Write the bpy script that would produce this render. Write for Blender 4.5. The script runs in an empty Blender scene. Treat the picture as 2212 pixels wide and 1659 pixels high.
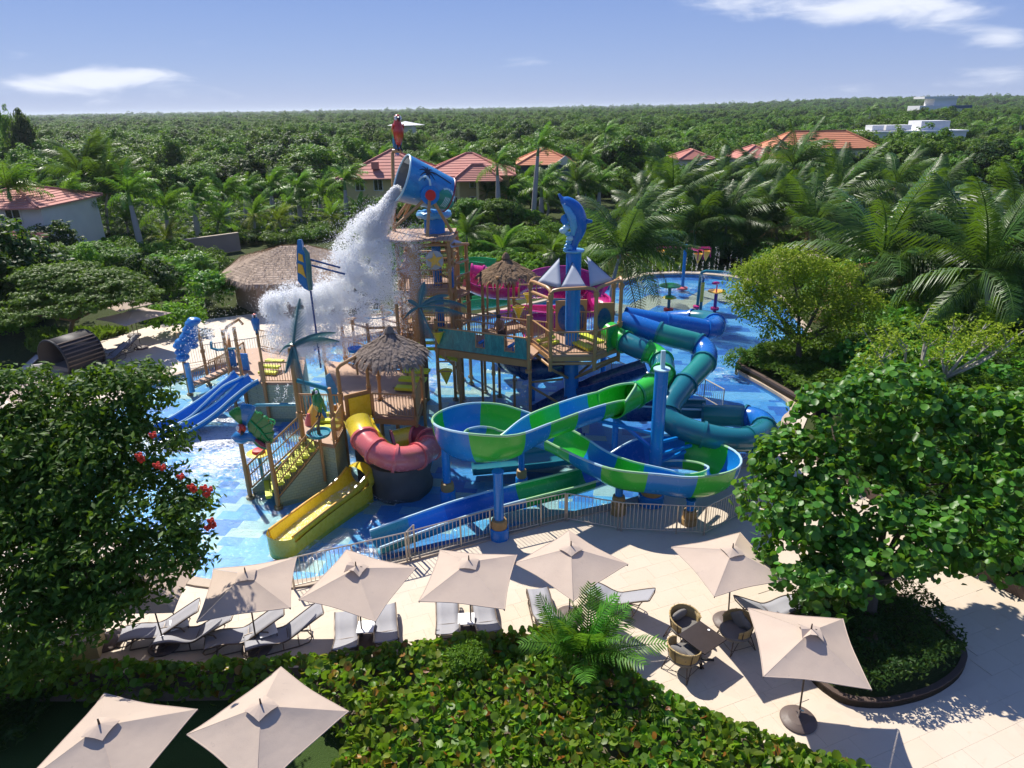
import bpy, bmesh, math, random
import numpy as np
from math import sin, cos, pi, radians, sqrt, atan2, hypot
from mathutils import Vector, Matrix, Euler, Quaternion, noise as mnoise
from mathutils.geometry import tessellate_polygon

random.seed(7); rng = np.random.default_rng(7)
SC = bpy.context.scene
COL = SC.collection

# ------------------------------------------------------------------ camera
CAM_H, PITCH, ROLL, FOC = 13.5, radians(22.0), radians(0.9), 1474.0
PCX, PCY = 1106.0, 829.5                     # photo measured on a 2212 x 1659 grid
_f = Vector((0, cos(PITCH), -sin(PITCH)))
_u0 = Vector((0, sin(PITCH), cos(PITCH)))
_r = Vector((1, 0, 0)) * cos(ROLL) - _u0 * sin(ROLL)
_u = Vector((1, 0, 0)) * sin(ROLL) + _u0 * cos(ROLL)
CAMPOS = Vector((0, 0, CAM_H))
cam_d = bpy.data.cameras.new('camera'); cam = bpy.data.objects.new('camera', cam_d); COL.objects.link(cam)
cam_d.sensor_width = 36.0; cam_d.lens = 36.0 * FOC / 2212.0
cam_d.clip_start = 0.1; cam_d.clip_end = 20000
cam.matrix_world = Matrix(((_r.x, _u.x, -_f.x, 0), (_r.y, _u.y, -_f.y, 0), (_r.z, _u.z, -_f.z, CAM_H), (0, 0, 0, 1)))
SC.camera = cam

# ------------------------------------------------------------------ sky, sun, exposure
SUN_AZ, SUN_EL = radians(-35.0), radians(49.5)
SUN = Vector((sin(SUN_AZ) * cos(SUN_EL), cos(SUN_AZ) * cos(SUN_EL), sin(SUN_EL)))
SC.view_settings.view_transform = 'Standard'; SC.view_settings.look = 'None'
SC.view_settings.exposure = 0.52; SC.view_settings.gamma = 1.0; SC.view_settings.use_curve_mapping = False
sl = bpy.data.lights.new('sun', 'SUN'); sl.energy = 5.0; sl.angle = radians(0.53); sl.color = (1.0, 0.94, 0.84)
so = bpy.data.objects.new('sun', sl); COL.objects.link(so)
so.rotation_euler = SUN.to_track_quat('Z', 'Y').to_euler(); so.location = (0, 0, 60)
world = bpy.data.worlds.new('World'); SC.world = world; world.use_nodes = True
CLOUDS = ((-26.2, 2.5, 3.0, .85, .92), (-29.3, 2.2, 2.6, .7, .8), (-32.5, 1.7, 2.6, .8, .7), (-24, 1.2, 8, .8, .34), (-33, 3.6, 2.2, .5, .45), (22, 6.3, 5.5, 1.2, .82), (27, 5.7, 4.0, 1.1, .95), (31.0, 5.0, 2.6, .8, .7), (16, 7.3, 4, .9, .6), (33.0, 3.7, 1.8, .6, .72), (33.4, 1.8, 2.6, .8, .78), (1.6, 3.2, 2.9, .55, .66), (11, 1.2, 7, .6, .28), (-8, 8, 12, 2.0, .2), (26, .9, 8, .7, .32),
          (70, 10, 16, 5, .8), (-75, 12, 18, 6, .8), (130, 16, 40, 8, .8), (-140, 18, 40, 8, .8), (5, 34, 40, 9, .6))
def build_world():
    nt = world.node_tree; N = nt.nodes; L = nt.links; N.clear()
    out = N.new('ShaderNodeOutputWorld'); bg = N.new('ShaderNodeBackground'); bg.inputs[1].default_value = 0.10
    sky = N.new('ShaderNodeTexSky'); sky.sky_type = 'NISHITA'; sky.sun_disc = False
    sky.sun_elevation = SUN_EL; sky.sun_rotation = SUN_AZ; sky.altitude = 0; sky.air_density = 1.0; sky.dust_density = 0.2; sky.ozone_density = 2.6
    tc = N.new('ShaderNodeTexCoord')
    # the clear tropical blue of the day, from the horizon up, over the physical sky
    rp = N.new('ShaderNodeValToRGB'); e = rp.color_ramp.elements; e[0].position = 0.0; e[0].color = (.39, .51, .86, 1); e[1].position = 1.0; e[1].color = (.11, .20, .62, 1)
    for p_, c_ in ((.06, (.31, .435, .83, 1)), (.16, (.205, .335, .77, 1)), (.4, (.15, .28, .70, 1))): q_ = e.new(p_); q_.color = c_
    sc_ = N.new('ShaderNodeVectorMath'); sc_.operation = 'SCALE'; sc_.inputs['Scale'].default_value = 6.2
    hs = N.new('ShaderNodeMix'); hs.data_type = 'RGBA'; hs.inputs['Factor'].default_value = 0.88; L.new(sky.outputs[0], hs.inputs[6]); L.new(sc_.outputs[0], hs.inputs[7])
    # clouds: noise on the direction, gathered in banks; plus low thin haze near the horizon
    sep = N.new('ShaderNodeSeparateXYZ'); L.new(tc.outputs['Generated'], sep.inputs[0])
    def math_(op, a, b=None, c=None):
        n = N.new('ShaderNodeMath'); n.operation = op
        for i, s in enumerate((a, b, c)):
            if s is None: continue
            if isinstance(s, (int, float)): n.inputs[i].default_value = s
            else: L.new(s, n.inputs[i])
        return n.outputs[0]
    L.new(math_('MAXIMUM', sep.outputs['Z'], 0.0), rp.inputs[0]); L.new(rp.outputs[0], sc_.inputs[0])
    az = math_('ARCTAN2', sep.outputs['X'], sep.outputs['Y'])
    el = math_('ARCSINE', sep.outputs['Z'])
    cmb = N.new('ShaderNodeCombineXYZ'); L.new(math_('MULTIPLY', az, 5.0), cmb.inputs[0]); L.new(math_('MULTIPLY', el, 17.0), cmb.inputs[1])
    no = N.new('ShaderNodeTexNoise'); no.inputs['Scale'].default_value = 2.4; no.inputs['Detail'].default_value = 9; no.inputs['Roughness'].default_value = 0.55; no.inputs['Distortion'].default_value = 0.35
    L.new(cmb.outputs[0], no.inputs['Vector'])
    total = None
    # (azimuth, elevation, half width, half height, amount) of each cloud bank, degrees
    for (a, e, wa, we, k) in CLOUDS:
        da = math_('DIVIDE', math_('SUBTRACT', az, radians(a)), radians(wa)); de = math_('DIVIDE', math_('SUBTRACT', el, radians(e)), radians(we))
        r2 = math_('ADD', math_('MULTIPLY', da, da), math_('MULTIPLY', de, de))
        g = math_('MULTIPLY', math_('EXPONENT', math_('MULTIPLY', r2, -1.0)), k)
        total = g if total is None else math_('ADD', total, g)
    dens = math_('ADD', total, math_('MULTIPLY', math_('SUBTRACT', no.outputs['Fac'], 0.62), 1.9))
    mr = N.new('ShaderNodeMapRange'); mr.interpolation_type = 'SMOOTHERSTEP'
    mr.inputs['From Min'].default_value = 0.02; mr.inputs['From Max'].default_value = 1.05; mr.inputs['To Max'].default_value = 0.92
    L.new(dens, mr.inputs['Value'])
    mx = N.new('ShaderNodeMix'); mx.data_type = 'RGBA'; L.new(mr.outputs[0], mx.inputs['Factor']); L.new(hs.outputs[2], mx.inputs[6]); mx.inputs[7].default_value = (6.6, 6.9, 7.7, 1)
    L.new(mx.outputs[2], bg.inputs[0]); L.new(bg.outputs[0], out.inputs[0])
build_world()
SC.render.engine = 'CYCLES'
SC.cycles.use_denoising = True; SC.cycles.max_bounces = 8; SC.cycles.transparent_max_bounces = 16
SC.cycles.diffuse_bounces = 4; SC.cycles.glossy_bounces = 3; SC.cycles.transmission_bounces = 6; SC.cycles.volume_bounces = 1
SC.cycles.sample_clamp_indirect = 6.0; SC.cycles.caustics_reflective = False; SC.cycles.caustics_refractive = False

# ------------------------------------------------------------------ measuring helpers
def G(px, py, z=0.0):
    """world point at height z seen at photo position (px, py)"""
    d = _f * FOC + _r * (px - PCX) - _u * (py - PCY)
    return CAMPOS + d * ((z - CAM_H) / d.z)
def V(px, py, y):
    """world point at forward distance y seen at photo position (px, py)"""
    d = _f * FOC + _r * (px - PCX) - _u * (py - PCY)
    return CAMPOS + d * (y / d.y)
def V3(a): return Vector(a)

# ------------------------------------------------------------------ objects
def thing(name, label, cat, loc=(0, 0, 0), rotz=0.0, group=None):
    o = bpy.data.objects.new(name, None); COL.objects.link(o)
    o.empty_display_size = 0.2; o.location = loc; o.rotation_euler = (0, 0, rotz)
    o['label'] = label; o['category'] = cat
    if group: o['group'] = group
    return o
def tag(o, label, cat, group=None):
    o['label'] = label; o['category'] = cat
    if group: o['group'] = group
    return o
def link_mesh(name, me, parent=None, loc=(0, 0, 0), rot=(0, 0, 0), sc=1.0):
    o = bpy.data.objects.new(name, me); COL.objects.link(o)
    o.location = loc; o.rotation_euler = rot
    o.scale = (sc, sc, sc) if isinstance(sc, (int, float)) else sc
    if parent: o.parent = parent
    return o
def kids(root):
    return [c for c in bpy.data.objects if c.parent is root]
_kid_cache = {}
def dup(root, loc, rotz=0.0, label=None, group=None, sc=None):
    """a copy of a thing with copies of its parts and sub-parts"""
    if root.name not in _kid_cache:
        ks = list(root.children); _kid_cache[root.name] = [(k, list(k.children)) for k in ks]
    r = root.copy(); COL.objects.link(r); r.location = loc; r.rotation_euler = (root.rotation_euler[0], root.rotation_euler[1], rotz)
    if sc: r.scale = (sc, sc, sc)
    if label: r['label'] = label
    if group: r['group'] = group
    for k, gk in _kid_cache[root.name]:
        c = k.copy(); COL.objects.link(c); c.parent = r
        for g in gk:
            d = g.copy(); COL.objects.link(d); d.parent = c
    return r

class MB:
    """collects shapes into one mesh"""
    def __init__(s): s.v = []; s.f = []; s.m = []
    def add(s, vs, fs, mi=0):
        b = len(s.v); s.v.extend([tuple(p) for p in vs])
        for f in fs: s.f.append(tuple(i + b for i in f)); s.m.append(mi)
        return s
    def box(s, c, size, rz=0.0, mi=0, M=None):
        hx, hy, hz = size[0] / 2, size[1] / 2, size[2] / 2
        vs = [Vector((x, y, z)) for z in (-hz, hz) for (x, y) in ((-hx, -hy), (hx, -hy), (hx, hy), (-hx, hy))]
        R = M if M is not None else Matrix.Rotation(rz, 3, 'Z')
        vs = [R @ p + Vector(c) for p in vs]
        return s.add(vs, [(3, 2, 1, 0), (4, 5, 6, 7), (0, 1, 5, 4), (1, 2, 6, 5), (2, 3, 7, 6), (3, 0, 4, 7)], mi)
    def beam(s, p, q, w, h=None, mi=0, up=(0, 0, 1)):
        p, q = Vector(p), Vector(q); d = (q - p); L = d.length
        if L < 1e-6: return s
        d.normalize(); up = Vector(up)
        if abs(d.dot(up)) > 0.99: up = Vector((0, 1, 0))
        x = d.cross(up).normalized(); z = x.cross(d); M = Matrix((x, d, z)).transposed()
        return s.box((p + q) / 2, (w, L, h or w), mi=mi, M=M)
    def tube(s, pts, r, n=8, cap=True, mi=0, closed=False):
        pts = [Vector(p) for p in pts]; k = len(pts); rs = r if isinstance(r, (list, tuple)) else [r] * k
        fr = frames(pts, closed); vs = []; fs = []
        for (p, t, a, b), rr in zip(fr, rs):
            for i in range(n): th = 2 * pi * i / n; vs.append(p + a * (cos(th) * rr) + b * (sin(th) * rr))
        m = k if closed else k - 1
        for j in range(m):
            for i in range(n):
                i2 = (i + 1) % n; j2 = (j + 1) % k
                fs.append((j * n + i, j * n + i2, j2 * n + i2, j2 * n + i))
        if cap and not closed:
            fs.append(tuple(range(n - 1, -1, -1))); fs.append(tuple((k - 1) * n + i for i in range(n)))
        return s.add(vs, fs, mi)
    def cyl(s, p, q, r0, r1=None, n=12, mi=0): return s.tube([p, q], [r0, r0 if r1 is None else r1], n, True, mi)
    def lathe(s, prof, c=(0, 0, 0), n=16, mi=0, cap=True):
        c = Vector(c); vs = []; fs = []; k = len(prof)
        for r, z in prof:
            for i in range(n): th = 2 * pi * i / n; vs.append(c + Vector((r * cos(th), r * sin(th), z)))
        for j in range(k - 1):
            for i in range(n): i2 = (i + 1) % n; fs.append((j * n + i, j * n + i2, (j + 1) * n + i2, (j + 1) * n + i))
        if cap: fs.append(tuple(range(n - 1, -1, -1))); fs.append(tuple((k - 1) * n + i for i in range(n)))
        return s.add(vs, fs, mi)
    def ell(s, c, r, n=12, m=8, mi=0, M=None):
        c = Vector(c); vs = []; fs = []
        r = (r, r, r) if isinstance(r, (int, float)) else r
        for j in range(m + 1):
            ph = pi * j / m
            for i in range(n):
                th = 2 * pi * i / n; p = Vector((r[0] * sin(ph) * cos(th), r[1] * sin(ph) * sin(th), r[2] * cos(ph)))
                vs.append((M @ p if M is not None else p) + c)
        for j in range(m):
            for i in range(n): i2 = (i + 1) % n; fs.append((j * n + i, (j + 1) * n + i, (j + 1) * n + i2, j * n + i2))
        return s.add(vs, fs, mi)
    def prism(s, poly, z0, z1, mi=0):
        """poly: list of 2D points; vertical prism"""
        n = len(poly); A = sum(poly[i][0] * poly[(i + 1) % n][1] - poly[(i + 1) % n][0] * poly[i][1] for i in range(n))
        if A < 0: poly = poly[::-1]
        vs = [(p[0], p[1], z0) for p in poly] + [(p[0], p[1], z1) for p in poly]
        fs = [(i, (i + 1) % n, n + (i + 1) % n, n + i) for i in range(n)]
        tr = tessellate_polygon([[Vector((p[0], p[1], 0)) for p in poly]])
        for t in tr:
            a, b, c = [Vector((poly[i][0], poly[i][1], 0)) for i in t]
            t = tuple(t) if (b - a).cross(c - a).z > 0 else tuple(t[::-1])
            fs.append(tuple(i + n for i in t)); fs.append(t[::-1])
        return s.add(vs, fs, mi)
    def plate(s, pts, thick, mi=0):
        """a planar outline in space given a thickness (vector)"""
        pts = [Vector(p) for p in pts]; n = len(pts); th = Vector(thick)
        vs = [p - th / 2 for p in pts] + [p + th / 2 for p in pts]
        fs = [(i, (i + 1) % n, n + (i + 1) % n, n + i) for i in range(n)]
        tr = tessellate_polygon([pts])
        for t in tr: fs.append(tuple(i + n for i in t)); fs.append(tuple(t[::-1]))
        return s.add(vs, fs, mi)
    def build(s, name, mat, parent=None, smooth=False, auto=True):
        me = bpy.data.meshes.new(name); me.from_pydata(s.v, [], s.f)
        mats = mat if isinstance(mat, (list, tuple)) else [mat]
        for m in mats: me.materials.append(m)
        if len(mats) > 1: me.polygons.foreach_set('material_index', s.m)
        me.update()
        bm = bmesh.new(); bm.from_mesh(me); bmesh.ops.recalc_face_normals(bm, faces=bm.faces); bm.to_mesh(me); bm.free()
        if smooth:
            me.polygons.foreach_set('use_smooth', [True] * len(me.polygons))
            if auto: me.set_sharp_from_angle(angle=radians(42))
        return link_mesh(name, me, parent)
def frames(pts, closed=False, up=None):
    k = len(pts); out = []; prev = None
    for i in range(k):
        if closed: t = (pts[(i + 1) % k] - pts[i - 1])
        else: t = pts[min(i + 1, k - 1)] - pts[max(i - 1, 0)]
        t = t.normalized() if t.length > 1e-9 else Vector((0, 0, 1))
        if up is not None:
            a = t.cross(up).normalized(); b = a.cross(t)
        else:
            if prev is None:
                ref = Vector((0, 0, 1)) if abs(t.z) < 0.9 else Vector((1, 0, 0)); a = t.cross(ref).normalized()
            else:
                a = prev - t * prev.dot(t); a = a.normalized() if a.length > 1e-6 else t.orthogonal().normalized()
            b = a.cross(t)
        prev = a; out.append((pts[i], t, a, b))
    return out
def spline(pts, per=8):
    """Catmull-Rom through points of any dimension"""
    P = [np.array(p, float) for p in pts]; P = [2 * P[0] - P[1]] + P + [2 * P[-1] - P[-2]]; out = []
    for i in range(1, len(P) - 2):
        for k in range(per):
            t = k / per; a, b, c, d = P[i - 1:i + 3]
            out.append(0.5 * (2 * b + (c - a) * t + (2 * a - 5 * b + 4 * c - d) * t * t + (3 * b - a - 3 * c + d) * t ** 3))
    out.append(P[-2]); return out
def resample(pts, step):
    P = [np.array(p, float) for p in pts]; d = [0]
    for a, b in zip(P, P[1:]): d.append(d[-1] + np.linalg.norm((b - a)[:3]))
    n = max(2, int(round(d[-1] / step)) + 1); out = []
    for s in np.linspace(0, d[-1], n): out.append(np.array([np.interp(s, d, [p[k] for p in P]) for k in range(len(P[0]))]))
    return out
def np_mesh(name, verts, faces, mat, smooth=False):
    """fast mesh from arrays; faces (n,3) or (n,4)"""
    me = bpy.data.meshes.new(name); verts = np.asarray(verts, np.float32); faces = np.asarray(faces, np.int32); n, k = faces.shape
    me.vertices.add(len(verts)); me.vertices.foreach_set('co', verts.ravel())
    me.loops.add(n * k); me.loops.foreach_set('vertex_index', faces.ravel())
    me.polygons.add(n); me.polygons.foreach_set('loop_start', np.arange(0, n * k, k, dtype=np.int32))
    for m in (mat if isinstance(mat, (list, tuple)) else [mat]): me.materials.append(m)
    if smooth: me.polygons.foreach_set('use_smooth', np.ones(n, bool))
    me.update(calc_edges=True); me.validate(); return me
def inside(p, poly):
    x, y = p[0], p[1]; c = False; j = len(poly) - 1
    for i in range(len(poly)):
        xi, yi = poly[i][0], poly[i][1]; xj, yj = poly[j][0], poly[j][1]
        if (yi > y) != (yj > y) and x < (xj - xi) * (y - yi) / (yj - yi) + xi: c = not c
        j = i
    return c
# ------------------------------------------------------------------ materials
class NT:
    def __init__(s, name):
        s.m = bpy.data.materials.new(name); s.m.use_nodes = True; s.t = s.m.node_tree; s.t.nodes.clear()
        s.out = s.n('ShaderNodeOutputMaterial')
    def n(s, typ, **kw):
        k = s.t.nodes.new(typ)
        for a, b in kw.items(): setattr(k, a, b)
        return k
    def l(s, a, b): s.t.links.new(a, b)
    def inp(s, node, key, val):
        if isinstance(val, bpy.types.NodeSocket): s.l(val, node.inputs[key])
        else: node.inputs[key].default_value = val
    def math(s, op, a, b=None, c=None):
        k = s.n('ShaderNodeMath', operation=op)
        for i, v in enumerate((a, b, c)):
            if v is not None: s.inp(k, i, v)
        return k.outputs[0]
    def mix(s, f, a, b, blend='MIX'):
        k = s.n('ShaderNodeMix', data_type='RGBA', blend_type=blend); s.inp(k, 'Factor', f)
        s.inp(k, 6, a if isinstance(a, bpy.types.NodeSocket) else (*a[:3], 1)); s.inp(k, 7, b if isinstance(b, bpy.types.NodeSocket) else (*b[:3], 1)); return k.outputs[2]
    def ramp(s, f, stops, interp='LINEAR'):
        k = s.n('ShaderNodeValToRGB'); k.color_ramp.interpolation = interp; e = k.color_ramp.elements
        while len(e) > 1: e.remove(e[-1])
        e[0].position = stops[0][0]; e[0].color = (*stops[0][1], 1)
        for p, c in stops[1:]: q = e.new(p); q.color = (*c, 1)
        s.l(f, k.inputs[0]); return k.outputs[0]
    def noise(s, scale, detail=4, rough=0.55, vec=None, dist=0.0):
        k = s.n('ShaderNodeTexNoise'); k.inputs['Scale'].default_value = scale; k.inputs['Detail'].default_value = detail
        k.inputs['Roughness'].default_value = rough; k.inputs['Distortion'].default_value = dist
        if vec is not None: s.l(vec, k.inputs['Vector'])
        return k.outputs['Fac']
    def pos(s): return s.n('ShaderNodeNewGeometry').outputs['Position']
    def obj(s): return s.n('ShaderNodeTexCoord').outputs['Object']
    def island(s): return s.n('ShaderNodeNewGeometry').outputs['Random Per Island']
    def orand(s): return s.n('ShaderNodeObjectInfo').outputs['Random']
    def bump(s, h, strength=0.3, dist=0.02):
        k = s.n('ShaderNodeBump'); k.inputs['Strength'].default_value = strength; k.inputs['Distance'].default_value = dist; s.l(h, k.inputs['Height']); return k.outputs[0]
    def bsdf(s, col, rough=0.5, spec=0.5, metal=0.0, normal=None, coat=0.0, sheen=0.0, finish=True):
        k = s.n('ShaderNodeBsdfPrincipled'); s.inp(k, 'Base Color', col if isinstance(col, bpy.types.NodeSocket) else (*col[:3], 1))
        s.inp(k, 'Roughness', rough); s.inp(k, 'Metallic', metal); s.inp(k, 'Specular IOR Level', spec)
        if coat: k.inputs['Coat Weight'].default_value = coat; k.inputs['Coat Roughness'].default_value = 0.12
        if sheen: k.inputs['Sheen Weight'].default_value = sheen
        if normal is not None: s.l(normal, k.inputs['Normal'])
        if finish: s.l(k.outputs[0], s.out.inputs[0])
        return k.outputs[0]
def plain(name, col, rough=0.5, var=0.12, scale=3.0, bump=0.0, bscale=40.0, spec=0.5, metal=0.0, coat=0.0, wear=0.0, wearcol=(0.3, 0.28, 0.25)):
    """a surface with gentle uneven colour, roughness and optional wear"""
    t = NT(name); p = t.obj(); f = t.noise(scale, 5, 0.6, p)
    lo = tuple(c * (1 - var) for c in col); hi = tuple(min(1, c * (1 + var)) for c in col)
    c = t.mix(f, lo, hi)
    if wear:
        w = t.noise(scale * 2.3, 7, 0.7, p); w = t.math('MULTIPLY', t.math('GREATER_THAN', w, 0.62), wear); c = t.mix(w, c, wearcol)
    r = t.math('ADD', t.math('MULTIPLY', t.math('SUBTRACT', t.noise(scale * 4, 3, .6, p), 0.5), 0.25), rough)
    nm = t.bump(t.noise(bscale, 4, .6, p), bump, 0.01) if bump else None
    t.bsdf(c, r, spec, metal, nm, coat); return t.m
def foliage(name, cols, rough=0.42, trans=0.35, spec=0.35, big=0.35, tscale=0.25):
    """leaf material: every leaf its own tint, drifting tint over the crown, some light passing through"""
    t = NT(name); isl = t.island(); n = len(cols)
    c = t.ramp(isl, [(i / max(1, n - 1) * 0.98, col) for i, col in enumerate(cols)])
    drift = t.noise(tscale, 3, .6, t.pos()); c = t.mix(t.math('MULTIPLY', t.math('SUBTRACT', drift, 0.3), big), c, tuple(min(1, 1.6 * v + 0.01) for v in cols[-1]))
    orr = t.orand(); hs = t.n('ShaderNodeHueSaturation'); t.l(c, hs.inputs['Color'])
    t.l(t.math('ADD', t.math('MULTIPLY', orr, 0.5), 0.75), hs.inputs['Value']); t.l(t.math('ADD', t.math('MULTIPLY', orr, 0.03), 0.485), hs.inputs['Hue'])
    c = hs.outputs[0]
    b = t.bsdf(c, rough, spec, finish=False)
    tr = t.n('ShaderNodeBsdfTranslucent'); tc = t.mix(0.5, c, (0.30, 0.52, 0.02)); t.l(tc, tr.inputs[0])
    mx = t.n('ShaderNodeMixShader'); mx.inputs[0].default_value = trans; t.l(b, mx.inputs[1]); t.l(tr.outputs[0], mx.inputs[2]); t.l(mx.outputs[0], t.out.inputs[0])
    return t.m
M = {}
M['tan_post'] = plain('tan_post_paint', (0.42, 0.225, 0.085), 0.45, .15, 2, wear=.35, wearcol=(.18, .10, .05))
M['tan_rail'] = plain('tan_rail_paint', (0.45, 0.25, 0.10), 0.42, .15, 2, wear=.3, wearcol=(.2, .11, .05))
M['deck_brown'] = plain('brown_deck', (0.40, 0.245, 0.155), 0.6, .2, 2, .2, 30, wear=.4, wearcol=(.24, .15, .1))
M['column'] = plain('bark_column', (0.46, 0.26, 0.10), 0.6, .25, 1.2, .4, 14)
M['blue'] = plain('blue_gelcoat', (0.008, 0.19, 0.56), 0.24, .10, 1.5, spec=.45, coat=.12)
M['bluemid'] = plain('mid_blue_gelcoat', (0.008, 0.125, 0.44), 0.25, .1, 1.5, spec=.45, coat=.12)
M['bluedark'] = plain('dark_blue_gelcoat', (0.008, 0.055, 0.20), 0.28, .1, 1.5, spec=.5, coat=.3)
M['green'] = plain('green_gelcoat', (0.035, 0.45, 0.035), 0.24, .12, 1.5, spec=.45, coat=.12)
M['greend'] = plain('deep_green_gelcoat', (0.01, 0.29, 0.07), 0.25, .1, 1.5, spec=.45, coat=.12)
M['teal'] = plain('teal_gelcoat', (0.012, 0.15, 0.19), 0.22, .12, 1.2, spec=.5, coat=.3)
M['tealg'] = plain('sea_green_gelcoat', (0.02, 0.22, 0.19), 0.22, .12, 1.2, spec=.5, coat=.3)
M['rim'] = plain('pale_blue_and_sunlit_rim', (0.42, 0.62, 0.70), 0.3, .1, 2, coat=.3)  # slide rims: sun's reflection painted in as a pale tone; plain pale blue elsewhere
M['rimg'] = plain('sunlit_green_rim', (0.35, 0.62, 0.30), 0.3, .1, 2, coat=.3)  # green slide rims, paled to stand in for sun on the edges
M['yellow'] = plain('yellow_gelcoat', (0.84, 0.64, 0.04), 0.28, .12, 1.5, coat=.4)
M['lime'] = plain('lime_step', (0.55, 0.60, 0.03), 0.5, .15, 3)
M['orange'] = plain('yellow_orange', (0.75, 0.42, 0.05), 0.3, .12, 1.5, coat=.3)
M['pink'] = plain('coral_pink_gelcoat', (0.68, 0.16, 0.16), 0.25, .15, 1.2, coat=.3)
M['magenta'] = plain('magenta_gelcoat', (0.52, 0.02, 0.20), 0.25, .12, 1.2, coat=.4)
M['red'] = plain('red_paint', (0.62, 0.02, 0.02), 0.35, .1, 2)
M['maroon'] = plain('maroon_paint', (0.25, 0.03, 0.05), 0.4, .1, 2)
M['black'] = plain('black_paint', (0.012, 0.012, 0.014), 0.4, .1, 2)
M['white'] = plain('white_paint', (0.75, 0.75, 0.74), 0.4, .05, 2)
M['sail'] = plain('grey_sail_cloth', (0.42, 0.46, 0.52), 0.75, .08, 4, .15, 200)
M['metal'] = plain('steel_rail', (0.50, 0.44, 0.36), 0.35, .08, 4, metal=.6)
M['beige_rail'] = plain('beige_railing', (0.55, 0.47, 0.35), 0.4, .08, 4)
M['concrete_ring'] = plain('ochre_pipe_footing', (0.36, 0.22, 0.08), 0.6, .3, 5, .3, 30)
M['rock'] = plain('grey_rock', (0.10, 0.095, 0.09), 0.75, .5, 1.6, .8, 6)
M['bark'] = plain('bark', (0.11, 0.085, 0.06), 0.85, .35, 5, .6, 22)
M['palmbark'] = plain('grey_palm_trunk', (0.34, 0.32, 0.33), 0.8, .18, 3, .3, 18)
M['crownshaft'] = plain('green_crownshaft', (0.10, 0.20, 0.05), 0.4, .2, 3)
M['palewood'] = plain('pale_branch', (0.36, 0.33, 0.29), 0.8, .2, 4, .3, 25)
M['coconut'] = plain('coconut', (0.30, 0.16, 0.05), 0.5, .3, 6)
M['canvas'] = None
M['pole_brown'] = plain('bronze_pole', (0.055, 0.032, 0.025), 0.4, .15, 4, metal=.2)
M['base_brown'] = plain('bronze_base', (0.115, 0.085, 0.075), 0.55, .15, 4, .15, 30)
M['silver'] = plain('polished_metal', (0.7, 0.7, 0.7), 0.15, .05, 4, metal=1.0)
M['lounge'] = plain('grey_lounger_mesh', (0.29, 0.29, 0.315), 0.7, .07, 6, .25, 160)
M['lounge_frame'] = plain('bronze_lounger_frame', (0.13, 0.095, 0.07), 0.4, .15, 5, metal=.3)
M['tabletop'] = plain('white_table', (0.80, 0.80, 0.80), 0.35, .04, 5)
M['rattan'] = None
M['cushion'] = plain('grey_cushion', (0.16, 0.15, 0.14), 0.9, .12, 6, .2, 120)
M['darktable'] = plain('dark_wood_table', (0.028, 0.020, 0.020), 0.4, .25, 6, .1, 50)
M['kerb'] = plain('brown_kerb', (0.085, 0.055, 0.042), 0.75, .25, 3, .3, 30)
M['coping'] = plain('sandy_coping', (0.44, 0.35, 0.26), 0.7, .2, 2.5, .3, 30, wear=.3, wearcol=(.3, .24, .19))
M['skin'] = plain('skin', (0.30, 0.15, 0.09), 0.5, .08, 4)
M['hair'] = plain('dark_hair', (0.012, 0.009, 0.007), 0.5, .1, 8)
M['shorts'] = plain('brown_shorts', (0.10, 0.05, 0.035), 0.85, .15, 5)
M['wallcream'] = plain('cream_wall', (0.60, 0.47, 0.22), 0.8, .1, 1, .1, 20)
M['wallwhite'] = plain('white_wall', (0.62, 0.59, 0.54), 0.8, .1, 1, .1, 20)
M['wallblue'] = plain('slate_blue_wall', (0.045, 0.09, 0.17), 0.8, .12, 1, .1, 20)
M['wallbrown'] = plain('dark_plaster', (0.30, 0.22, 0.17), 0.85, .15, 1, .2, 20)
M['glassdark'] = plain('dark_window', (0.015, 0.018, 0.022), 0.1, .1, 2, spec=.8)
M['flatroof'] = plain('white_flat_roof', (0.70, 0.70, 0.70), 0.7, .08, .5)
M['tilewall'] = None
M['leafgreen'] = plain('painted_leaf_green', (0.012, 0.20, 0.045), 0.3, .25, 3, coat=.4)
M['featherblue'] = plain('painted_feather_blue', (0.012, 0.16, 0.42), 0.3, .25, 3, coat=.4)
M['featherred'] = plain('painted_feather_red', (0.55, 0.035, 0.02), 0.3, .25, 3, coat=.4)
M['featheryellow'] = plain('painted_feather_yellow', (0.65, 0.42, 0.05), 0.3, .2, 3, coat=.4)
M['wood'] = plain('weathered_wood', (0.17, 0.10, 0.05), 0.75, .3, 4, .4, 25)
M['greenrim'] = plain('bright_green_ring', (0.03, 0.42, 0.12), 0.3, .1, 3, coat=.3)
M['dishteal'] = plain('teal_dish', (0.02, 0.22, 0.30), 0.3, .1, 3, coat=.3)
M['purple'] = plain('purple_post', (0.13, 0.03, 0.33), 0.35, .1, 3, coat=.3)
M['wicker_dark'] = plain('dark_wicker', (0.022, 0.018, 0.02), 0.6, .3, 8, .6, 60)
M['fakepalm'] = plain('painted_frond', (0.05, 0.16, 0.14), 0.35, .4, 3, coat=.3)
M['sky_blue'] = plain('light_blue_paint', (0.10, 0.36, 0.62), 0.3, .12, 2, coat=.3)

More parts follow.
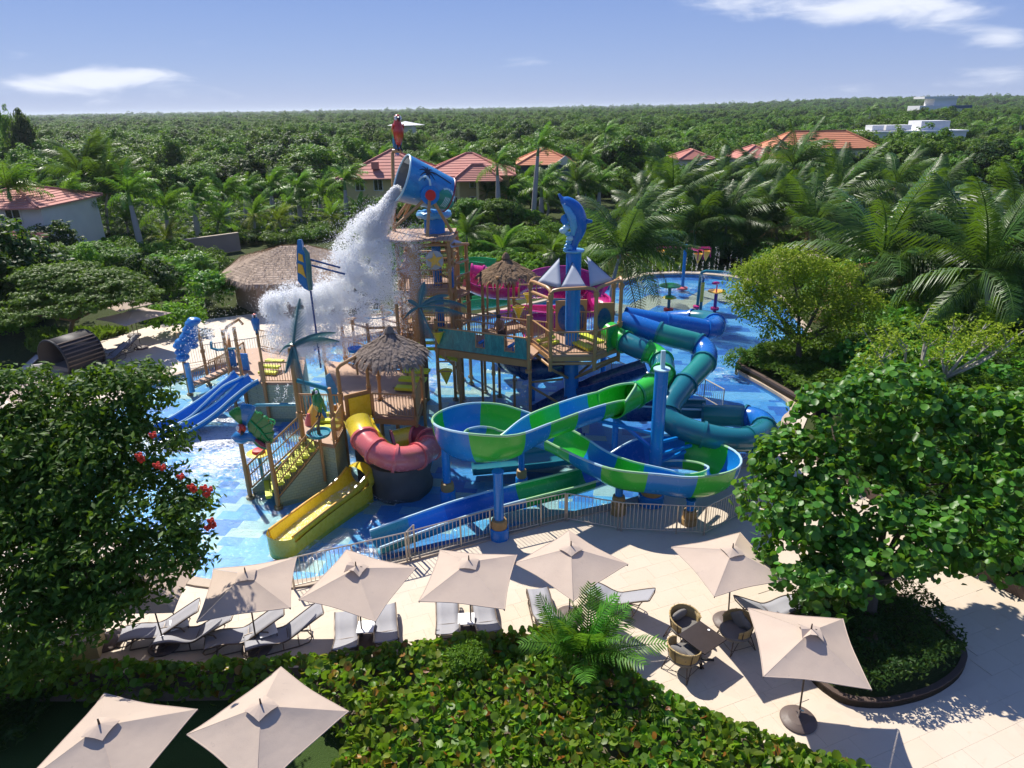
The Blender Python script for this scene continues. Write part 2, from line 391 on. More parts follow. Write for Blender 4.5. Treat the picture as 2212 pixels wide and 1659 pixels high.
def m_canvas():
    t = NT('taupe_canvas'); p = t.obj(); f = t.noise(1.4, 5, .6, p)
    c = t.mix(f, (0.53, 0.425, 0.345), (0.63, 0.515, 0.42))
    st = t.noise(5.0, 6, .7, p); c = t.mix(t.math('MULTIPLY', t.math('GREATER_THAN', st, .66), .22), c, (0.30, .26, .24))
    wv = t.n('ShaderNodeTexNoise'); wv.inputs['Scale'].default_value = 190; t.l(p, wv.inputs['Vector'])
    fold = t.noise(3.2, 3, .5, p)
    h = t.math('ADD', t.math('MULTIPLY', wv.outputs['Fac'], .06), fold)
    b = t.bsdf(c, .85, .2, normal=t.bump(h, .35, .03), finish=False)
    tr = t.n('ShaderNodeBsdfTranslucent'); t.l(c, tr.inputs[0]); mx = t.n('ShaderNodeMixShader'); mx.inputs[0].default_value = .22
    t.l(b, mx.inputs[1]); t.l(tr.outputs[0], mx.inputs[2]); t.l(mx.outputs[0], t.out.inputs[0]); return t.m
M['canvas'] = m_canvas()
def m_rattan():
    t = NT('golden_rattan'); p = t.obj(); w = t.n('ShaderNodeTexWave'); w.inputs['Scale'].default_value = 38; w.inputs['Distortion'].default_value = .6; w.bands_direction = 'Z'; t.l(p, w.inputs['Vector'])
    c = t.mix(w.outputs['Fac'], (0.26, 0.17, 0.06), (0.60, 0.44, 0.19)); t.bsdf(c, .5, .4, normal=t.bump(w.outputs['Fac'], .5, .01)); return t.m
M['rattan'] = m_rattan()
def m_tilewall():
    t = NT('pale_green_brick_wall'); p = t.pos(); b = t.n('ShaderNodeTexBrick'); b.inputs['Scale'].default_value = 2.2; b.inputs['Mortar Size'].default_value = .018
    sp = t.n('ShaderNodeSeparateXYZ'); t.l(p, sp.inputs[0]); cb = t.n('ShaderNodeCombineXYZ'); t.l(t.math('ADD', sp.outputs[0], sp.outputs[1]), cb.inputs[0]); t.l(sp.outputs[2], cb.inputs[1]); t.l(cb.outputs[0], b.inputs['Vector'])
    b.inputs['Color1'].default_value = (.42, .46, .28, 1); b.inputs['Color2'].default_value = (.36, .42, .30, 1); b.inputs['Mortar'].default_value = (.24, .28, .2, 1)
    t.bsdf(b.outputs['Color'], .6, .4, normal=t.bump(b.outputs['Fac'], -.3, .01)); return t.m
M['tilewall'] = m_tilewall()
def m_thatch(name, a, b, sc=1.0):
    t = NT(name); p = t.obj(); mp = t.n('ShaderNodeMapping'); mp.inputs['Scale'].default_value = (9 * sc, 9 * sc, 1.6 * sc); t.l(p, mp.inputs[0])
    f = t.noise(3.0, 7, .7, mp.outputs[0]); g = t.noise(.7, 4, .6, p)
    isl = t.island()
    c = t.mix(f, a, b); c = t.mix(t.math('MULTIPLY', g, .55), c, tuple(x * .62 for x in b)); c = t.mix(t.math('MULTIPLY', isl, .5), c, tuple(x * .55 for x in a))
    t.bsdf(c, .95, .1, normal=t.bump(f, .8, .05)); return t.m
M['thatch'] = m_thatch('dry_thatch', (.38, .29, .22), (.58, .46, .36))
M['thatchgrey'] = m_thatch('grey_palm_thatch', (.15, .12, .10), (.42, .34, .28))
M['thatchbrown'] = m_thatch('brown_palm_thatch', (.16, .10, .06), (.38, .27, .17))
def m_rooftile(name, a, b):
    t = NT(name); p = t.obj(); w = t.noise(1.2, 5, .65, p); isl = t.orand()
    c = t.mix(w, a, b); c = t.mix(t.math('MULTIPLY', isl, .35), c, tuple(x * .75 for x in a)); t.bsdf(c, .75, .3, normal=t.bump(t.noise(14, 3, .6, p), .3, .02)); return t.m
M['tile_red'] = m_rooftile('red_roof_tile', (.46, .17, .13), (.62, .29, .23))
M['tile_orange'] = m_rooftile('orange_roof_tile', (.56, .20, .10), (.70, .32, .18))

def m_travertine(name, slab=True):
    t = NT(name); p = t.pos(); a = t.noise(.55, 6, .62, p); b = t.noise(3.1, 7, .68, p, .6); isl = t.orand()
    c = t.mix(a, (0.53, 0.44, 0.34), (0.65, 0.565, 0.455)); c = t.mix(t.math('MULTIPLY', t.math('GREATER_THAN', b, .6), .25), c, (.50, .38, .26))
    if slab: c = t.mix(t.math('MULTIPLY', t.math('SUBTRACT', isl, .35), .45), c, (.56, .45, .32))
    st = t.noise(.23, 5, .7, p, .8); c = t.mix(t.math('MULTIPLY', t.math('GREATER_THAN', st, .60), .15), c, (.40, .33, .27))
    t.bsdf(c, t.math('ADD', .5, t.math('MULTIPLY', b, .25)), .35, normal=t.bump(b, .15, .01)); return t.m
M['slab'] = m_travertine('travertine_slab'); M['deckbase'] = m_travertine('travertine_joint', False)
def m_ground():
    t = NT('forest_floor'); p = t.pos(); a = t.noise(.12, 6, .65, p); b = t.noise(2.2, 6, .7, p)
    c = t.mix(a, (.020, .034, .010), (.055, .085, .022)); c = t.mix(t.math('MULTIPLY', b, .5), c, (.075, .07, .035))
    t.bsdf(c, .95, .1, normal=t.bump(b, .8, .15)); return t.m
M['ground'] = m_ground()
def m_lawn():
    t = NT('lawn'); p = t.pos(); a = t.noise(.8, 5, .6, p); b = t.noise(24, 4, .7, p)
    c = t.mix(a, (.024, .055, .010), (.050, .10, .02)); c = t.mix(t.math('MULTIPLY', b, .5), c, (.07, .09, .03))
    t.bsdf(c, .9, .15, normal=t.bump(b, .8, .05)); return t.m
M['lawn'] = m_lawn()
M['sand'] = plain('sandy_path', (.46, .37, .26), .9, .15, .6, .3, 12)

def m_poolfloor():
    """mosaic: rectangular panels of differing blues and pale stone"""
    t = NT('pool_mosaic'); p = t.pos(); mp = t.n('ShaderNodeMapping'); mp.inputs['Rotation'].default_value = (0, 0, radians(8)); t.l(p, mp.inputs[0])
    def cells(sx, sy, off):
        sp = t.n('ShaderNodeSeparateXYZ'); t.l(mp.outputs[0], sp.inputs[0]); fy = t.math('FLOOR', t.math('DIVIDE', t.math('ADD', sp.outputs[1], off), sy))
        sh = t.math('MULTIPLY', t.math('FRACT', t.math('MULTIPLY', fy, .37)), sx)
        fx = t.math('FLOOR', t.math('DIVIDE', t.math('ADD', t.math('ADD', sp.outputs[0], sh), off), sx))
        cb = t.n('ShaderNodeCombineXYZ'); t.l(fx, cb.inputs[0]); t.l(fy, cb.inputs[1]); cb.inputs[2].default_value = off
        w = t.n('ShaderNodeTexWhiteNoise'); w.noise_dimensions = '3D'; t.l(cb.outputs[0], w.inputs['Vector']); return w.outputs['Value']
    big = cells(1.5, .95, .31); sm = cells(.8, .52, 3.7)
    pal = [(0, (.07, .33, .74)), (.20, (.03, .19, .62)), (.32, (.12, .44, .76)), (.48, (.20, .52, .76)), (.62, (.46, .60, .58)), (.78, (.07, .32, .74)), (.88, (.60, .68, .58))]
    palr = [(0, (.06, .26, .68)), (.2, (.15, .42, .78)), (.42, (.03, .14, .54)), (.55, (.22, .50, .82)), (.75, (.09, .34, .74)), (.9, (.035, .17, .58))]
    sp = t.n('ShaderNodeSeparateXYZ'); t.l(p, sp.inputs[0])
    ca = t.mix(t.math('LESS_THAN', sm, .4), t.ramp(big, pal, 'CONSTANT'), t.ramp(sm, [(q * .4, c) for q, c in pal], 'CONSTANT'))
    cb_ = t.mix(t.math('LESS_THAN', big, .5), t.ramp(sm, palr, 'CONSTANT'), t.ramp(big, [(q * .5, c) for q, c in palr], 'CONSTANT'))
    right = t.math('GREATER_THAN', sp.outputs[0], 4.2)
    c = t.mix(right, ca, cb_)
    # tan zigzag island on the far splash pad
    tri = t.math('MULTIPLY', t.math('PINGPONG', sp.outputs[0], 2.2), 1.1)
    band = t.math('ABSOLUTE', t.math('SUBTRACT', sp.outputs[1], t.math('ADD', t.math('ADD', 45.5, tri), t.math('MULTIPLY', sp.outputs[0], .28))))
    f = t.math('MULTIPLY', t.math('LESS_THAN', band, 1.6), t.math('MULTIPLY', t.math('GREATER_THAN', sp.outputs[0], 6.0), t.math('LESS_THAN', sp.outputs[0], 18.5)))
    c = t.mix(f, c, (.66, .54, .38))
    # tesserae relief
    chk = t.n('ShaderNodeTexBrick'); chk.inputs['Scale'].default_value = 9; chk.inputs['Mortar Size'].default_value = .02; chk.offset = 0; t.l(mp.outputs[0], chk.inputs['Vector'])
    c = t.mix(t.math('MULTIPLY', chk.outputs['Fac'], .25), c, (.35, .42, .45))
    st = t.noise(.5, 5, .65, p); c = t.mix(t.math('MULTIPLY', st, .25), c, (.05, .22, .40))
    t.bsdf(c, .35, .4); return t.m
M['poolfloor'] = m_poolfloor()
FOAM = []
def m_water():
    t = NT('pool_water'); p = t.pos()
    mp = t.n('ShaderNodeMapping'); mp.inputs['Scale'].default_value = (1, 1.6, 1); mp.inputs['Rotation'].default_value = (0, 0, radians(25)); t.l(p, mp.inputs[0])
    a = t.noise(1.7, 4, .6, mp.outputs[0], .8); b = t.noise(7.5, 5, .62, mp.outputs[0], .6)
    sp0 = t.n('ShaderNodeSeparateXYZ'); t.l(p, sp0.inputs[0])
    h = t.math('ADD', t.math('MULTIPLY', a, .55), t.math('MULTIPLY', b, .28))
    nm = t.bump(h, .75, .14)
    tb = t.n('ShaderNodeBsdfTransparent'); tb.inputs[0].default_value = (.80, .94, .97, 1)
    gl = t.n('ShaderNodeBsdfGlossy'); gl.inputs['Roughness'].default_value = .10; t.l(nm, gl.inputs['Normal'])
    fr = t.n('ShaderNodeFresnel'); fr.inputs[0].default_value = 1.33; t.l(nm, fr.inputs['Normal'])
    mx = t.n('ShaderNodeMixShader'); t.l(t.math('MINIMUM', t.math('MULTIPLY', fr.outputs[0], .8), .6), mx.inputs[0]); t.l(tb.outputs[0], mx.inputs[1]); t.l(gl.outputs[0], mx.inputs[2])
    # broken white foam near where water lands
    tot = None
    for (x, y, r, k) in FOAM:
        sp = t.n('ShaderNodeSeparateXYZ'); t.l(p, sp.inputs[0]); dx = t.math('SUBTRACT', sp.outputs[0], x); dy = t.math('SUBTRACT', sp.outputs[1], y)
        d = t.math('DIVIDE', t.math('SQRT', t.math('ADD', t.math('MULTIPLY', dx, dx), t.math('MULTIPLY', dy, dy))), r)
        g = t.math('MULTIPLY', t.math('MAXIMUM', t.math('SUBTRACT', 1.0, d), 0.0), k); tot = g if tot is None else t.math('MAXIMUM', tot, g)
    fn = t.noise(4.5, 8, .72, mp.outputs[0], 1.0)
    fm = t.math('MULTIPLY', t.math('ADD', t.math('SUBTRACT', fn, .62), t.math('MULTIPLY', tot, .36)), 5.0)
    fm = t.math('MINIMUM', t.math('MAXIMUM', fm, 0.0), .8)
    foam = t.bsdf((.75, .80, .84), .5, .3, normal=nm, finish=False)
    m2 = t.n('ShaderNodeMixShader'); t.l(fm, m2.inputs[0]); t.l(mx.outputs[0], m2.inputs[1]); t.l(foam, m2.inputs[2]); t.l(m2.outputs[0], t.out.inputs[0]); return t.m
for px, py, r, k in ((470, 930, 3.2, 1.0), (380, 935, 3.0, .95), (480, 985, 3.0, .8), (560, 800, 3.0, .7), (610, 1010, 2.6, .8), (700, 1010, 2.2, .85), (620, 830, 2.5, .6), (760, 1040, 1.6, .6), (840, 1050, 2.0, .5),
                     (830, 1175, 1.3, .7), (1010, 860, 2.5, .45), (1220, 690, 3.0, .8), (660, 1180, 1.3, .6), (900, 820, 3, .6), (1560, 800, 2.2, .4), (1450, 620, 4, .4)):
    q = G(px, py, 0); FOAM.append((q.x, q.y, r, k))
M['water'] = m_water()
def m_spray():
    t = NT('water_droplets'); b = t.bsdf((.97, .98, .99), .25, .5, finish=False)
    tr = t.n('ShaderNodeBsdfTranslucent'); tr.inputs[0].default_value = (.98, .99, 1, 1)
    mx = t.n('ShaderNodeMixShader'); mx.inputs[0].default_value = .75; t.l(b, mx.inputs[1]); t.l(tr.outputs[0], mx.inputs[2]); tp = t.n('ShaderNodeBsdfTransparent'); m2 = t.n('ShaderNodeMixShader'); m2.inputs[0].default_value = .5; t.l(mx.outputs[0], m2.inputs[1]); t.l(tp.outputs[0], m2.inputs[2]); t.l(m2.outputs[0], t.out.inputs[0]); return t.m
M['spray'] = m_spray()
GREENS = {
 'forest': [(.034, .094, .010), (.054, .135, .014), (.085, .18, .018), (.12, .215, .022)],
 'olive': [(.062, .115, .016), (.098, .155, .022), (.14, .19, .03)],
 'fresh': [(.060, .165, .012), (.095, .23, .016), (.14, .29, .022)],
 'lime': [(.13, .20, .010), (.20, .27, .014), (.29, .34, .02)],
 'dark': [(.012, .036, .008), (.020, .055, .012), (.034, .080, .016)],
 'grape': [(.026, .11, .010), (.042, .155, .014), (.07, .215, .018), (.105, .275, .026)],
 'hedge': [(.04, .17, .008), (.06, .23, .010), (.10, .29, .012), (.14, .30, .016), (.12, .29, .014), (.15, .30, .02), (.06, .19, .014), (.05, .17, .012), (.09, .22, .014), (.07, .20, .014), (.16, .24, .02), (.34, .13, .02)],
 'tulip': [(.016, .058, .006), (.026, .080, .008), (.045, .12, .010), (.085, .17, .014)],
 'royal': [(.042, .135, .012), (.072, .20, .016), (.11, .26, .022)],
 'coco': [(.020, .060, .009), (.040, .10, .013), (.070, .14, .02)],
 'cocoy': [(.09, .15, .012), (.16, .20, .014), (.26, .25, .02)],
}
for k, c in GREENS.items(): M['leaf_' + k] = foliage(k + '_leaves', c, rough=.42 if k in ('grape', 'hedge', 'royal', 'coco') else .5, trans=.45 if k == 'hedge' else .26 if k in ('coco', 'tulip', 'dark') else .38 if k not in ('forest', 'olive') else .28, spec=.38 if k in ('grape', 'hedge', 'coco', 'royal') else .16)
M['leaf_dry'] = foliage('dry_frond', [(.20, .13, .05), (.28, .19, .08)], .7, .2, .2)
M['flower'] = plain('red_blossom', (.62, .035, .012), .5, .2, 6)
# ------------------------------------------------------------------ setting: ground, pool, deck, beds
def poly_xy(ps, z=0.0): return [tuple(G(a, b, z)[:2]) for a, b in ps]
POOL = poly_xy([(430, 797), (365, 815), (300, 840), (215, 892), (165, 980), (190, 1100), (320, 1222), (450, 1258), (640, 1262), (880, 1202), (1058, 1154), (1215, 1112), (1330, 1088), (1420, 1062), (1500, 1035), (1600, 1000),
                (1650, 975), (1690, 950), (1686, 905), (1712, 885), (1700, 862), (1642, 828), (1588, 800), (1600, 783), (1650, 765), (1760, 735), (1720, 690), (1690, 645), (1620, 603), (1500, 590), (1400, 592), (1330, 612), (1180, 650), (1000, 690), (800, 722), (560, 765)])
def smooth_poly(P, it=2):
    for _ in range(it):
        Q = []
        for i in range(len(P)):
            a, b = np.array(P[i]), np.array(P[(i + 1) % len(P)]); Q += [tuple(.78 * a + .22 * b), tuple(.22 * a + .78 * b)]
        P = Q
    return P
POOL = smooth_poly(POOL, 2)
def flat_with_hole(name, outer, hole, z, mat, kind='structure'):
    loops = [[Vector((*p, 0)) for p in outer]] + ([[Vector((*p, 0)) for p in hole]] if hole else [])
    tri = tessellate_polygon(loops); vs = [(*p, z) for lp in loops for p in [(q.x, q.y) for q in lp]]
    fs = []
    for t in tri:
        a, b, c = [Vector(vs[i]) for i in t]; fs.append(tuple(t) if (b - a).cross(c - a).z > 0 else tuple(t[::-1]))
    me = bpy.data.meshes.new(name); me.from_pydata(vs, [], fs); me.materials.append(mat); o = link_mesh(name, me); o['kind'] = kind
    return o
ground = flat_with_hole('ground', [(-9000, -300), (9000, -300), (9000, 14000), (-9000, 14000)], POOL, -0.06, M['ground'])
DECK = poly_xy([(-900, 1010), (-300, 905), (0, 832), (200, 742), (330, 702), (440, 690), (560, 676), (800, 682), (1000, 684), (1180, 645), (1330, 607), (1400, 587), (1505, 585), (1624, 598), (1695, 642), (1726, 688),
                (1770, 738), (1790, 870), (1745, 900), (1721, 958), (2080, 1220), (2360, 1380)]) + [(15.5, 9), (14.5, 5.5), (-26, 5.5)]
deck = flat_with_hole('pool_deck', DECK, POOL, -0.014, M['deckbase'])
pf = MB(); 
floor_ = flat_with_hole('pool_floor', POOL, None, -0.30, M['poolfloor'])
pw = MB(); n = len(POOL)
vs = [(*p, -0.31) for p in POOL] + [(*p, -0.02) for p in POOL]; pw.add(vs, [(i, (i + 1) % n, n + (i + 1) % n, n + i) for i in range(n)])
o = pw.build('pool_wall', M['sky_blue']); o['kind'] = 'structure'
water = flat_with_hole('pool_water', POOL, None, -0.13, M['water'])
def offset_poly(P, d):
    out = []; m = len(P); A = sum(P[i][0] * P[(i + 1) % m][1] - P[(i + 1) % m][0] * P[i][1] for i in range(m)); s = 1 if A > 0 else -1
    for i in range(m):
        a, b = np.array(P[i - 1]), np.array(P[(i + 1) % m]); t = (b - a) / (np.linalg.norm(b - a) + 1e-9); out.append((P[i][0] + s * t[1] * d, P[i][1] - s * t[0] * d))
    return out
cp = MB(); oo = offset_poly(POOL, .34); ii = offset_poly(POOL, -.03)
vs = [(*p, .045) for p in ii] + [(*p, .045) for p in oo] + [(*p, -.1) for p in ii] + [(*p, -.05) for p in oo]
fs = []
for i in range(n): j = (i + 1) % n; fs += [(i, j, n + j, n + i), (2 * n + i, 2 * n + j, j, i), (n + i, n + j, 3 * n + j, 3 * n + i)]
cp.add(vs, fs); o = cp.build('pool_coping', M['coping']); o['kind'] = 'structure'

LAWN = poly_xy([(-500, 1478), (640, 1478), (840, 1640), (800, 2100)]) + [(-26, 5.4)]
lawn = flat_with_hole('lawn', LAWN, None, 0.0, M['lawn'])
HEDGE = poly_xy([(-300, 1475), (90, 1475), (420, 1468), (650, 1460), (900, 1428), (1080, 1408), (1230, 1390), (1330, 1440), (1400, 1520), (1560, 1590), (1760, 1665), (1905, 1715), (1950, 1900), (600, 1900), (760, 1630), (640, 1530), (300, 1535), (-300, 1535)], .0)
ISLAND = smooth_poly(poly_xy([(1700, 1395), (1755, 1478), (1820, 1524), (1910, 1532), (2010, 1508), (2070, 1470), (2092, 1425), (2060, 1380), (1960, 1300), (1850, 1260), (1740, 1270), (1690, 1320)]), 2)
def kerb(name, P, w=.16, h=.28, closed=True):
    m = MB(); inn = offset_poly(P, -w) if closed else None; n = len(P)
    vs = [(*p, -.05) for p in P] + [(*p, h) for p in P] + [(*p, h) for p in inn] + [(*p, -.05) for p in inn]; fs = []
    for i in range(n):
        j = (i + 1) % n
        for k in range(3): fs.append((k * n + i, k * n + j, (k + 1) * n + j, (k + 1) * n + i))
    return m.add(vs, fs).build(name, M['kerb'])
t = thing('planter', 'rounded kerbed planter island under the large round leaved tree', 'planter', (0, 0, 0))
k = kerb('kerb', ISLAND, .14, .2); k.parent = t
s = MB().prism(ISLAND, -.02, .16).build('soil', M['ground'], t)
TIP = poly_xy([(1588, 797), (1642, 826), (1700, 860), (1762, 896), (1860, 868), (1900, 760), (1760, 742), (1650, 764), (1600, 781)])
t = thing('planter', 'pointed kerbed planting bed jutting into the blue pool', 'planter', (0, 0, 0))
k = kerb('kerb', TIP, .2, .38); k.parent = t
s = MB().prism(TIP, -.3, .25).build('soil', M['ground'], t)
t = thing('garden_kerb', 'brown kerb wall edging the garden at the right of the deck', 'kerb')
e = MB(); edge = [G(a, b, 0) for a, b in ((1692, 931), (1721, 958), (1900, 1090), (2080, 1220), (2212, 1292), (2360, 1380))]
for a, b in zip(edge, edge[1:]): e.beam(a + Vector((0, 0, .15)), b + Vector((0, 0, .15)), .22, .5)
e.build('kerb', M['kerb'], t)
# paving slabs of the front deck, each its own piece
slab_me = []
for k in range(5):
    m = MB(); lx, ly = .8965, .5965; b = .006
    m.box((0, 0, -.009), (lx, ly, .017)); o = m.build('paving_slab', M['slab']); slab_me.append(o.data); bpy.data.objects.remove(o)
sa = radians(21.5); ca_, sa_ = cos(sa), sin(sa); cnt = 0; cand = []
for i in range(-36, 40):
    for j in range(0, 50):
        lx = i * .9 + (.3 * (j % 3)); ly = j * .6
        x, y = lx * ca_ - ly * sa_ + 1.0, lx * sa_ + ly * ca_ + 4
        cs = [(x + a * ca_ - c * sa_, y + a * sa_ + c * ca_) for a, c in ((-.45, -.3), (.45, -.3), (.45, .3), (-.45, .3))]
        if not (inside((x, y), DECK)) or y < 9.5 or y > 21.5: continue
        if any((not inside(c, DECK)) or inside(c, oo) or inside(c, LAWN) or inside(c, ISLAND) for c in cs): continue
        v = Vector((x, y, 0)) - CAMPOS; kk = v.dot(_f); px, py = PCX + FOC * v.dot(_r) / kk, PCY - FOC * v.dot(_u) / kk
        if px < 130 or px > 2290 or py > 1720: continue
        if inside((x, y), HEDGE): continue
        cand.append((kk, x, y))
cand.sort()
extra = MB()
for idx, (kk, x, y) in enumerate(cand):
    dz = random.uniform(-.0015, .0015)
    if idx < 300:
        link_mesh('paving_slab', random.choice(slab_me), deck, (x, y, dz), (random.uniform(-.002, .002), random.uniform(-.002, .002), sa))
    else: extra.box((x, y, -.009 + dz), (.892, .592, .017), sa)
if extra.v: o = extra.build('paving_slab', M['slab'], deck); o['kind'] = 'stuff'

# ------------------------------------------------------------------ fences and railings
BAR = {}
def bar_mesh(h, r, mat, n=5):
    k = (round(h, 3), r, mat.name)
    if k not in BAR:
        o = MB().cyl((0, 0, 0), (0, 0, h), r, n=n).build('bar', mat); BAR[k] = o.data; bpy.data.objects.remove(o)
    return BAR[k]
def railing(m, a, b, z0=0.0, h=1.05, sp=.13, r=.012, rail=.028, low=.1, mats=(0, 0), ends=True, slope=None):
    """joined bars and rails between a and b (3D points at foot level), into mesh m"""
    a, b = Vector(a), Vector(b); up = Vector((0, 0, h)); n = max(1, int((b - a).length / sp))
    m.cyl(a + up, b + up, rail, n=6, mi=mats[0]); m.cyl(a + Vector((0, 0, low)), b + Vector((0, 0, low)), rail * .8, n=6, mi=mats[0])
    for i in range(1, n): p = a.lerp(b, i / n); m.cyl(p + Vector((0, 0, low)), p + up, r, n=4, mi=mats[1])
    if ends: m.cyl(a, a + up, rail * 1.1, n=6, mi=mats[0]); m.cyl(b, b + up, rail * 1.1, n=6, mi=mats[0])
def pool_fence(label, pts, bars=True, h=1.12, sp=.128):
    t = thing('pool_fence', label, 'fence', pts[0]); o0 = Vector(pts[0]); tot = 0
    for a, b in zip(pts, pts[1:]):
        a, b = Vector(a) - o0, Vector(b) - o0; n = int((b - a).length / sp); up = Vector((0, 0, h))
        MB().cyl(a + up, b + up, .022, n=8).build('top_rail', M['metal'], t, True)
        MB().cyl(a + Vector((0, 0, .12)), b + Vector((0, 0, .12)), .02, n=6).build('bottom_rail', M['metal'], t, True)
        MB().cyl(a, a + up, .034, n=8).build('post', M['metal'], t, True)
        for i in range(1, n):
            p = a.lerp(b, i / n)
            if i % 14 == 0: MB().cyl(p, p + up, .03, n=8).build('post', M['metal'], t, True)
            else: link_mesh('bar', bar_mesh(h - .12, .009, M['beige_rail']), t, (p.x, p.y, .12))
    MB().cyl(b, b + up, .034, n=8).build('post', M['metal'], t, True)
    return t
pool_fence('beige metal fence along the near pool edge beneath the row of parasols', [G(*q) for q in ((636, 1272), (880, 1214), (1060, 1163), (1220.7, 1125))])
pool_fence('beige metal fence zigzagging round the feet of the green and blue slide', [G(1220.7, 1125) + Vector((.06, -.02, 0))] + [G(*q) for q in ((1342, 1147), (1520, 1156), (1604, 1112), (1660, 1080))])
pool_fence('short steel gate standing open by the end of the blue exit chute', [G(883, 1214) + Vector((.02, .08, 0)), G(897, 1200) + Vector((0, .08, 0))])
for label, pts in (('pale railing behind the curled blue shell statue', [(402, 790), (470, 778), (560, 765), (640, 745)]), ('grey railing along the far side of the pool behind the blue tube slides', [(1285, 800), (1320, 815), (1375, 838), (1420, 856)]),
                   ('railing beside the dark blue chute between the teal tubes', [(1478, 845), (1520, 862), (1560, 885)]), ('little railing below the bend of the teal tube slide', [(1590, 1000), (1625, 985), (1650, 965)])):
    P = [G(*q) for q in pts]; t = thing('railing', label, 'railing', P[0]); m = MB()
    for a, b in zip(P, P[1:]): railing(m, a - P[0], b - P[0], h=1.05)
    o = m.build('bars', M['beige_rail'], t)
# ------------------------------------------------------------------ water slides
def flume_profile(w, hl, hr, n=9, thick=.05):
    """inner U from the left rim to the right rim as (lateral, up)"""
    pts = []
    for i in range(n + 1):
        a = pi * i / n; x = -cos(a) * w / 2; y = (1 - sin(a)) ** 1.0
        hh = hl if i < n / 2 else hr
        pts.append((x * (1 if abs(x) < w * .49 else 1), y * hh))
    return pts
def flume(label, ctrl, cols, rim=True, step=.22, seg=1.6, w=1.15, group=None, name='water_slide', per=8, rimmat=None, n=10, rimr=.045, water=False, zoff=0):
    """open slide: ctrl = (x, y, z floor, left wall, right wall); split into colour sections"""
    path = resample(spline(ctrl, per), step); P = [Vector(p[:3]) for p in path]; fr = frames(P, up=Vector((0, 0, 1)))
    t = thing(name, label, 'slide', P[0], group=group); o0 = P[0]
    rings = []; outer = []
    for (p, tt, a, b), q in zip(fr, path):
        ww = q[5] if len(q) > 5 else w
        pr = flume_profile(ww, q[3], q[4], n); rings.append([p + a * x + b * y - o0 for x, y in pr])
        po = flume_profile(ww + .12, q[3], q[4], n); outer.append([p + a * x + b * (y - .07 * (1 - min(1, y / max(q[3], .01)))) - o0 for x, y in po])
    k = len(P); ns = max(1, int(round(k * step / seg))); cuts = [round(i * (k - 1) / ns) for i in range(ns + 1)]
    if len(cols) > 12: cols = cols[:max(0, ns - 10)] + cols[-10:]
    for s in range(ns):
        i0, i1 = cuts[s], cuts[s + 1]; m = MB(); R = rings[i0:i1 + 1]; O = outer[i0:i1 + 1]; c = len(R[0]); L = len(R)
        vs = [p for r in R for p in r] + [p for r in O for p in r]; fs = []; B = L * c
        for j in range(L - 1):
            for i in range(c - 1):
                fs.append((j * c + i, j * c + i + 1, (j + 1) * c + i + 1, (j + 1) * c + i)); fs.append((B + j * c + i, B + (j + 1) * c + i, B + (j + 1) * c + i + 1, B + j * c + i + 1))
            fs.append((j * c, (j + 1) * c, B + (j + 1) * c, B + j * c)); fs.append((j * c + c - 1, B + j * c + c - 1, B + (j + 1) * c + c - 1, (j + 1) * c + c - 1))
        for j in (0, L - 1):
            for i in range(c - 1): fs.append((j * c + i, B + j * c + i, B + j * c + i + 1, j * c + i + 1))
        m.add(vs, fs); mt = cols[s % len(cols)]; o = m.build('flume_section', M[mt], t, True)
        if rim:
            rm = rimmat or ('rimg' if mt.startswith('green') else 'rim')
            for side in (0, -1):
                pts = [(R[j][side] + O[j][side]) / 2 + Vector((0, 0, .012)) for j in range(L)]
                MB().tube(pts, rimr, 6).build('rim', M[rm], o, True)
    return t, P, fr
def tube_slide(label, ctrl, cols, r=.42, step=.16, seg=1.5, flange='teal', name='tube_slide', n=16, group=None, flr=.07, first_flange=True, per=8):
    path = resample(spline(ctrl, per), step); P = [Vector(p[:3]) for p in path]; o0 = P[0]; fr = frames(P)
    t = thing(name, label, 'slide', P[0], group=group); k = len(P); ns = max(1, int(round(k * step / seg))); cuts = [round(i * (k - 1) / ns) for i in range(ns + 1)]
    for s in range(ns):
        i0, i1 = cuts[s], cuts[s + 1]; vs = []; fs = []; L = i1 - i0 + 1
        for rad in (r, r - .03):
            for j in range(i0, i1 + 1):
                p, tt, a, b = fr[j]
                for i in range(n): th = 2 * pi * i / n; vs.append(p - o0 + a * (cos(th) * rad) + b * (sin(th) * rad))
        for sh in (0, 1):
            B = sh * L * n
            for j in range(L - 1):
                for i in range(n):
                    i2 = (i + 1) % n; q = (B + j * n + i, B + j * n + i2, B + (j + 1) * n + i2, B + (j + 1) * n + i); fs.append(q if sh == 0 else q[::-1])
        for j in (0, L - 1):
            for i in range(n): i2 = (i + 1) % n; fs.append((j * n + i, j * n + i2, L * n + j * n + i2, L * n + j * n + i))
        MB().add(vs, fs).build('tube_section', M[cols[s % len(cols)]], t, True)
    for s, c in enumerate(cuts):
        if s == 0 and not first_flange: continue
        p, tt, a, b = fr[c]; m = MB(); vs = []; fs = []
        prof = [(r - .01, -.05), (r + flr, -.05), (r + flr, .05), (r - .01, .05)]
        for rr, zz in prof:
            for i in range(n): th = 2 * pi * i / n; vs.append(p - o0 + tt * zz + a * (cos(th) * rr) + b * (sin(th) * rr))
        for j in range(3):
            for i in range(n): i2 = (i + 1) % n; fs.append((j * n + i, j * n + i2, (j + 1) * n + i2, (j + 1) * n + i))
        m.add(vs, fs).build('flange', M[flange], t, True)
    return t, P, fr
def g3(px, py, z): p = G(px, py, z); return (p.x, p.y, p.z)

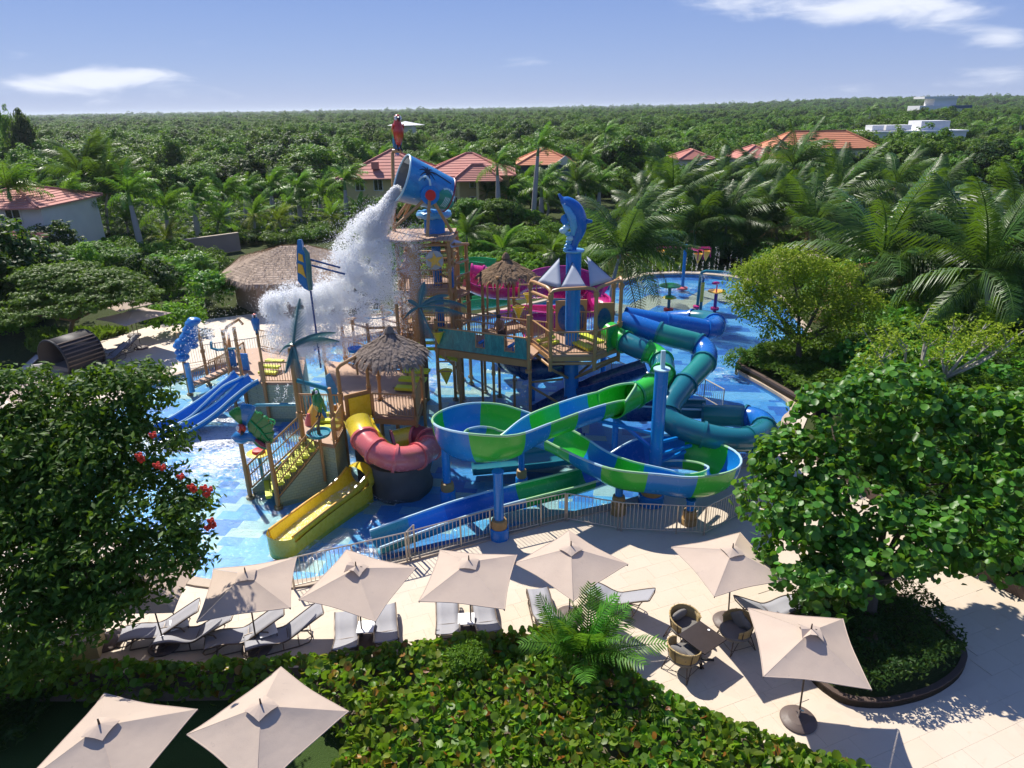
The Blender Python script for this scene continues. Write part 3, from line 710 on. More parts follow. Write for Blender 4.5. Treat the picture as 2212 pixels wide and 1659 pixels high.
# the big green and blue open slide: mouth, near loop, crossing, second loop, exit chute
def circ(cx, cy, rx, ry, a): return cx + rx * cos(radians(a)), cy + ry * sin(radians(a))
FLC = ['green', 'blue'] * 10 + ['green', 'blue', 'bluemid', 'bluemid', 'greend', 'greend', 'bluemid', 'bluemid', 'blue', 'dishteal']
ctrl = [(*g3(1345, 886, 2.82), .6, .6), (*g3(1310, 898, 2.80), .75, .75), (*g3(1250, 918, 2.78), .8, .8), (*g3(1165, 950, 2.76), .8, .75)]
for a, z, hl, hr in ((-62, 2.72, 1.0, .55), (-90, 2.68, 1.15, .5), (-120, 2.62, 1.2, .5), (-150, 2.52, 1.15, .5), (180, 2.42, 1.05, .5), (150, 2.32, 1.0, .5), (120, 2.22, 1.0, .5), (95, 2.12, 1.0, .5), (72, 2.0, 1.0, .5)):
    x, y = circ(-.75, 21.65, 1.5, 1.55, a); ctrl.append((x, y, z, hl, hr))
ctrl += [(1.15, 22.75, 1.80, .8, .55), (2.05, 22.1, 1.62, .75, .6), (2.85, 21.25, 1.45, .7, .75), (3.7, 20.62, 1.28, .75, .9)]
for a, z, hl, hr in ((-112, 1.15, .6, .95), (-85, 1.05, .5, 1.0), (-55, 1.0, .5, 1.0), (-25, .95, .5, .95), (5, .9, .5, .95), (40, .85, .5, .95), (75, .8, .5, 1.0), (110, .76, .5, 1.0), (145, .72, .5, .9)):
    x, y = circ(5.75, 21.62, 1.8, 1.3, a); ctrl.append((x, y, z, hl, hr))
ctrl += [(3.3, 22.0, .65, .5, .55), (2.2, 21.55, .55, .5, .5), (.4, 20.98, .42, .5, .5), (-1.6, 20.25, .28, .5, .5), (-3.2, 19.55, .12, .48, .48), (-4.55, 18.85, .02, .45, .45)]
flume('green and blue banded slide with two loops and a long exit chute', ctrl, FLC, seg=1.35, w=1.02)
# green closed tube feeding the open slide
tube_slide('short green closed tube slide dropping from the hexagon deck into the open flume', [g3(1316, 716, 4.12), g3(1348, 737, 3.95), g3(1387, 755, 3.8), g3(1416, 768, 3.62), g3(1431, 786, 3.5), g3(1431, 810, 3.38), g3(1414, 830, 3.3), g3(1394, 843, 3.25), g3(1372, 853, 3.22)],
           ['green', 'teal', 'green', 'teal', 'green'], r=.47, flange='greend', seg=1.05, first_flange=False)
mo = thing('slide_mouth', 'flared green mouth where the closed tube opens into the flume', 'slide', g3(1372, 853, 3.22)); ma, mb = Vector(g3(1374, 852, 3.22)), Vector(g3(1288, 898, 3.12)); md_ = (mb - ma).normalized(); ms_ = md_.cross(Vector((0, 0, 1))).normalized(); mu_ = ms_.cross(md_); vs = []; NR, NA = 9, 20; e0 = []; e1 = []
for j in range(NR + 1):
    f = j / NR; th = pi * (1 - .40 * f ** .7); rr = .47 + .20 * f; c = ma.lerp(mb, f * .62) - ma + mu_ * (rr - .47 + .04 * f)
    for i in range(NA + 1): a = -th + 2 * th * i / NA; vs.append(c + ms_ * (sin(a) * rr) - mu_ * (cos(a) * rr))
    e0.append(vs[-NA - 1]); e1.append(vs[-1])
o = MB().add(vs, [(j * (NA + 1) + i, j * (NA + 1) + i + 1, (j + 1) * (NA + 1) + i + 1, (j + 1) * (NA + 1) + i) for j in range(NR) for i in range(NA)]).build('bowl', M['green'], mo, True); o.modifiers.new('s', 'SOLIDIFY').thickness = .05
MB().tube(e0, .045, 6).tube(e1, .045, 6).build('rim', M['rimg'], mo, True)
# long teal tube with the wide hairpin on the right
tube_slide('long teal and blue closed tube slide with a wide hairpin at its low end', [g3(1345, 694, 4.5), g3(1392, 709, 4.35), g3(1441, 725, 4.15), g3(1480, 735, 4.0), g3(1509, 744, 3.85), g3(1526, 764, 3.65), g3(1517, 789, 3.5), g3(1487, 822, 3.2), g3(1460, 856, 2.9), g3(1445, 879, 2.65), g3(1443, 901, 2.4),
            g3(1464, 920, 2.2), g3(1509, 936, 2.0), g3(1563, 948, 1.85), g3(1612, 950, 1.75), g3(1643, 937, 1.65), g3(1651, 919, 1.55), g3(1634, 905, 1.45), g3(1603, 900, 1.35), g3(1564, 898, 1.25), g3(1520, 897, 1.15)],
           ['bluemid', 'tealg', 'bluemid', 'tealg', 'teal', 'teal', 'teal', 'teal'], r=.46, flange='teal', seg=1.75, first_flange=False)
# far blue tube with its little loop
tube_slide('far blue tube slide looping back behind the teal tube', [g3(1350, 684, 4.6), g3(1400, 692, 4.4), g3(1452, 700, 4.2), g3(1500, 707, 4.0), g3(1530, 712, 3.85), g3(1546, 706, 3.75), g3(1536, 694, 3.65), g3(1505, 689, 3.5), g3(1460, 690, 3.3), g3(1415, 695, 3.1)],
           ['bluemid', 'bluemid', 'bluemid', 'teal'], r=.46, flange='bluemid', seg=2.0, first_flange=False)
# open run out of the teal tube
flume('dark blue open run out sweeping left below the teal tubes', [(*g3(1525, 900, .9), .55, .55), (*g3(1470, 900, .8), .6, .6), (*g3(1415, 905, .7), .8, .8), (*g3(1350, 905, .6), .9, .9), (*g3(1300, 890, .5), .8, .8)], ['teal', 'bluedark'], seg=1.9, w=1.05, rimmat='rim')
# dark blue chute under the deck and two shaded exits in the water
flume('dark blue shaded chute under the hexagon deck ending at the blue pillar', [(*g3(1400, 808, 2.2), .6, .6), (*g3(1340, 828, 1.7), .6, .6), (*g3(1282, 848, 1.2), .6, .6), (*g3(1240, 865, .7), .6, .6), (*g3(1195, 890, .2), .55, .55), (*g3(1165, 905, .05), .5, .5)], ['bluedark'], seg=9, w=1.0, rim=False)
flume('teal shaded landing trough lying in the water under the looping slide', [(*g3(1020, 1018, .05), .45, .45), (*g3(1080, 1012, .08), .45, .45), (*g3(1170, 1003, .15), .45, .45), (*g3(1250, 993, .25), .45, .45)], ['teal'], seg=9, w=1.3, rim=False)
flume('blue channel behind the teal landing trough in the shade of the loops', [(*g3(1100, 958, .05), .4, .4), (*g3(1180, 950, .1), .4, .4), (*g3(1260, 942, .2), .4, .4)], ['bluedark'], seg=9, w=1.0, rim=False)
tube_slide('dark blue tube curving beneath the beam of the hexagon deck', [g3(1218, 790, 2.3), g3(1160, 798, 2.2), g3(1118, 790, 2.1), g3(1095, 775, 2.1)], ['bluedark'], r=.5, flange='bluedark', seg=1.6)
# magenta slides behind the tower
flume('wide magenta open slide curling round behind the sail roofed pillar', [(*g3(1005, 622, 4.6), .6, .6), (*g3(1050, 640, 4.2), .6, .6), (*g3(1100, 645, 3.9), .6, .7), (*g3(1150, 642, 3.6), .6, .9), (*g3(1210, 642, 3.3), .6, 1.0), (*g3(1262, 648, 3.0), .5, 1.2), (*g3(1290, 660, 2.8), .5, 1.2), (*g3(1288, 678, 2.5), .5, 1.1), (*g3(1255, 690, 2.2), .5, .9), (*g3(1205, 694, 1.9), .6, .8), (*g3(1150, 690, 1.6), .7, .7), (*g3(1090, 690, 1.3), .7, .7)],
      ['magenta'], seg=2.6, w=1.25, rimmat='magenta', rimr=.06)
flume('high magenta arch of slide rising behind the thatched hut', [(*g3(1300, 640, 3.9), 1.0, .7), (*g3(1270, 626, 4.2), 1.1, .7), (*g3(1215, 618, 4.4), 1.2, .7), (*g3(1150, 622, 4.5), 1.1, .7), (*g3(1118, 634, 4.3), .8, .7)], ['magenta'], seg=2.6, w=1.2, rimmat='magenta', rimr=.06)
flume('green slide curving through the shade between the huts', [(*g3(1060, 588, 5.0), .6, .6), (*g3(1025, 584, 5.0), .6, .6), (*g3(990, 590, 4.9), .6, .6)], ['greend'], seg=3, w=1.1, rimmat='greend')
flume('deep green lower slide behind the bridge deck', [(*g3(1100, 655, 3.0), .6, .6), (*g3(1060, 662, 2.8), .6, .6), (*g3(1015, 668, 2.5), .6, .6)], ['greend'], seg=3, w=1.1, rimmat='greend')
tube_slide('purple pink corrugated tube peeping out above the magenta slide', [g3(1018, 588, 5.2), g3(1045, 592, 5.1), g3(1075, 604, 4.9), g3(1100, 618, 4.7)], ['magenta'], r=.42, flange='magenta', seg=.7)
tube_slide('magenta covered slide hull in the shade behind the railing', [g3(1130, 706, 2.5), g3(1165, 700, 2.6), g3(1212, 705, 2.5)], ['magenta'], r=.62, flange='magenta', seg=2.6)

# support columns of the slides
def pylon(label, base, ztop, r=.15, foot=True, mat='blue', footmat='concrete_ring', bfoot='blue', arm=None, tall=.38):
    t = thing('support_column', label, 'column', (base[0], base[1], 0), group='blue columns carrying the slides')
    MB().cyl((0, 0, -.3), (0, 0, ztop), r, n=16).build('shaft', M[mat], t, True)
    if foot:
        MB().lathe([(r * 1.95, -.3), (r * 1.95, tall), (r * 1.8, tall + .03), (0.01, tall + .031)], n=24).build('footing', M[bfoot], t, True)
        MB().lathe([(r * 1.25, tall + .02), (r * 1.62, tall + .03), (r * 1.68, tall + .2), (r * 1.5, tall + .33), (r * 1.05, tall + .36)], n=24).build('collar', M[footmat], t, True)
    MB().lathe([(r * 1.25, ztop - .03), (r * 1.25, ztop + .01), (.01, ztop + .012)], n=16).build('cap', M[mat], t, True)
    return t
q = G(1079, 1166, 0); pylon('front blue column standing on the deck with a banded round footing', (q.x, q.y + .15), 2.55, .165)
q = G(968, 1078, 0); pylon('blue column in the water under the left end of the looping slide', (q.x, q.y), 2.45, .15)
q = G(1127, 1050, 0); pylon('thin blue column in the water behind the front column', (q.x, q.y), 2.2, .12)
q = G(1335, 1108, 0); pylon('short column with a brown footing inside the fence, left one', (q.x, q.y), 1.15, .14, bfoot='concrete_ring')
q = G(1408, 1092, 0); pylon('short column with a wide blue footing beneath the second loop', (q.x, q.y + .2), .85, .24)
q = G(1488, 1130, 0); pylon('short column with an ochre footing inside the fence, right one', (q.x, q.y), .95, .14, bfoot='concrete_ring', tall=.2)
q = G(1656, 1000, 0); pylon('teal column under the hairpin of the long tube slide', (q.x, q.y), 1.4, .13, mat='teal', foot=False)
q = G(1625, 1090, 0); pylon('thin teal column beside the big round leaved tree', (q.x, q.y + .3), 1.9, .09, mat='teal', foot=False)
for label, px, py, zt, r in (('blue column beside the dolphin pillar beyond the water', 1150, 853, 2.0, .13), ('blue column under the far end of the green tube', 1300, 858, 3.1, .15), ('grey blue column under the slide crossing', 1240, 975, 1.9, .11), ('second grey blue column under the slide crossing', 1327, 978, 2.4, .13), ('blue column holding the middle of the teal tube', 1432, 900, 2.3, .13), ('blue column beneath the upper teal bend', 1490, 868, 3.2, .14)):
    q = G(px, py, 0); pylon(label, (q.x, q.y), zt, r, foot=False)
# the tall pylon in the middle of the second loop with its arms
q = Vector((5.17, 21.95, 0)); t = thing('pylon', 'tall blue pylon rising through the second loop with a pale arm on top', 'column', q)
zt = V(1424, 798, q.y).z
MB().cyl((0, 0, -.3), (0, 0, zt), .235, n=20).build('shaft', M['blue'], t, True)
MB().lathe([(.29, zt), (.29, zt + .04), (.01, zt + .045)], n=20).build('cap', M['rim'], t, True)
m = MB(); top = V(1433, 757, q.y + .05) - q; m.beam((.02, 0, zt), top, .14, .14); m.build('arm', M['rim'], t)
for a, b in (((1245, 906), (1390, 905)), ((1412, 960), (1335, 888))): pass
br = MB()
def arm(a, b, w=.1): br.beam(Vector(a), Vector(b), w, w)
arm((0, 0, 2.6), V(1290, 908, 22.8) - q); arm((0, 0, 1.9), V(1310, 888, 23.6) - q); arm((0, 0, 2.9), V(1436, 870, 23.0) - q); arm((0, 0, 1.75), V(1493, 962, 22.9) - q); arm((0, 0, 1.4), V(1480, 975, 22.7) - q); arm((0, 0, 2.25), V(1462, 946, 22.9) - q)
br.build('brace', M['blue'], t)

# yellow and coral tube slide with its long landing trough
YL = [g3(771, 912, 2.35), g3(782, 935, 2.2), g3(795, 960, 2.0), g3(818, 982, 1.85)]
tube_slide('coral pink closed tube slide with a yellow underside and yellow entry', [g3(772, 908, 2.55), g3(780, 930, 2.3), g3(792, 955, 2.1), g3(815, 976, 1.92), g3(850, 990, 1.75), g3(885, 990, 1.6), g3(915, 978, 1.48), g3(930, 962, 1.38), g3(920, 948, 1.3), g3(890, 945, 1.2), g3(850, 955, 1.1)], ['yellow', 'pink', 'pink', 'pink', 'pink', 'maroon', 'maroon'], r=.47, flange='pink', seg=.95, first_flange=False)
flume('yellow belly trough hanging beneath the coral tube', [(*g3(772, 914, 2.05), .3, .3), (*g3(782, 938, 1.80), .3, .3), (*g3(797, 962, 1.6), .3, .3), (*g3(818, 984, 1.42), .34, .34), (*g3(852, 998, 1.26), .34, .34), (*g3(887, 998, 1.12), .34, .34), (*g3(916, 986, 1.0), .34, .34), (*g3(931, 970, .9), .34, .34)], ['yellow'], seg=9, w=1.0, rim=False)
tr, P_, fr_ = flume('long yellow landing trough pointing down left into the blue pool', [(*g3(778, 1052, .22), .75, .75), (*g3(762, 1066, .2), .62, .62), (*g3(735, 1085, .16), .5, .5), (*g3(690, 1118, .1), .5, .5), (*g3(640, 1158, .03), .52, .52), (*g3(612, 1182, .0), .55, .55)], ['yellow'], seg=9, w=.94, rimmat='orange', rimr=.05)
m = MB(); p0, p1 = P_[-1] - P_[0], P_[-3] - P_[0]; d = (p0 - p1).normalized(); s = d.cross(Vector((0, 0, 1))).normalized()
vs = []; fs = []; NA = 10
for i in range(NA + 1):
    a = pi * i / NA; off = s * (-cos(a) * .56) + d * (sin(a) * .34)
    for z in (-.28, .53): vs.append(p0 + off + Vector((0, 0, z)))
for i in range(NA): fs.append((2 * i, 2 * i + 2, 2 * i + 3, 2 * i + 1))
m.add(vs, fs); m.add([v for v in vs[1::2]] + [v + d * .0 - Vector((0, 0, .06)) for v in vs[1::2]], [])
m.build('rounded_end', M['yellow'], tr, True)
m = MB(); pts = [p - P_[0] for p in P_]
for sd in (-1, 1):
    a = [(p + s * (sd * .55)) for p in pts]; m.add([p + Vector((0, 0, .3)) for p in a] + [Vector((p.x, p.y, -P_[0].z - .3)) for p in a], [(i, i + 1, len(a) + i + 1, len(a) + i) for i in range(len(a) - 1)])
m.build('skirt', M['yellow'], tr)
m = MB(); wv = []; 
hood = MB(); hp = [P_[0] - P_[0] + Vector((0, 0, .40)), P_[2] - P_[0] + Vector((0, 0, .40))]; hood.tube([hp[0] - (hp[1] - hp[0]) * .6, hp[0], hp[0].lerp(hp[1], .5)], [.56, .6, .6], 18, cap=False); hood.build('hood', M['yellow'], tr, True)
wm = MB(); pts2 = [p - P_[0] + Vector((0, 0, .20)) for p in P_]
wm.add([p + s * .42 for p in pts2] + [p - s * .42 for p in pts2], [(i, i + 1, len(pts2) + i + 1, len(pts2) + i) for i in range(len(pts2) - 1)])
def m_rush():
    t = NT('rushing_water'); p = t.pos(); f = t.noise(7, 7, .7, p, 1.5); c = t.mix(f, (.60, .52, .03), (.74, .68, .22)); c = t.mix(t.math('MULTIPLY', t.math('GREATER_THAN', f, .56), .8), c, (.88, .88, .80)); t.bsdf(c, .12, .6, normal=t.bump(f, .8, .06)); return t.m
M['rush'] = m_rush()
wm.build('rushing_water', M['rush'], tr, True)

# double blue slide on the left
for k, (dx, lab) in enumerate(((0, 'left lane of the twin blue slides running into the shallow water'), (1, 'right lane of the twin blue slides beside the pale brick wall'))):
    ox = 29 * k
    flume(lab, [(*g3(522 + ox * 1.05, 818 + 8 * k, 1.75), .3, .3), (*g3(508 + ox, 827 + 9 * k, 1.62), .3, .3), (*g3(485 + ox, 845 + 12 * k, 1.25), .3, .3), (*g3(455 + ox, 870 + 14 * k, .75), .3, .3), (*g3(425 + ox * .9, 893 + 15 * k, .35), .3, .3), (*g3(390 + ox * .8, 915 + 14 * k, .08), .28, .28), (*g3(352 + ox * .8, 932 + 14 * k, -.05), .25, .25), (*g3(325 + ox * .8, 944 + 14 * k, -.1), .22, .22)],
          ['blue', 'bluemid', 'blue'], seg=8, w=.95, rimmat='rim', rimr=.05, group='twin blue slides on the left')
# ------------------------------------------------------------------ the climbing structure
def post(t, x, y, z0, z1, r=.075, mat='tan_post', collars=(), name='post', base=True, o=None):
    m = MB(); o = o or Vector((0, 0, 0)); c = Vector((x, y, 0)) - Vector((o.x, o.y, 0))
    m.cyl(c + Vector((0, 0, z0)), c + Vector((0, 0, z1)), r, n=10)
    if base: m.cyl(c + Vector((0, 0, z0)), c + Vector((0, 0, z0 + .12)), r * 1.9, n=10)
    for z in collars: m.cyl(c + Vector((0, 0, z - .09)), c + Vector((0, 0, z + .09)), r * 1.45, n=10)
    return m.build(name, M[mat], t, True)
def deck_slab(t, poly, z, th=.14, mat='deck_brown', o=None, name='deck', planks=0.0, ang=0.0):
    o = o or Vector((0, 0, 0)); P = [(p[0] - o.x, p[1] - o.y) for p in poly]
    return MB().prism(P, z - th, z).build(name, M[mat], t)
def rail_panel(t, a, b, h=1.0, mats=('tan_rail', 'tan_rail'), o=None, sp=.12, name='railing', low=.08):
    o = o or Vector((0, 0, 0)); m = MB(); railing(m, Vector(a) - o, Vector(b) - o, h=h, sp=sp, r=.014, rail=.036, low=low)
    return m.build(name, M[mats[0]], t)
def pipe(t, pts, r=.06, mat='tan_post', o=None, name='beam', n=8, per=0):
    o = o or Vector((0, 0, 0)); P = [Vector(p) - o for p in pts]
    if per: P = [Vector(p) for p in spline(P, per)]
    return MB().tube(P, r, n).build(name, M[mat], t, True)
def steps(t, a, b, width, n, o=None, mat='lime', z0=0, z1=1, name='stair_step'):
    """a->b run of treads climbing from z0 to z1; each tread is a piece"""
    o = o or Vector((0, 0, 0)); a, b = Vector(a) - o, Vector(b) - o; d = (b - a); d.z = 0; L = d.length; d.normalize(); s = Vector((-d.y, d.x, 0)); rz = atan2(d.y, d.x)
    for i in range(n):
        p = a + d * (L * (i + .5) / n); z = z0 + (z1 - z0) * (i + 1) / n
        MB().box((p.x, p.y, z - .06), (L / n * .74, width, .12), rz).box((p.x + d.x * L / n * .5, p.y + d.y * L / n * .5, z - .05), (.03, width * .98, .03), rz).build(name, M[mat], t)
def up(p, z): return Vector((p[0], p[1], z))

# ---- hexagon deck, dolphin pillar, sails
PC = V(1233, 880, 29.2); PC = Vector((PC.x, PC.y, 0))
t = thing('pillar', 'thick blue pillar with a flat disc top rising through the hexagon deck', 'pillar', PC)
zt = V(1232, 541, 29.2).z
MB().cyl((0, 0, -.3), (0, 0, zt), .33, n=28).build('shaft', M['blue'], t, True)
MB().lathe([(.42, zt - .05), (.46, zt), (.44, zt + .04), (.01, zt + .045)], n=28).build('disc', M['sky_blue'], t, True)
HZ = 3.62
hexp = [V(1146, 700, 29.9), V(1189, 776, 27.75), V(1284, 776, 27.75), V(1337, 740, 28.9), V(1322, 720, 30.6), V(1190, 700, 31.2)]
hexp = [Vector((p.x, p.y, HZ)) for p in hexp]
t = thing('hexagon_deck', 'tan hexagonal play deck on braced posts round the blue pillar', 'play deck', PC); O = PC
deck_slab(t, [(p.x, p.y) for p in hexp], HZ, .16, 'deck_brown', O)
fr_ = MB()
for a, b in zip(hexp, hexp[1:] + hexp[:1]): fr_.beam(a - O + Vector((0, 0, -.2)), b - O + Vector((0, 0, -.2)), .09, .2)
fr_.build('edge_beam', M['tan_post'], t)
tops = [V(1145, 612, 29.9).z, V(1189, 634, 27.75).z, V(1285, 630, 27.75).z, V(1328, 612, 28.9).z, V(1270, 612, 30.6).z, V(1190, 605, 31.2).z]
for p, z in zip(hexp, tops): post(t, p.x, p.y, HZ - .75, z, .085, collars=(HZ - .2, z - .12, HZ + 1.0), o=O, base=False)
for (i, j) in ((0, 1), (1, 2), (2, 3), (0, 5), (3, 4)):
    a, b = hexp[i], hexp[j]; za, zb = tops[i], tops[j]; mid = (a + b) / 2
    pipe(t, [up(a, za), up(a.lerp(b, .06), za + .12), up(a.lerp(b, .2), za + .17), up(mid, (za + zb) / 2 + .17), up(a.lerp(b, .8), zb + .17), up(a.lerp(b, .94), zb + .12), up(b, zb)], .075, o=O, name='arch')
pipe(t, [up(hexp[0], tops[0] - .35), up(hexp[1], tops[1] - .25)], .07, o=O)
for i in range(6):
    a = hexp[i]; pipe(t, [up(a, HZ - .65), up(PC.lerp(a, .19), HZ - 1.55)], .06, o=O, name='strut')
pipe(t, [up(hexp[1], HZ - .42), up(hexp[2], HZ - .42)], .07, o=O); pipe(t, [up(hexp[0], HZ - .55), up(hexp[1], HZ - .55)], .07, o=O); pipe(t, [up(hexp[2], HZ - .55), up(hexp[3], HZ - .55)], .07, o=O)
rail_panel(t, hexp[0], hexp[1], 1.0, o=O); rail_panel(t, hexp[1], hexp[2], 1.0, o=O); rail_panel(t, hexp[2], hexp[3], 1.0, o=O)
rail_panel(t, hexp[5], hexp[4], 1.0, o=O)
steps(t, hexp[1].lerp(hexp[2], .62) + Vector((0, .75, 0)), hexp[1].lerp(hexp[2], .95) + Vector((.25, 1.25, 0)), 1.5, 2, O, z0=HZ, z1=HZ + .42)
steps(t, PC + Vector((-.9, -.3, 0)), PC + Vector((-1.25, .1, 0)), 1.0, 2, O, z0=HZ, z1=HZ + .3)
# portal panels with dark openings at the back
for (px0, px1, py, Yp) in ((1200, 1240, 662, 30.9), (1243, 1268, 664, 31.0), (1286, 1325, 672, 30.4)):
    a = V(px0, py, Yp); b = V(px1, py, Yp); a.z = HZ; b.z = HZ; d = (b - a); L = d.length; d.normalize(); nrm = Vector((-d.y, d.x, 0)); hgt = 1.55
    MB().box(((a + b) / 2 - O) + Vector((0, 0, hgt / 2)), (L, .07, hgt), atan2(d.y, d.x)).build('portal_panel', M['tan_post'], t)
    ov = [(a + b) / 2 - O + d * (cos(k * pi / 8) * L * .38) + Vector((0, 0, .72 + sin(k * pi / 8) * .60)) - nrm * .05 for k in range(16)]
    MB().plate(ov, nrm * .05).build('tube_entrance', M['bluedark'], t)
# green side panel on the right where the closed tube begins
a, b = hexp[2].lerp(hexp[3], .5), hexp[3] + Vector((.1, .2, 0)); m = MB(); m.plate([up(a, HZ - .2) - O, up(b, HZ - .4) - O, up(b, HZ + 1.05) - O, up(a, HZ + .95) - O], Vector((.07, -.07, 0))); m.build('side_panel', M['greend'], t)
# sails
for k, (lab, A, B_, C_, Y) in enumerate((('pale sail triangle leaning out to the left of the blue pillar', (1208, 556), (1158, 610), (1212, 624), 28.6), ('grey sail triangle hanging at the front of the blue pillar', (1237, 566), (1209, 622), (1268, 622), 28.1), ('grey sail triangle spreading to the right of the blue pillar', (1268, 553), (1327, 606), (1275, 620), 28.7), ('shaded sail triangle behind the blue pillar', (1262, 560), (1300, 600), (1285, 590), 30.0))):
    a, b, c = V(*A, Y + .55), V(*B_, Y - .1 if k != 0 else Y + .6), V(*C_, Y - .4)
    if k == 2: b = V(*B_, Y + .6)
    me = MB(); N_ = 6; vs = []; idx = {}
    for i in range(N_ + 1):
        for j in range(N_ + 1 - i):
            u_, v_ = i / N_, j / N_; w_ = 1 - u_ - v_; p = a * w_ + b * u_ + c * v_; ctr = (a + b + c) / 3
            p = p + (ctr - p) * (.12 * (u_ * v_ + v_ * w_ + u_ * w_)); p.z -= .35 * (u_ * v_ * w_)
            idx[i, j] = len(vs); vs.append(p - a)
    fs = []
    for i in range(N_):
        for j in range(N_ - i):
            fs.append((idx[i, j], idx[i + 1, j], idx[i, j + 1]))
            if i + j < N_ - 1: fs.append((idx[i + 1, j], idx[i + 1, j + 1], idx[i, j + 1]))
    o = me.add(vs, fs).build('sail', M['sail'], None, True); o.location = a; tag(o, lab, 'sail', 'sails round the dolphin pillar')
    so_ = o.modifiers.new('solid', 'SOLIDIFY'); so_.thickness = .015
    MB().tube([vs[idx[0, 0]], vs[idx[N_, 0]]], .012, 5).tube([vs[idx[N_, 0]], vs[idx[0, N_]]], .012, 5).build('hem', M['black'], o)

# ---- bridge deck with the painted teal panel
BZ = 3.4
bl, brr = V(945, 752, 29.7), V(1143, 788, 27.85); bl.z = brr.z = BZ
dv = (brr - bl).normalized(); nv = Vector((-dv.y, dv.x, 0))
if nv.y < 0: nv = -nv
O = bl.copy(); O.z = 0
t = thing('bridge_deck', 'tan bridge deck with a teal painted side panel spanning to the hexagon deck', 'play deck', O)
bk = nv * 2.3
deck_slab(t, [(p.x, p.y) for p in (bl, brr, brr + bk, bl + bk)], BZ, .12, 'deck_brown', O)
fb = MB(); fb.beam(bl - O + Vector((0, 0, -.22)), brr - O + Vector((0, 0, -.22)), .1, .3); fb.beam(bl + bk - O + Vector((0, 0, -.22)), brr + bk - O + Vector((0, 0, -.22)), .1, .3); fb.build('edge_beam', M['tan_post'], t)
def m_mural():
    tt = NT('painted_reef_panel'); p = tt.obj(); mp = tt.n('ShaderNodeMapping'); mp.inputs['Scale'].default_value = (2.6, 2.6, .9); tt.l(p, mp.inputs[0])
    f = tt.noise(2.2, 6, .7, mp.outputs[0], 1.8); g = tt.noise(.9, 3, .5, p); c = tt.ramp(f, [(.3, (.008, .10, .10)), (.45, (.012, .20, .18)), (.56, (.02, .30, .25)), (.68, (.08, .45, .36))]); c = tt.mix(tt.math('MULTIPLY', g, .5), c, (.01, .24, .27)); tt.bsdf(c, .35, .5, coat=.3); return tt.m
M['mural'] = m_mural()
Lb = (brr - bl).length; pb, pt_ = BZ + .0, BZ + .95
def at_(s, z): return bl + dv * (Lb * s) - nv * .09 + Vector((0, 0, z - BZ)) - O
wins = ((.445, .545), (.755, .865)); zlo, zhi = pb + .26, pt_ - .03
segs = [(0.04, wins[0][0]), (wins[0][1], wins[1][0]), (wins[1][1], .985)]
m = MB()
for s0, s1 in segs: m.plate([at_(s0 + (.0 if s0 > .05 else -.03), pb), at_(s1, pb), at_(s1, pt_), at_(s0, pt_)], nv * .05)
for s0, s1 in wins: m.plate([at_(s0, pb), at_(s1, pb), at_(s1, zlo), at_(s0, zlo)], nv * .05)
m.build('painted_panel', M['mural'], t)
wf = MB()
for s0, s1 in wins:
    for a, b in ((at_(s0, zlo), at_(s1, zlo)), (at_(s0, zlo), at_(s0, zhi)), (at_(s1, zlo), at_(s1, zhi))): wf.beam(a, b, .05, .05)
wf.beam(at_(0, pt_ + .02), at_(1, pt_ + .02), .07, .05); wf.build('panel_frame', M['tan_rail'], t)
for s0, s1 in wins:
    c = at_((s0 + s1) / 2, zlo + .22) + nv * .35; MB().cyl(c + Vector((-.22, 0, -.12)), c + Vector((.2, 0, .12)), .07, n=10).cyl(c + Vector((0, 0, -.45)), c, .035, n=8).cyl(c + Vector((.1, 0, .1)), c + Vector((.28, .05, .02)), .03, n=6).build('water_cannon', M['blue'], t, True)
rail_panel(t, bl + bk, brr + bk, 1.0, o=O); rail_panel(t, bl + nv * 1.15 + dv * .4, brr + nv * 1.15 - dv * 1.6, 1.02, o=O)
for s, dz in ((0.0, 1.35), (1.0, 2.0)):
    for q in (0, 1):
        p = bl + dv * (Lb * s) + bk * q - nv * .06 * (1 - q); post(t, p.x, p.y, -.3 if s == 0 else BZ - .6, BZ + dz, .08, collars=(BZ - .1, BZ + .95), o=O)
for s in (.24, .62):
    for q in (0, 1): p = bl + dv * (Lb * s) + bk * q; post(t, p.x, p.y, -.3, BZ - .15, .065, o=O, collars=(BZ - .9,))
pipe(t, [up(bl + dv * .2, BZ - .3), up(bl + dv * 1.3, BZ - 1.2)], .05, o=O, name='strut'); pipe(t, [up(bl + dv * Lb * .24, BZ - 1.0), up(bl + dv * Lb * .24 - dv * .9, BZ - .35)], .05, o=O, name='strut')
# braced legs to the right under the joint
q1 = V(1145, 780, 28.9); q2 = V(1235, 830, 29.2)
pipe(t, [(q1.x, q1.y, -.3), (q1.x, q1.y, 3.3)], .075, o=O, name='post'); pipe(t, [(q1.x, q1.y, 1.9), (PC.x - .4, PC.y, 1.9)], .055, o=O, name='strut'); pipe(t, [(q1.x, q1.y, 1.7), (PC.x - .4, PC.y, .6)], .055, o=O, name='strut')

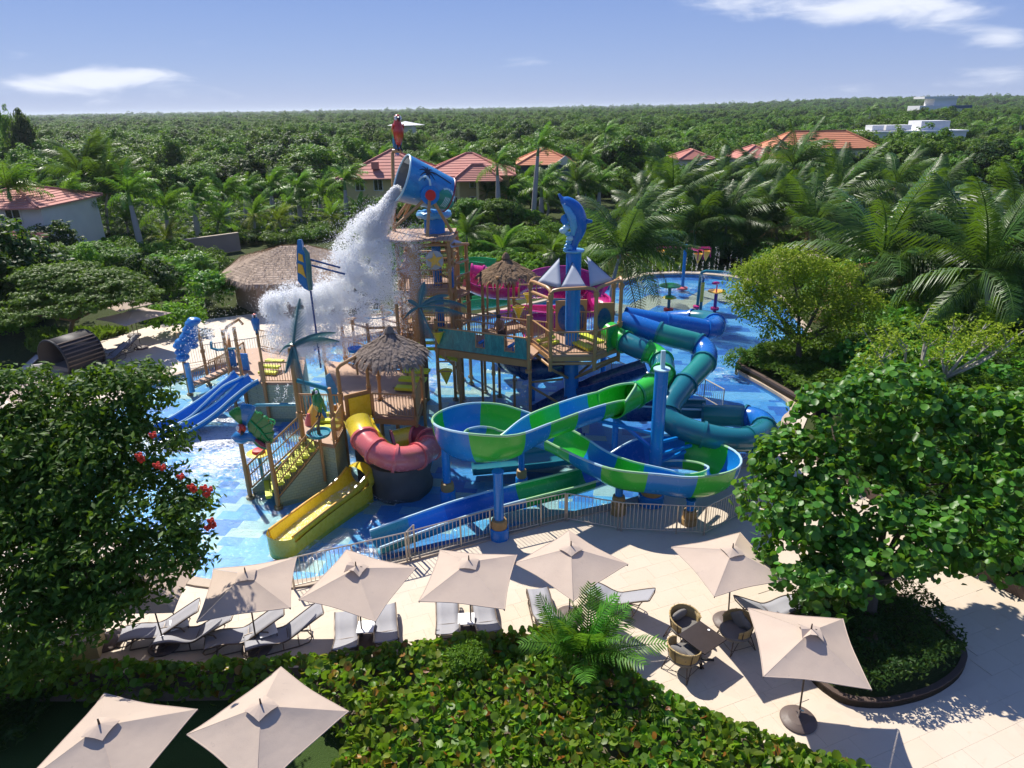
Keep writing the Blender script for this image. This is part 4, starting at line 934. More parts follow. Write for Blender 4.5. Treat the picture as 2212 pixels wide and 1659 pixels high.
# ---- bucket tower
TZ = [3.35, 5.45, 7.85]
tc = V(925, 640, 33.4); O = Vector((tc.x, tc.y, 0))
t = thing('bucket_tower', 'tall tan scaffold tower carrying the tipping bucket', 'tower', O)
cA = [(-1.15, -1.35), (1.25, -1.35), (1.45, 1.4), (-1.2, 1.4)]
cpos = V(903, 700, 32.2)
MB().tube([(cpos.x - O.x, cpos.y - O.y, z) for z in (-.3, 1.5, 3.4, 5.4, 7.6)], [.36, .33, .3, .29, .28], 14).build('bark_column', M['column'], t, True)
c2 = V(884, 700, 33.2); MB().tube([(c2.x - O.x, c2.y - O.y, z) for z in (-.3, 2, 3.6)], [.3, .28, .27], 12).build('bark_column', M['column'], t, True)
for (x, y) in cA: post(t, O.x + x, O.y + y, -.3, TZ[2] - .05, .085, collars=(TZ[0], TZ[1], TZ[1] + 1.0, TZ[2] - .5), o=O)
for z in TZ[:2]:
    deck_slab(t, [(O.x + x, O.y + y) for x, y in cA], z, .14, 'deck_brown', O)
    for a, b in zip(cA, cA[1:] + cA[:1]):
        pipe(t, [(O.x + a[0], O.y + a[1], z - .2), (O.x + b[0], O.y + b[1], z - .2)], .07, o=O)
        rail_panel(t, (O.x + a[0], O.y + a[1], z), (O.x + b[0], O.y + b[1], z), 1.0, o=O)
        pipe(t, [(O.x + a[0], O.y + a[1], z + 1.35), (O.x + b[0], O.y + b[1], z + 1.35)], .055, o=O)
for a, b in zip(cA, cA[1:] + cA[:1]):
    pipe(t, [(O.x + a[0], O.y + a[1], TZ[2] - .9), (O.x + b[0] * .55, O.y + b[1] * .55, TZ[2] - .15)], .055, o=O, name='strut')
    pipe(t, [(O.x + a[0], O.y + a[1], TZ[2] - .22), (O.x + b[0], O.y + b[1], TZ[2] - .22)], .07, o=O)
# plank roof, one piece per plank
rp = [V(857, 489, 32.5), V(979, 500, 33.2), V(930, 517, 31.3), V(862, 510, 31.3)]
rx0, rx1, ry0, ry1 = O.x - 1.75, O.x + 1.45, O.y - 1.7, O.y + 1.7
npl = 15
for i in range(npl):
    x = rx0 + (rx1 - rx0) * (i + .5) / npl; MB().box((x - O.x, 0, TZ[2] + .03 + random.uniform(-.01, .01)), ((rx1 - rx0) / npl - .02, ry1 - ry0, .06)).build('roof_plank', M['deck_brown'], t)
# awning behind the roof, grey cloth
a = [V(958, 507, 33.4), V(1008, 528, 34.6), V(975, 535, 32.6)]
o = MB().plate(a, Vector((0, 0, .02))).build('sail', M['sail']); tag(o, 'small grey sail tucked under the plank roof of the tower', 'sail', 'sails round the dolphin pillar')
# taller side bay on the right
for (px, Y) in ((981, 33.0), (1011, 34.2), (1010, 35.2)):
    p = V(px, 640, Y); post(t, p.x, p.y, -.3, V(px, 527, Y).z, .08, collars=(TZ[1], TZ[1] + .95), o=O)
pA, pB, pC_ = V(981, 527, 33.0), V(1011, 527, 34.2), V(1010, 527, 35.2)
pipe(t, [pA, pB], .07, o=O); pipe(t, [pB, pC_], .07, o=O); pipe(t, [V(982, 570, 33.0), V(1008, 562, 34.2)], .07, o=O); pipe(t, [V(951, 592, 32.1), V(976, 603, 33)], .06, o=O); pipe(t, [V(940, 612, 32), V(1000, 612, 33.6)], .05, o=O)
rail_panel(t, up(pA, TZ[1] - .6), up(pB, TZ[1] - .6), 1.0, o=O); rail_panel(t, up(pA, TZ[0]), up(pB, TZ[0]), 1.0, o=O)
b1 = [(pA.x, pA.y), (pB.x, pB.y), (pC_.x, pC_.y), (pA.x - .2, pC_.y)]; deck_slab(t, b1, TZ[1] - .6, .12, 'deck_brown', O); deck_slab(t, b1, TZ[0], .12, 'deck_brown', O)
# yellow stair flights seen through the frame
steps(t, V(905, 665, 33.5), V(930, 640, 34.6), 1.1, 6, O, z0=TZ[0], z1=TZ[1]); steps(t, V(925, 720, 31.6), V(930, 700, 32.6), 1.2, 4, O, z0=TZ[0] - .9, z1=TZ[0])
steps(t, V(960, 700, 30.6), V(985, 690, 31.4), 1.2, 4, O, z0=2.3, z1=3.3)
# blue inner tube standing in the tower
MB().cyl(Vector((.55, -.2, TZ[0])), Vector((.55, -.2, TZ[2] - .4)), .22, n=14).build('blue_pipe', M['blue'], t, True)
MB().box((1.35, -.6, TZ[1] + .5), (.06, .9, .9)).build('blue_panel', M['blue'], t)

# left bays of the tower behind the falling water: posts, rails and decks at 2 m
t = thing('rope_bay', 'tan posts rails and net bay half hidden by the falling water', 'play deck', V(800, 700, 32)); O = V(800, 700, 32); O.z = 0; t.location = O
bp = [V(742, 740, 31.5), V(800, 770, 30.2), V(865, 770, 30.2), V(870, 720, 33)]
bp = [up(p, 2.3) for p in bp]
deck_slab(t, [(p.x, p.y) for p in bp], 2.3, .14, 'deck_brown', O)
for p, ztop in zip(bp, (4.6, 4.4, 5.3, 5.6)): post(t, p.x, p.y, -.3, ztop, .075, collars=(2.3, 3.4), o=O)
for a, b in zip(bp, bp[1:] + bp[:1]):
    rail_panel(t, a, b, 1.0, o=O); pipe(t, [up(a, 4.2), up(b, 4.2)], .06, o=O)
for (x0, y0, x1, y1, Y) in ((850, 652, 900, 655, 32.4), (850, 670, 892, 655, 31.9), (868, 600, 900, 600, 32.2), (868, 690, 892, 673, 31.6), (830, 690, 868, 700, 31.4)):
    pipe(t, [V(x0, y0, Y), V(x1, y1, Y)], .05, o=O)
ringc = V(815, 678, 31.5); MB().tube([ringc - O + Vector((cos(k * pi / 12) * .75, sin(k * pi / 12) * .75, 0)) for k in range(24)], .03, 6, closed=True).build('spray_hoop', M['sky_blue'], t, True)
for px, py, Y in ((856, 640, 31.8), (825, 660, 31.2), (872, 590, 32.0), (760, 690, 31.0)):
    p = V(px, py, Y); post(t, p.x, p.y, 2.3, p.z, .06, collars=(p.z - .1,), o=O, base=False)

# ---- lower deck, thatched hut, landing and stair
LZ = 2.1
lp = [V(737, 903, 24.6), V(806, 884, 24.9), V(806, 905, 24.4), V(900, 905, 24.4), V(905, 865, 26.4), V(850, 790, 30.0), V(702, 776, 30.4)]
lp = [G(px, py, LZ) for px, py in ((741, 903), (808, 886), (809, 899), (899, 904), (912, 862), (872, 800), (702, 778))]
O = up(lp[0], 0)
t = thing('lower_deck', 'broad brown lower deck leading from the spray to the thatched hut', 'play deck', O)
deck_slab(t, [(p.x, p.y) for p in lp], LZ, .16, 'deck_brown', O)
rail_panel(t, lp[2], lp[3], 1.0, o=O); rail_panel(t, lp[3], lp[4], 1.0, o=O)
fbm = MB()
for a, b in zip(lp, lp[1:] + lp[:1]): fbm.beam(a - O + Vector((0, 0, -.2)), b - O + Vector((0, 0, -.2)), .09, .22)
fbm.build('edge_beam', M['tan_post'], t)
for p, z1 in ((lp[0], 4.1), (lp[6], 3.6)): post(t, p.x, p.y, -.3, z1, .08, collars=(LZ, LZ + 1.0), o=O)
a, b = lp[0], G(722, 790, LZ); pipe(t, [up(lp[0], 4.1), up(lp[0], 4.2), up(lp[0].lerp(lp[1], .1), 4.32), up(lp[0].lerp(lp[1], .6), 4.55)], .07, o=O, name='arch')
w = MB(); tp = [up(lp[0], 0) - O, up(lp[1], 0) - O]
w.beam(tp[0] + Vector((0, 0, LZ - .15)), tp[1] + Vector((0, 0, LZ - .15)), .12, .3); w.build('tan_fascia', M['tan_post'], t)
for px, py, z in ((829, 962, LZ), (860, 930, LZ)): q = G(px, py, 0); post(t, q.x, q.y, -.3, z, .09, 'tan_post', o=O)
# portal for the yellow tube
pn = [lp[0].lerp(lp[1], .12), lp[0].lerp(lp[1], .95)]
m = MB(); m.plate([up(pn[0], LZ - .25) - O, up(pn[1], LZ - .25) - O, up(pn[1], LZ + .95) - O, up(pn[0], LZ + .95) - O], Vector((.02, .09, 0))); m.build('portal_panel', M['tan_post'], t)
m = MB(); d_ = (pn[1] - pn[0]).normalized(); off = Vector((d_.y, -d_.x, 0)) * .09
m.plate([up(pn[0].lerp(pn[1], .1), LZ - .2) - O + off, up(pn[0].lerp(pn[1], .92), LZ - .2) - O + off, up(pn[0].lerp(pn[1], .92), LZ + .8) - O + off, up(pn[0].lerp(pn[1], .1), LZ + .8) - O + off], off * .3); m.build('slide_entry', M['yellow'], t)
steps(t, G(880, 850, LZ), G(905, 820, LZ), 1.2, 3, O, z0=LZ, z1=LZ + .6)

def thatch_roof(t, c, rx, ry, z_eave, z_top, n, seed, mat, o, name='thatch_roof', tuft=True, L=.55, gap=.2):
    """conical roof of overlapping frond strips with a shaggy eave"""
    r = random.Random(seed); m = MB(); c = Vector((c[0], c[1], 0)) - Vector((o.x, o.y, 0))
    rings = 7; seg = 28; vs = []; fs = []
    for j in range(rings + 1):
        f = j / rings
        for i in range(seg):
            a = 2 * pi * i / seg; w_ = 1 + .04 * sin(5 * a + seed); vs.append(c + Vector((cos(a) * rx * f * w_, sin(a) * ry * f * w_, z_top + (z_eave - z_top) * (f ** .8))))
    for j in range(rings):
        for i in range(seg): i2 = (i + 1) % seg; fs.append((j * seg + i, (j + 1) * seg + i, (j + 1) * seg + i2, j * seg + i2))
    m.add(vs, fs); base = m.build(name, M[mat], t)
    sm = MB()
    for k in range(n):
        a = r.uniform(0, 2 * pi); f = sqrt(r.uniform(0.02, 1.05)); f2 = f + L / max(rx, ry) * r.uniform(.7, 1.3); wd = r.uniform(.03, .07)
        def pt(ff, aa, lift): return c + Vector((cos(aa) * rx * ff, sin(aa) * ry * ff, z_top + (z_eave - z_top) * (min(ff, 1.0) ** .8) - max(0, ff - 1) * 1.15 + lift))
        l1 = r.uniform(.03, .10); p0, p1, p2 = pt(f, a, l1 * .6), pt((f + f2) / 2, a + r.uniform(-.05, .05), l1), pt(f2, a + r.uniform(-.08, .08), l1 * .2)
        s_ = Vector((-sin(a), cos(a), 0)) * wd
        sm.add([p0 - s_, p0 + s_, p1 + s_, p1 - s_, p2], [(0, 1, 2, 3), (3, 2, 4)])
    o2 = sm.build('thatch_strands', M[mat], t); o2['kind'] = 'stuff'
    tm = MB(); tm.lathe([(.22, -.1), (.16, .05), (.10, .14), (.02, .2)], c + Vector((0, 0, z_top)), 10); tm.build('thatch_cap', M[mat], t)
hc = V(848, 800, 25.9); O2 = Vector((hc.x, hc.y, 0))
t = thing('thatched_hut', 'grey shaggy thatched hut on tan posts at the near end of the lower deck', 'hut', O2)
thatch_roof(t, hc, 1.28, 1.28, V(848, 768, 25.5).z + .05, V(846, 712, 25.9).z, 900, 3, 'thatchgrey', O2, L=.42)
for px, py, zt in ((801, 884, 4.2), (822, 862, 4.2), (899, 903, 4.2), (916, 866, 4.2)):
    q = G(px, py, LZ); post(t, q.x, q.y, -.3 if px > 830 else LZ - .1, zt, .07, collars=(LZ, LZ + 1.0), o=O2)
hc = V(1094, 620, 33.6); O3 = Vector((hc.x, hc.y, 0))
t = thing('thatched_hut', 'brown shaggy thatched hut on tan posts in front of the magenta slide', 'hut', O3)
thatch_roof(t, hc, 1.3, 1.25, V(1094, 597, 33).z, V(1093, 553, 33.6).z, 800, 5, 'thatchbrown', O3, L=.42)
for px, py, Y in ((1044, 690, 33.0), (1076, 690, 32.4), (1110, 660, 34.6), (1146, 640, 33.4)):
    p = V(px, py, Y); post(t, p.x, p.y, -.3, V(px, 598, Y).z, .075, collars=(3.4, 4.3), o=O3)
pl = [V(1044, 690, 33.0), V(1076, 690, 32.4), V(1146, 690, 33.2), V(1110, 680, 34.8)]
deck_slab(t, [(p.x, p.y) for p in pl], 3.1, .12, 'deck_brown', O3)
for a, b in zip(pl, pl[1:]): rail_panel(t, up(a, 3.1), up(b, 3.1), 1.0, o=O3)
MB().tube([V(1053, 700, 32.3) - O3, V(1053, 615, 32.3) - O3, V(1056, 610, 32.3) - O3, V(1095, 608, 32.6) - O3, V(1098, 612, 32.6) - O3, V(1098, 690, 32.6) - O3], .05, 7).build('hoop_frame', M['tan_post'], t, True)

# stair and landing at the front left
SZ = 1.9
land = [G(px, py, SZ) for px, py in ((690, 955), (722, 962), (742, 925), (737, 902), (652, 900), (655, 945))]
O = up(land[0], 0)
t = thing('stair_tower', 'yellow stepped stair with tan railings climbing to a brick walled landing', 'stairs', O)
deck_slab(t, [(p.x, p.y) for p in land], SZ, .14, 'deck_brown', O)
base_c = [G(px, py, 0) for px, py in ((688, 1010), (722, 1030), (745, 985), (735, 950), (650, 965), (655, 990))]
MB().prism([(p.x - O.x, p.y - O.y) for p in [up(q, 0) for q in land]], -.3, SZ - .15).build('brick_wall', M['tilewall'], t)
fL, fR = G(545, 1058, 0), G(600, 1082, 0); tL, tR = G(658, 945, SZ), G(694, 960, SZ)
fc, tcn = (fL + fR) / 2, (tL + tR) / 2
steps(t, up(fc, 0), up(tcn, 0), (fR - fL).length * .92, 8, O, z0=0.1, z1=SZ)
sb = MB()
for a, b in ((fR, tR), (fL, tL)):
    sb.add([up(a, -.3) - O, up(b, -.3) - O, up(b, SZ - .12) - O, up(a, .02) - O], [(0, 1, 2, 3)])
sb.build('brick_side', M['tilewall'], t)
for a, b in ((fL, tL), (fR, tR)):
    m = MB(); n_ = 22; A, B = up(a, .1) - O, up(b, SZ) - O; h = Vector((0, 0, .98))
    m.cyl(A + h, B + h, .036, n=6); m.cyl(A + h * .55, B + h * .55, .026, n=6); m.cyl(A, B, .036, n=6); m.cyl(A, A + h, .036, n=6); m.cyl(B, B + h, .036, n=6)
    for i in range(1, n_): p = A.lerp(B, i / n_); m.cyl(p, p + h, .014, n=4)
    m.build('railing', M['tan_rail'], t)
for px, py, ty in ((539, 1062, 953), (600, 1084, 955)):
    q = G(px, py, 0); post(t, q.x, q.y, -.3, V(px - 8, ty, q.y).z, .085, collars=(), o=O)
rail_panel(t, land[4], land[3], 1.0, o=O); rail_panel(t, land[1], land[2], 1.0, o=O)
# tall post with painted palm + teal cross pipe above the landing
for (bx, by, tx, ty, lab) in (((652, 948), 0, 0, 0, ''),):
    pass
pL, pR = G(654, 946, SZ), G(724, 948, SZ)
post(t, pL.x, pL.y, SZ - .1, V(631, 752, pL.y).z, .085, collars=(SZ + 1.0,), o=O); post(t, pR.x, pR.y, SZ - .1, V(712, 838, pR.y).z, .08, collars=(SZ + 1.0,), o=O)
pipe(t, [V(642, 822, pL.y), V(705, 840, pR.y), V(711, 848, pR.y)], .085, 'dishteal', O, 'spray_pipe', 10)
steps(t, G(705, 930, SZ), G(722, 905, SZ), 1.0, 3, O, z0=SZ, z1=SZ + .35)

# ---- left approach structure with brick wall
AZ = 1.75
ap = [G(px, py, AZ) for px, py in ((496, 800), (566, 826), (652, 826), (660, 770), (560, 750), (500, 758))]
O = up(ap[1], 0)
t = thing('approach_deck', 'pale brick walled deck at the top of the twin blue slides', 'play deck', O)
deck_slab(t, [(p.x, p.y) for p in ap], AZ, .12, 'deck_brown', O)
MB().prism([(p.x - O.x, p.y - O.y) for p in (ap[0].lerp(ap[1], .35), ap[1], ap[2], ap[3])], -.3, AZ - .13).build('brick_wall', M['tilewall'], t)
for a, b in ((ap[1], ap[2]), (ap[0], ap[5]), (ap[4], ap[3])): rail_panel(t, a, b, 1.0, o=O)
ra = [G(px, py, .0) for px, py in ((412, 842), (470, 838))]; rb = G(497, 805, AZ)
for off in (Vector((0, 0, 0)), Vector((.3, 1.5, 0))):
    a, mid, b = G(420, 838, 0) + off, up(G(470, 818, .7), .75) + off, up(ap[0], AZ) + off
    for p, q in ((a, mid), (mid, b)):
        m = MB(); h = Vector((0, 0, .95)); n_ = max(2, int((q - p).length / .14)); A, B = p - O, q - O
        m.cyl(A + h, B + h, .034, n=6); m.cyl(A, B, .034, n=6); m.cyl(A, A + h, .034, n=6); m.cyl(B, B + h, .034, n=6)
        for i in range(1, n_): w_ = A.lerp(B, i / n_); m.cyl(w_, w_ + h, .013, n=4)
        m.build('railing', M['tan_rail'], t)
steps(t, G(432, 832, 0), up(ap[0], 0) + Vector((.2, .6, 0)), 1.3, 7, O, z0=.1, z1=AZ, mat='deck_brown')
for px, py, ty, tx in ((409, 842, 718, 398), (450, 822, 712, 440), (497, 805, 712, 486), (523, 812, 706, 512), (646, 826, 770, 640), (570, 828, 780, 567)):
    q = G(px, py, 0 if px < 460 else AZ); post(t, q.x, q.y, -.3, V(tx, ty, q.y).z, .085, collars=(1.7,), o=O)
a, b = G(497, 805, AZ), G(523, 812, AZ)
pipe(t, [V(487, 715, a.y), V(490, 706, a.y), V(515, 690, a.y + .4), V(524, 700, a.y + .6)], .07, o=O, name='arch')
pipe(t, [V(520, 752, a.y + 1), V(470, 756, a.y + .6), V(457, 752, a.y + .5), V(456, 738, a.y + .5)], .07, 'dishteal', O, 'spray_pipe', 8)
for px, py in ((502, 792), (530, 800)):
    q = G(px, py, AZ); MB().box((q.x - O.x, q.y - O.y, AZ + .45), (.5, .06, .85), radians(-10)).build('blue_panel', M['blue'], t)
steps(t, G(575, 812, AZ), G(600, 795, AZ), .9, 3, O, z0=AZ, z1=AZ + .5)

# dark rock drum under the coral tube
rc = V(865, 1010, 23.4); rm = MB(); N1, N2 = 22, 6; vs = []; fs = []
for j in range(N2 + 1):
    for i in range(N1):
        a = 2 * pi * i / N1; rr = 1.18 + .12 * mnoise.noise(Vector((cos(a) * 2, sin(a) * 2, j * .5))); vs.append(Vector((cos(a) * rr, sin(a) * rr, -.3 + 1.35 * j / N2)))
for j in range(N2):
    for i in range(N1): i2 = (i + 1) % N1; fs.append((j * N1 + i, j * N1 + i2, (j + 1) * N1 + i2, (j + 1) * N1 + i))
fs.append(tuple(N2 * N1 + i for i in range(N1)))
o = rm.add(vs, fs).build('rock_drum', M['rock'], None, True); o.location = (rc.x, rc.y, 0); tag(o, 'dark rock faced drum standing in the water under the coral tube', 'rock base')
q = G(800, 985, .6); o = MB().plate([G(770, 960, 1.0), G(850, 985, 1.0), G(840, 1045, -.25), G(782, 1060, -.25)], Vector((.1, .35, 0))).build('rock_slab', M['rock']); tag(o, 'sloping brown rock wall behind the head of the yellow trough', 'rock wall')
# ------------------------------------------------------------------ bucket, statues, signs, spray toys
def basis_from(z, ref=Vector((0, 0, 1))):
    z = z.normalized(); x = ref.cross(z); x = x.normalized() if x.length > 1e-4 else Vector((1, 0, 0)); return Matrix((x, z.cross(x), z)).transposed()
A, B = V(868, 384, 32.55), V(969, 421, 33.35)
ax = (B - A).normalized(); Lk = (B - A).length; R0, R1 = 1.08, .80
sd = ax.cross(Vector((0, 0, 1))).normalized(); 
if sd.y > 0: sd = -sd                     # sd points to the viewer's side
upb = sd.cross(ax); 
if upb.z < 0: upb = -upb
t = thing('tipping_bucket', 'huge blue tipping bucket painted with palm and wave pouring water', 'bucket', A)
def cone(u, th, lift=0.0):
    r = R0 + (R1 - R0) * u + lift; return ax * (Lk * u) + (sd * cos(th) + upb * sin(th)) * r
N1 = 40
def ringset(us, lift=0): return [[cone(u, 2 * pi * i / N1, lift) for i in range(N1)] for u in us]
def skin(R, flip=False):
    vs = [p for r in R for p in r]; fs = []
    for j in range(len(R) - 1):
        for i in range(N1):
            i2 = (i + 1) % N1; q = (j * N1 + i, j * N1 + i2, (j + 1) * N1 + i2, (j + 1) * N1 + i); fs.append(q[::-1] if flip else q)
    return vs, fs
def m_bucket():
    tt = NT('bucket_paint'); p = tt.obj(); sp = tt.n('ShaderNodeSeparateXYZ'); tt.l(p, sp.inputs[0]); f = tt.noise(1.6, 6, .65, p, 1.2)
    c = tt.ramp(f, [(.25, (.010, .13, .36)), (.5, (.015, .21, .50)), (.7, (.03, .30, .58))]); low = tt.math('MULTIPLY', tt.math('SUBTRACT', -.75, sp.outputs[2]), 1.1); low = tt.math('MINIMUM', tt.math('MAXIMUM', low, 0), .85)
    c = tt.mix(tt.math('MULTIPLY', low, f), c, (.55, .60, .50)); st = tt.noise(9, 4, .7, p); c = tt.mix(tt.math('MULTIPLY', tt.math('GREATER_THAN', st, .64), .35), c, (.35, .55, .7)); tt.bsdf(c, .32, .5, coat=.3); return tt.m
M['bucket'] = m_bucket()
vs, fs = skin(ringset([0, .1, .3, .5, .7, .9, .98])); m = MB().add(vs, fs)
capc = len(m.v); endr = [cone(.98, 2 * pi * i / N1) for i in range(N1)]; end2 = [ax * (Lk * 1.02) + (p - ax * (Lk * .98)) * .88 for p in endr]
m.add(endr + end2, [(i, (i + 1) % N1, N1 + (i + 1) % N1, N1 + i) for i in range(N1)] + [tuple(N1 + i for i in range(N1))]); m.build('shell', M['bucket'], t, True)
vs, fs = skin(ringset([0, .3, .6, .9], -.05), True); m = MB().add(vs, fs); m.add([cone(.9, 2 * pi * i / N1, -.05) for i in range(N1)], [tuple(range(N1))]); m.build('lining', plain('dull_metal_lining', (.16, .17, .18), .5, .3, 2, metal=.3), t, True)
MB().tube([cone(0, 2 * pi * i / N1, -.02) for i in range(N1)], .045, 8, closed=True).build('rim', M['rim'], t, True)
MB().tube([cone(.985, 2 * pi * i / N1, .0) for i in range(N1)], .04, 8, closed=True).build('base_rim', M['maroon'], t, True)
# pale panel at the back of the mouth
m = MB(); m.add([cone(.35, pi * .5 + a, -.07) for a in (-.8, -.4, 0, .4, .8)] + [cone(.02, pi * .5 + a, -.08) for a in (-.8, -.4, 0, .4, .8)], [(i, i + 1, 6 + i, 5 + i) for i in range(4)]); m.build('lining_panel', M['white'], t)
# painted palm and wave as thin raised shapes
def strip(ptsu, w, mat, name, lift=.012):
    P = [Vector((*q, 0)) for q in ptsu]; vs = []; k = len(P)
    for i, p in enumerate(P):
        d = (P[min(i + 1, k - 1)] - P[max(i - 1, 0)]).normalized(); nn = Vector((-d.y, d.x, 0)); ww = w * (1 - .75 * i / (k - 1)) if name == 'painted_frond' else w
        for s_ in (-1, 1): q = p + nn * ww * s_; vs.append(cone(q.x / Lk, q.y / .95, lift))
    return MB().add(vs, [(2 * i, 2 * i + 1, 2 * i + 3, 2 * i + 2) for i in range(k - 1)])
tr_ = [Vector(q) for q in spline([(2.1, .62, 0), (1.6, .72, 0), (1.2, .78, 0), (.86, .62, 0)], 5)]
strip([(p.x, p.y) for p in tr_], .035, 'black', 'painted_trunk').build('painted_trunk', M['black'], t)
for k in range(9):
    a = 2 * pi * k / 9 + .3; q = spline([(.86, .62, 0), (.86 + .22 * cos(a), .62 + .22 * sin(a) + .06, 0), (.86 + .42 * cos(a), .62 + .36 * sin(a) - .06, 0)], 4); strip([(p[0], p[1]) for p in q], .05, 'black', 'painted_frond').build('painted_frond', M['black'], t)
def blob(cx, cy, rx, ry, name, mat, lift, n=26, wob=.12, seed=0):
    r = random.Random(seed); vs = [cone(cx / Lk, cy / .95, lift)]
    rings_ = 5
    for j in range(1, rings_ + 1):
        for i in range(n):
            a = 2 * pi * i / n; k = j / rings_ * (1 + (wob * sin(3 * a + seed) if j == rings_ else 0)); vs.append(cone((cx + rx * k * cos(a)) / Lk, (cy + ry * k * sin(a)) / .95, lift))
    fs = [(0, 1 + i, 1 + (i + 1) % n) for i in range(n)]
    for j in range(rings_ - 1):
        for i in range(n): b = 1 + j * n; fs.append((b + i, b + (i + 1) % n, b + n + (i + 1) % n, b + n + i))
    MB().add(vs, fs).build(name, M[mat], t)
M['wavegreen'] = plain('painted_wave_green', (.015, .26, .20), .35, .35, 2.5, coat=.3)
blob(2.0, -.42, .46, .62, 'painted_wave', 'wavegreen', .012, seed=2)
for k in range(7):
    a0 = .2 + k * .28; q = [(2.0 + (.42 + .05 * (k % 2)) * cos(a0 + s), -.36 + .62 * sin(a0 + s)) for s in (0, .12, .24)]; strip(q, .045, 'rim', 'painted_foam', .02).build('painted_foam', M['rim'], t)
for k in range(4):
    q = [(1.95 + .07 * k + .05 * sin(s * 3), -.75 + s) for s in (0, .2, .4, .6)]; strip(q, .018, 'rim', 'painted_foam', .018).build('painted_foam', M['rim'], t)
# hub with red disc, hook and legs
hubc = V(928, 421, 32.0) - A; hM = basis_from(-sd); hub = hubc - sd * .0
m = MB(); m.cyl(hub + sd * .05 - sd * .35, hub + sd * .12, .43, n=28); m.build('hub', M['blue'], t, True)
MB().cyl(hub + sd * .12, hub + sd * .19, .24, n=24).build('hub_disc', M['red'], t, True)
MB().tube([hub + Vector(q) + sd * .16 for q in ((-.52, 0, .62), (-.38, 0, .78), (-.15, 0, .82), (.0, 0, .66), (.02, 0, .42))], .05, 8).build('hook', M['rim'], t, True)
tl = thing('trestle', 'tan splayed trestle holding the hub of the tipping bucket', 'trestle', up(hubc + A, 7.9)); O = tl.location.copy()
for (px, py, Y, q0) in ((854, 489, 31.4, 1), (923, 511, 31.2, 1), (976, 501, 32.3, 1), (946, 489, 34.6, 0), (872, 470, 34.6, 0), (858, 470, 34.2, 0)):
    p = V(px, py, Y); h_ = A + hubc + (sd * .02 if q0 else -sd * 2.3); pipe(tl, [p, h_], .075, o=O, name='leg')
mp_ = V(848, 326, 34.4); pipe(tl, [up(V(850, 480, 34.4), 7.9), V(848, 332, 34.4), V(849, 326, 34.4), V(868, 326, 34.2)], .085, o=O, name='perch_post')
# blue drum with a pale scalloped ring under the bucket
dp = V(938, 480, 33.9); t = thing('drum', 'pale blue ringed drum under the tipping bucket', 'drum', up(dp, 7.9))
MB().lathe([(.52, 0), (.50, .7), (.55, .75)], n=24).build('barrel', M['blue'], t, True)
MB().tube([Vector((cos(k * pi / 12) * .72, sin(k * pi / 12) * .72, .86 + .05 * (k % 2))) for k in range(24)], .16, 8, closed=True).build('scalloped_ring', M['sky_blue'], t, True)

def parrot(label, base, h, yaw, body, belly, wing, head, tail, facec='white', name='parrot_statue', lean=-.12):
    t = thing(name, label, 'parrot statue', base, yaw)
    sp = [(0, .10, .10), (0, .04, .22), (0, 0, .36), (0, -.02, .52), (0, 0, .66), (0, .0, .76), (0, -.01, .84), (0, -.02, .92), (0, -.02, .985)]
    rr = [.03, .085, .135, .16, .15, .115, .095, .105, .03]
    MB().tube([Vector(p) * h for p in spline(sp, 3)], [float(x) * h for x in np.interp(np.linspace(0, 8, 25), range(9), rr)], 14).build('body', M[body], t, True)
    MB().ell(Vector((0, -.055, .47)) * h, Vector((.12, .115, .23)) * h, 12, 8).build('belly', M[belly], t, True)
    MB().ell(Vector((0, -.03, .90)) * h, Vector((.098, .105, .10)) * h, 12, 8).build('crown_of_head', M[head], t, True)
    for s in (-1, 1):
        MB().ell(Vector((.065 * s, -.075, .895)) * h, Vector((.05, .055, .065)) * h, 10, 6).build('face_patch', M[facec], t, True)
        MB().ell(Vector((.10 * s, -.10, .915)) * h, .014 * h, 6, 4).build('eye', M['black'], t)
        w = MB()
        for k in range(7):
            f = k / 6; w.ell(Vector((s * (.155 - .05 * f), .02 + .14 * f, .60 - .36 * f)) * h, Vector((.03, .065, .17)) * h, 8, 6, M=Matrix.Rotation(.45, 3, 'X'))
        w.build('wing', M[wing], t, True)
    MB().tube([Vector((0, -.12, .90)) * h, Vector((0, -.165, .885)) * h, Vector((0, -.18, .84)) * h, Vector((0, -.165, .80)) * h], [.05 * h, .042 * h, .028 * h, .006 * h], 8).build('beak', M['black'], t, True)
    tm = MB()
    for k in (-1, 0, 1): tm.tube([Vector((.03 * k, .12, .24)) * h, Vector((.04 * k, .21, .05)) * h, Vector((.045 * k, .27, -.16)) * h], [.045 * h, .04 * h, .01 * h], 7)
    tm.build('tail', M[tail], t, True)
    f = MB()
    for s in (-1, 1): f.tube([Vector((.05 * s, .02, .16)) * h, Vector((.05 * s, -.02, .05)) * h, Vector((.055 * s, -.10, .02)) * h], .025 * h, 6)
    f.build('feet', M['black'], t, True)
    return t
M['featherorange'] = plain('painted_feather_orange', (.60, .10, .02), .3, .3, 3, coat=.4)
def m_wing():
    tt = NT('tricolour_wing'); p = tt.obj(); sp = tt.n('ShaderNodeSeparateXYZ'); tt.l(p, sp.inputs[0]); z = tt.math('ADD', sp.outputs[2], tt.math('MULTIPLY', tt.noise(5, 3, .6, p), .12))
    tt.bsdf(tt.ramp(tt.math('DIVIDE', z, 1.25), [(.0, (.01, .12, .42)), (.42, (.012, .2, .45)), (.58, (.05, .35, .08)), (.74, (.6, .45, .04)), (.84, (.6, .05, .02))]), .3, .5, coat=.4); return tt.m
M['wing3'] = m_wing()
pb_ = V(863, 326, 34.2); parrot('big scarlet macaw statue perched on the post above the bucket', pb_, 1.62, radians(25), 'featherred', 'featherorange', 'wing3', 'featherred', 'featherblue')
q = V(698, 930, 23.3)
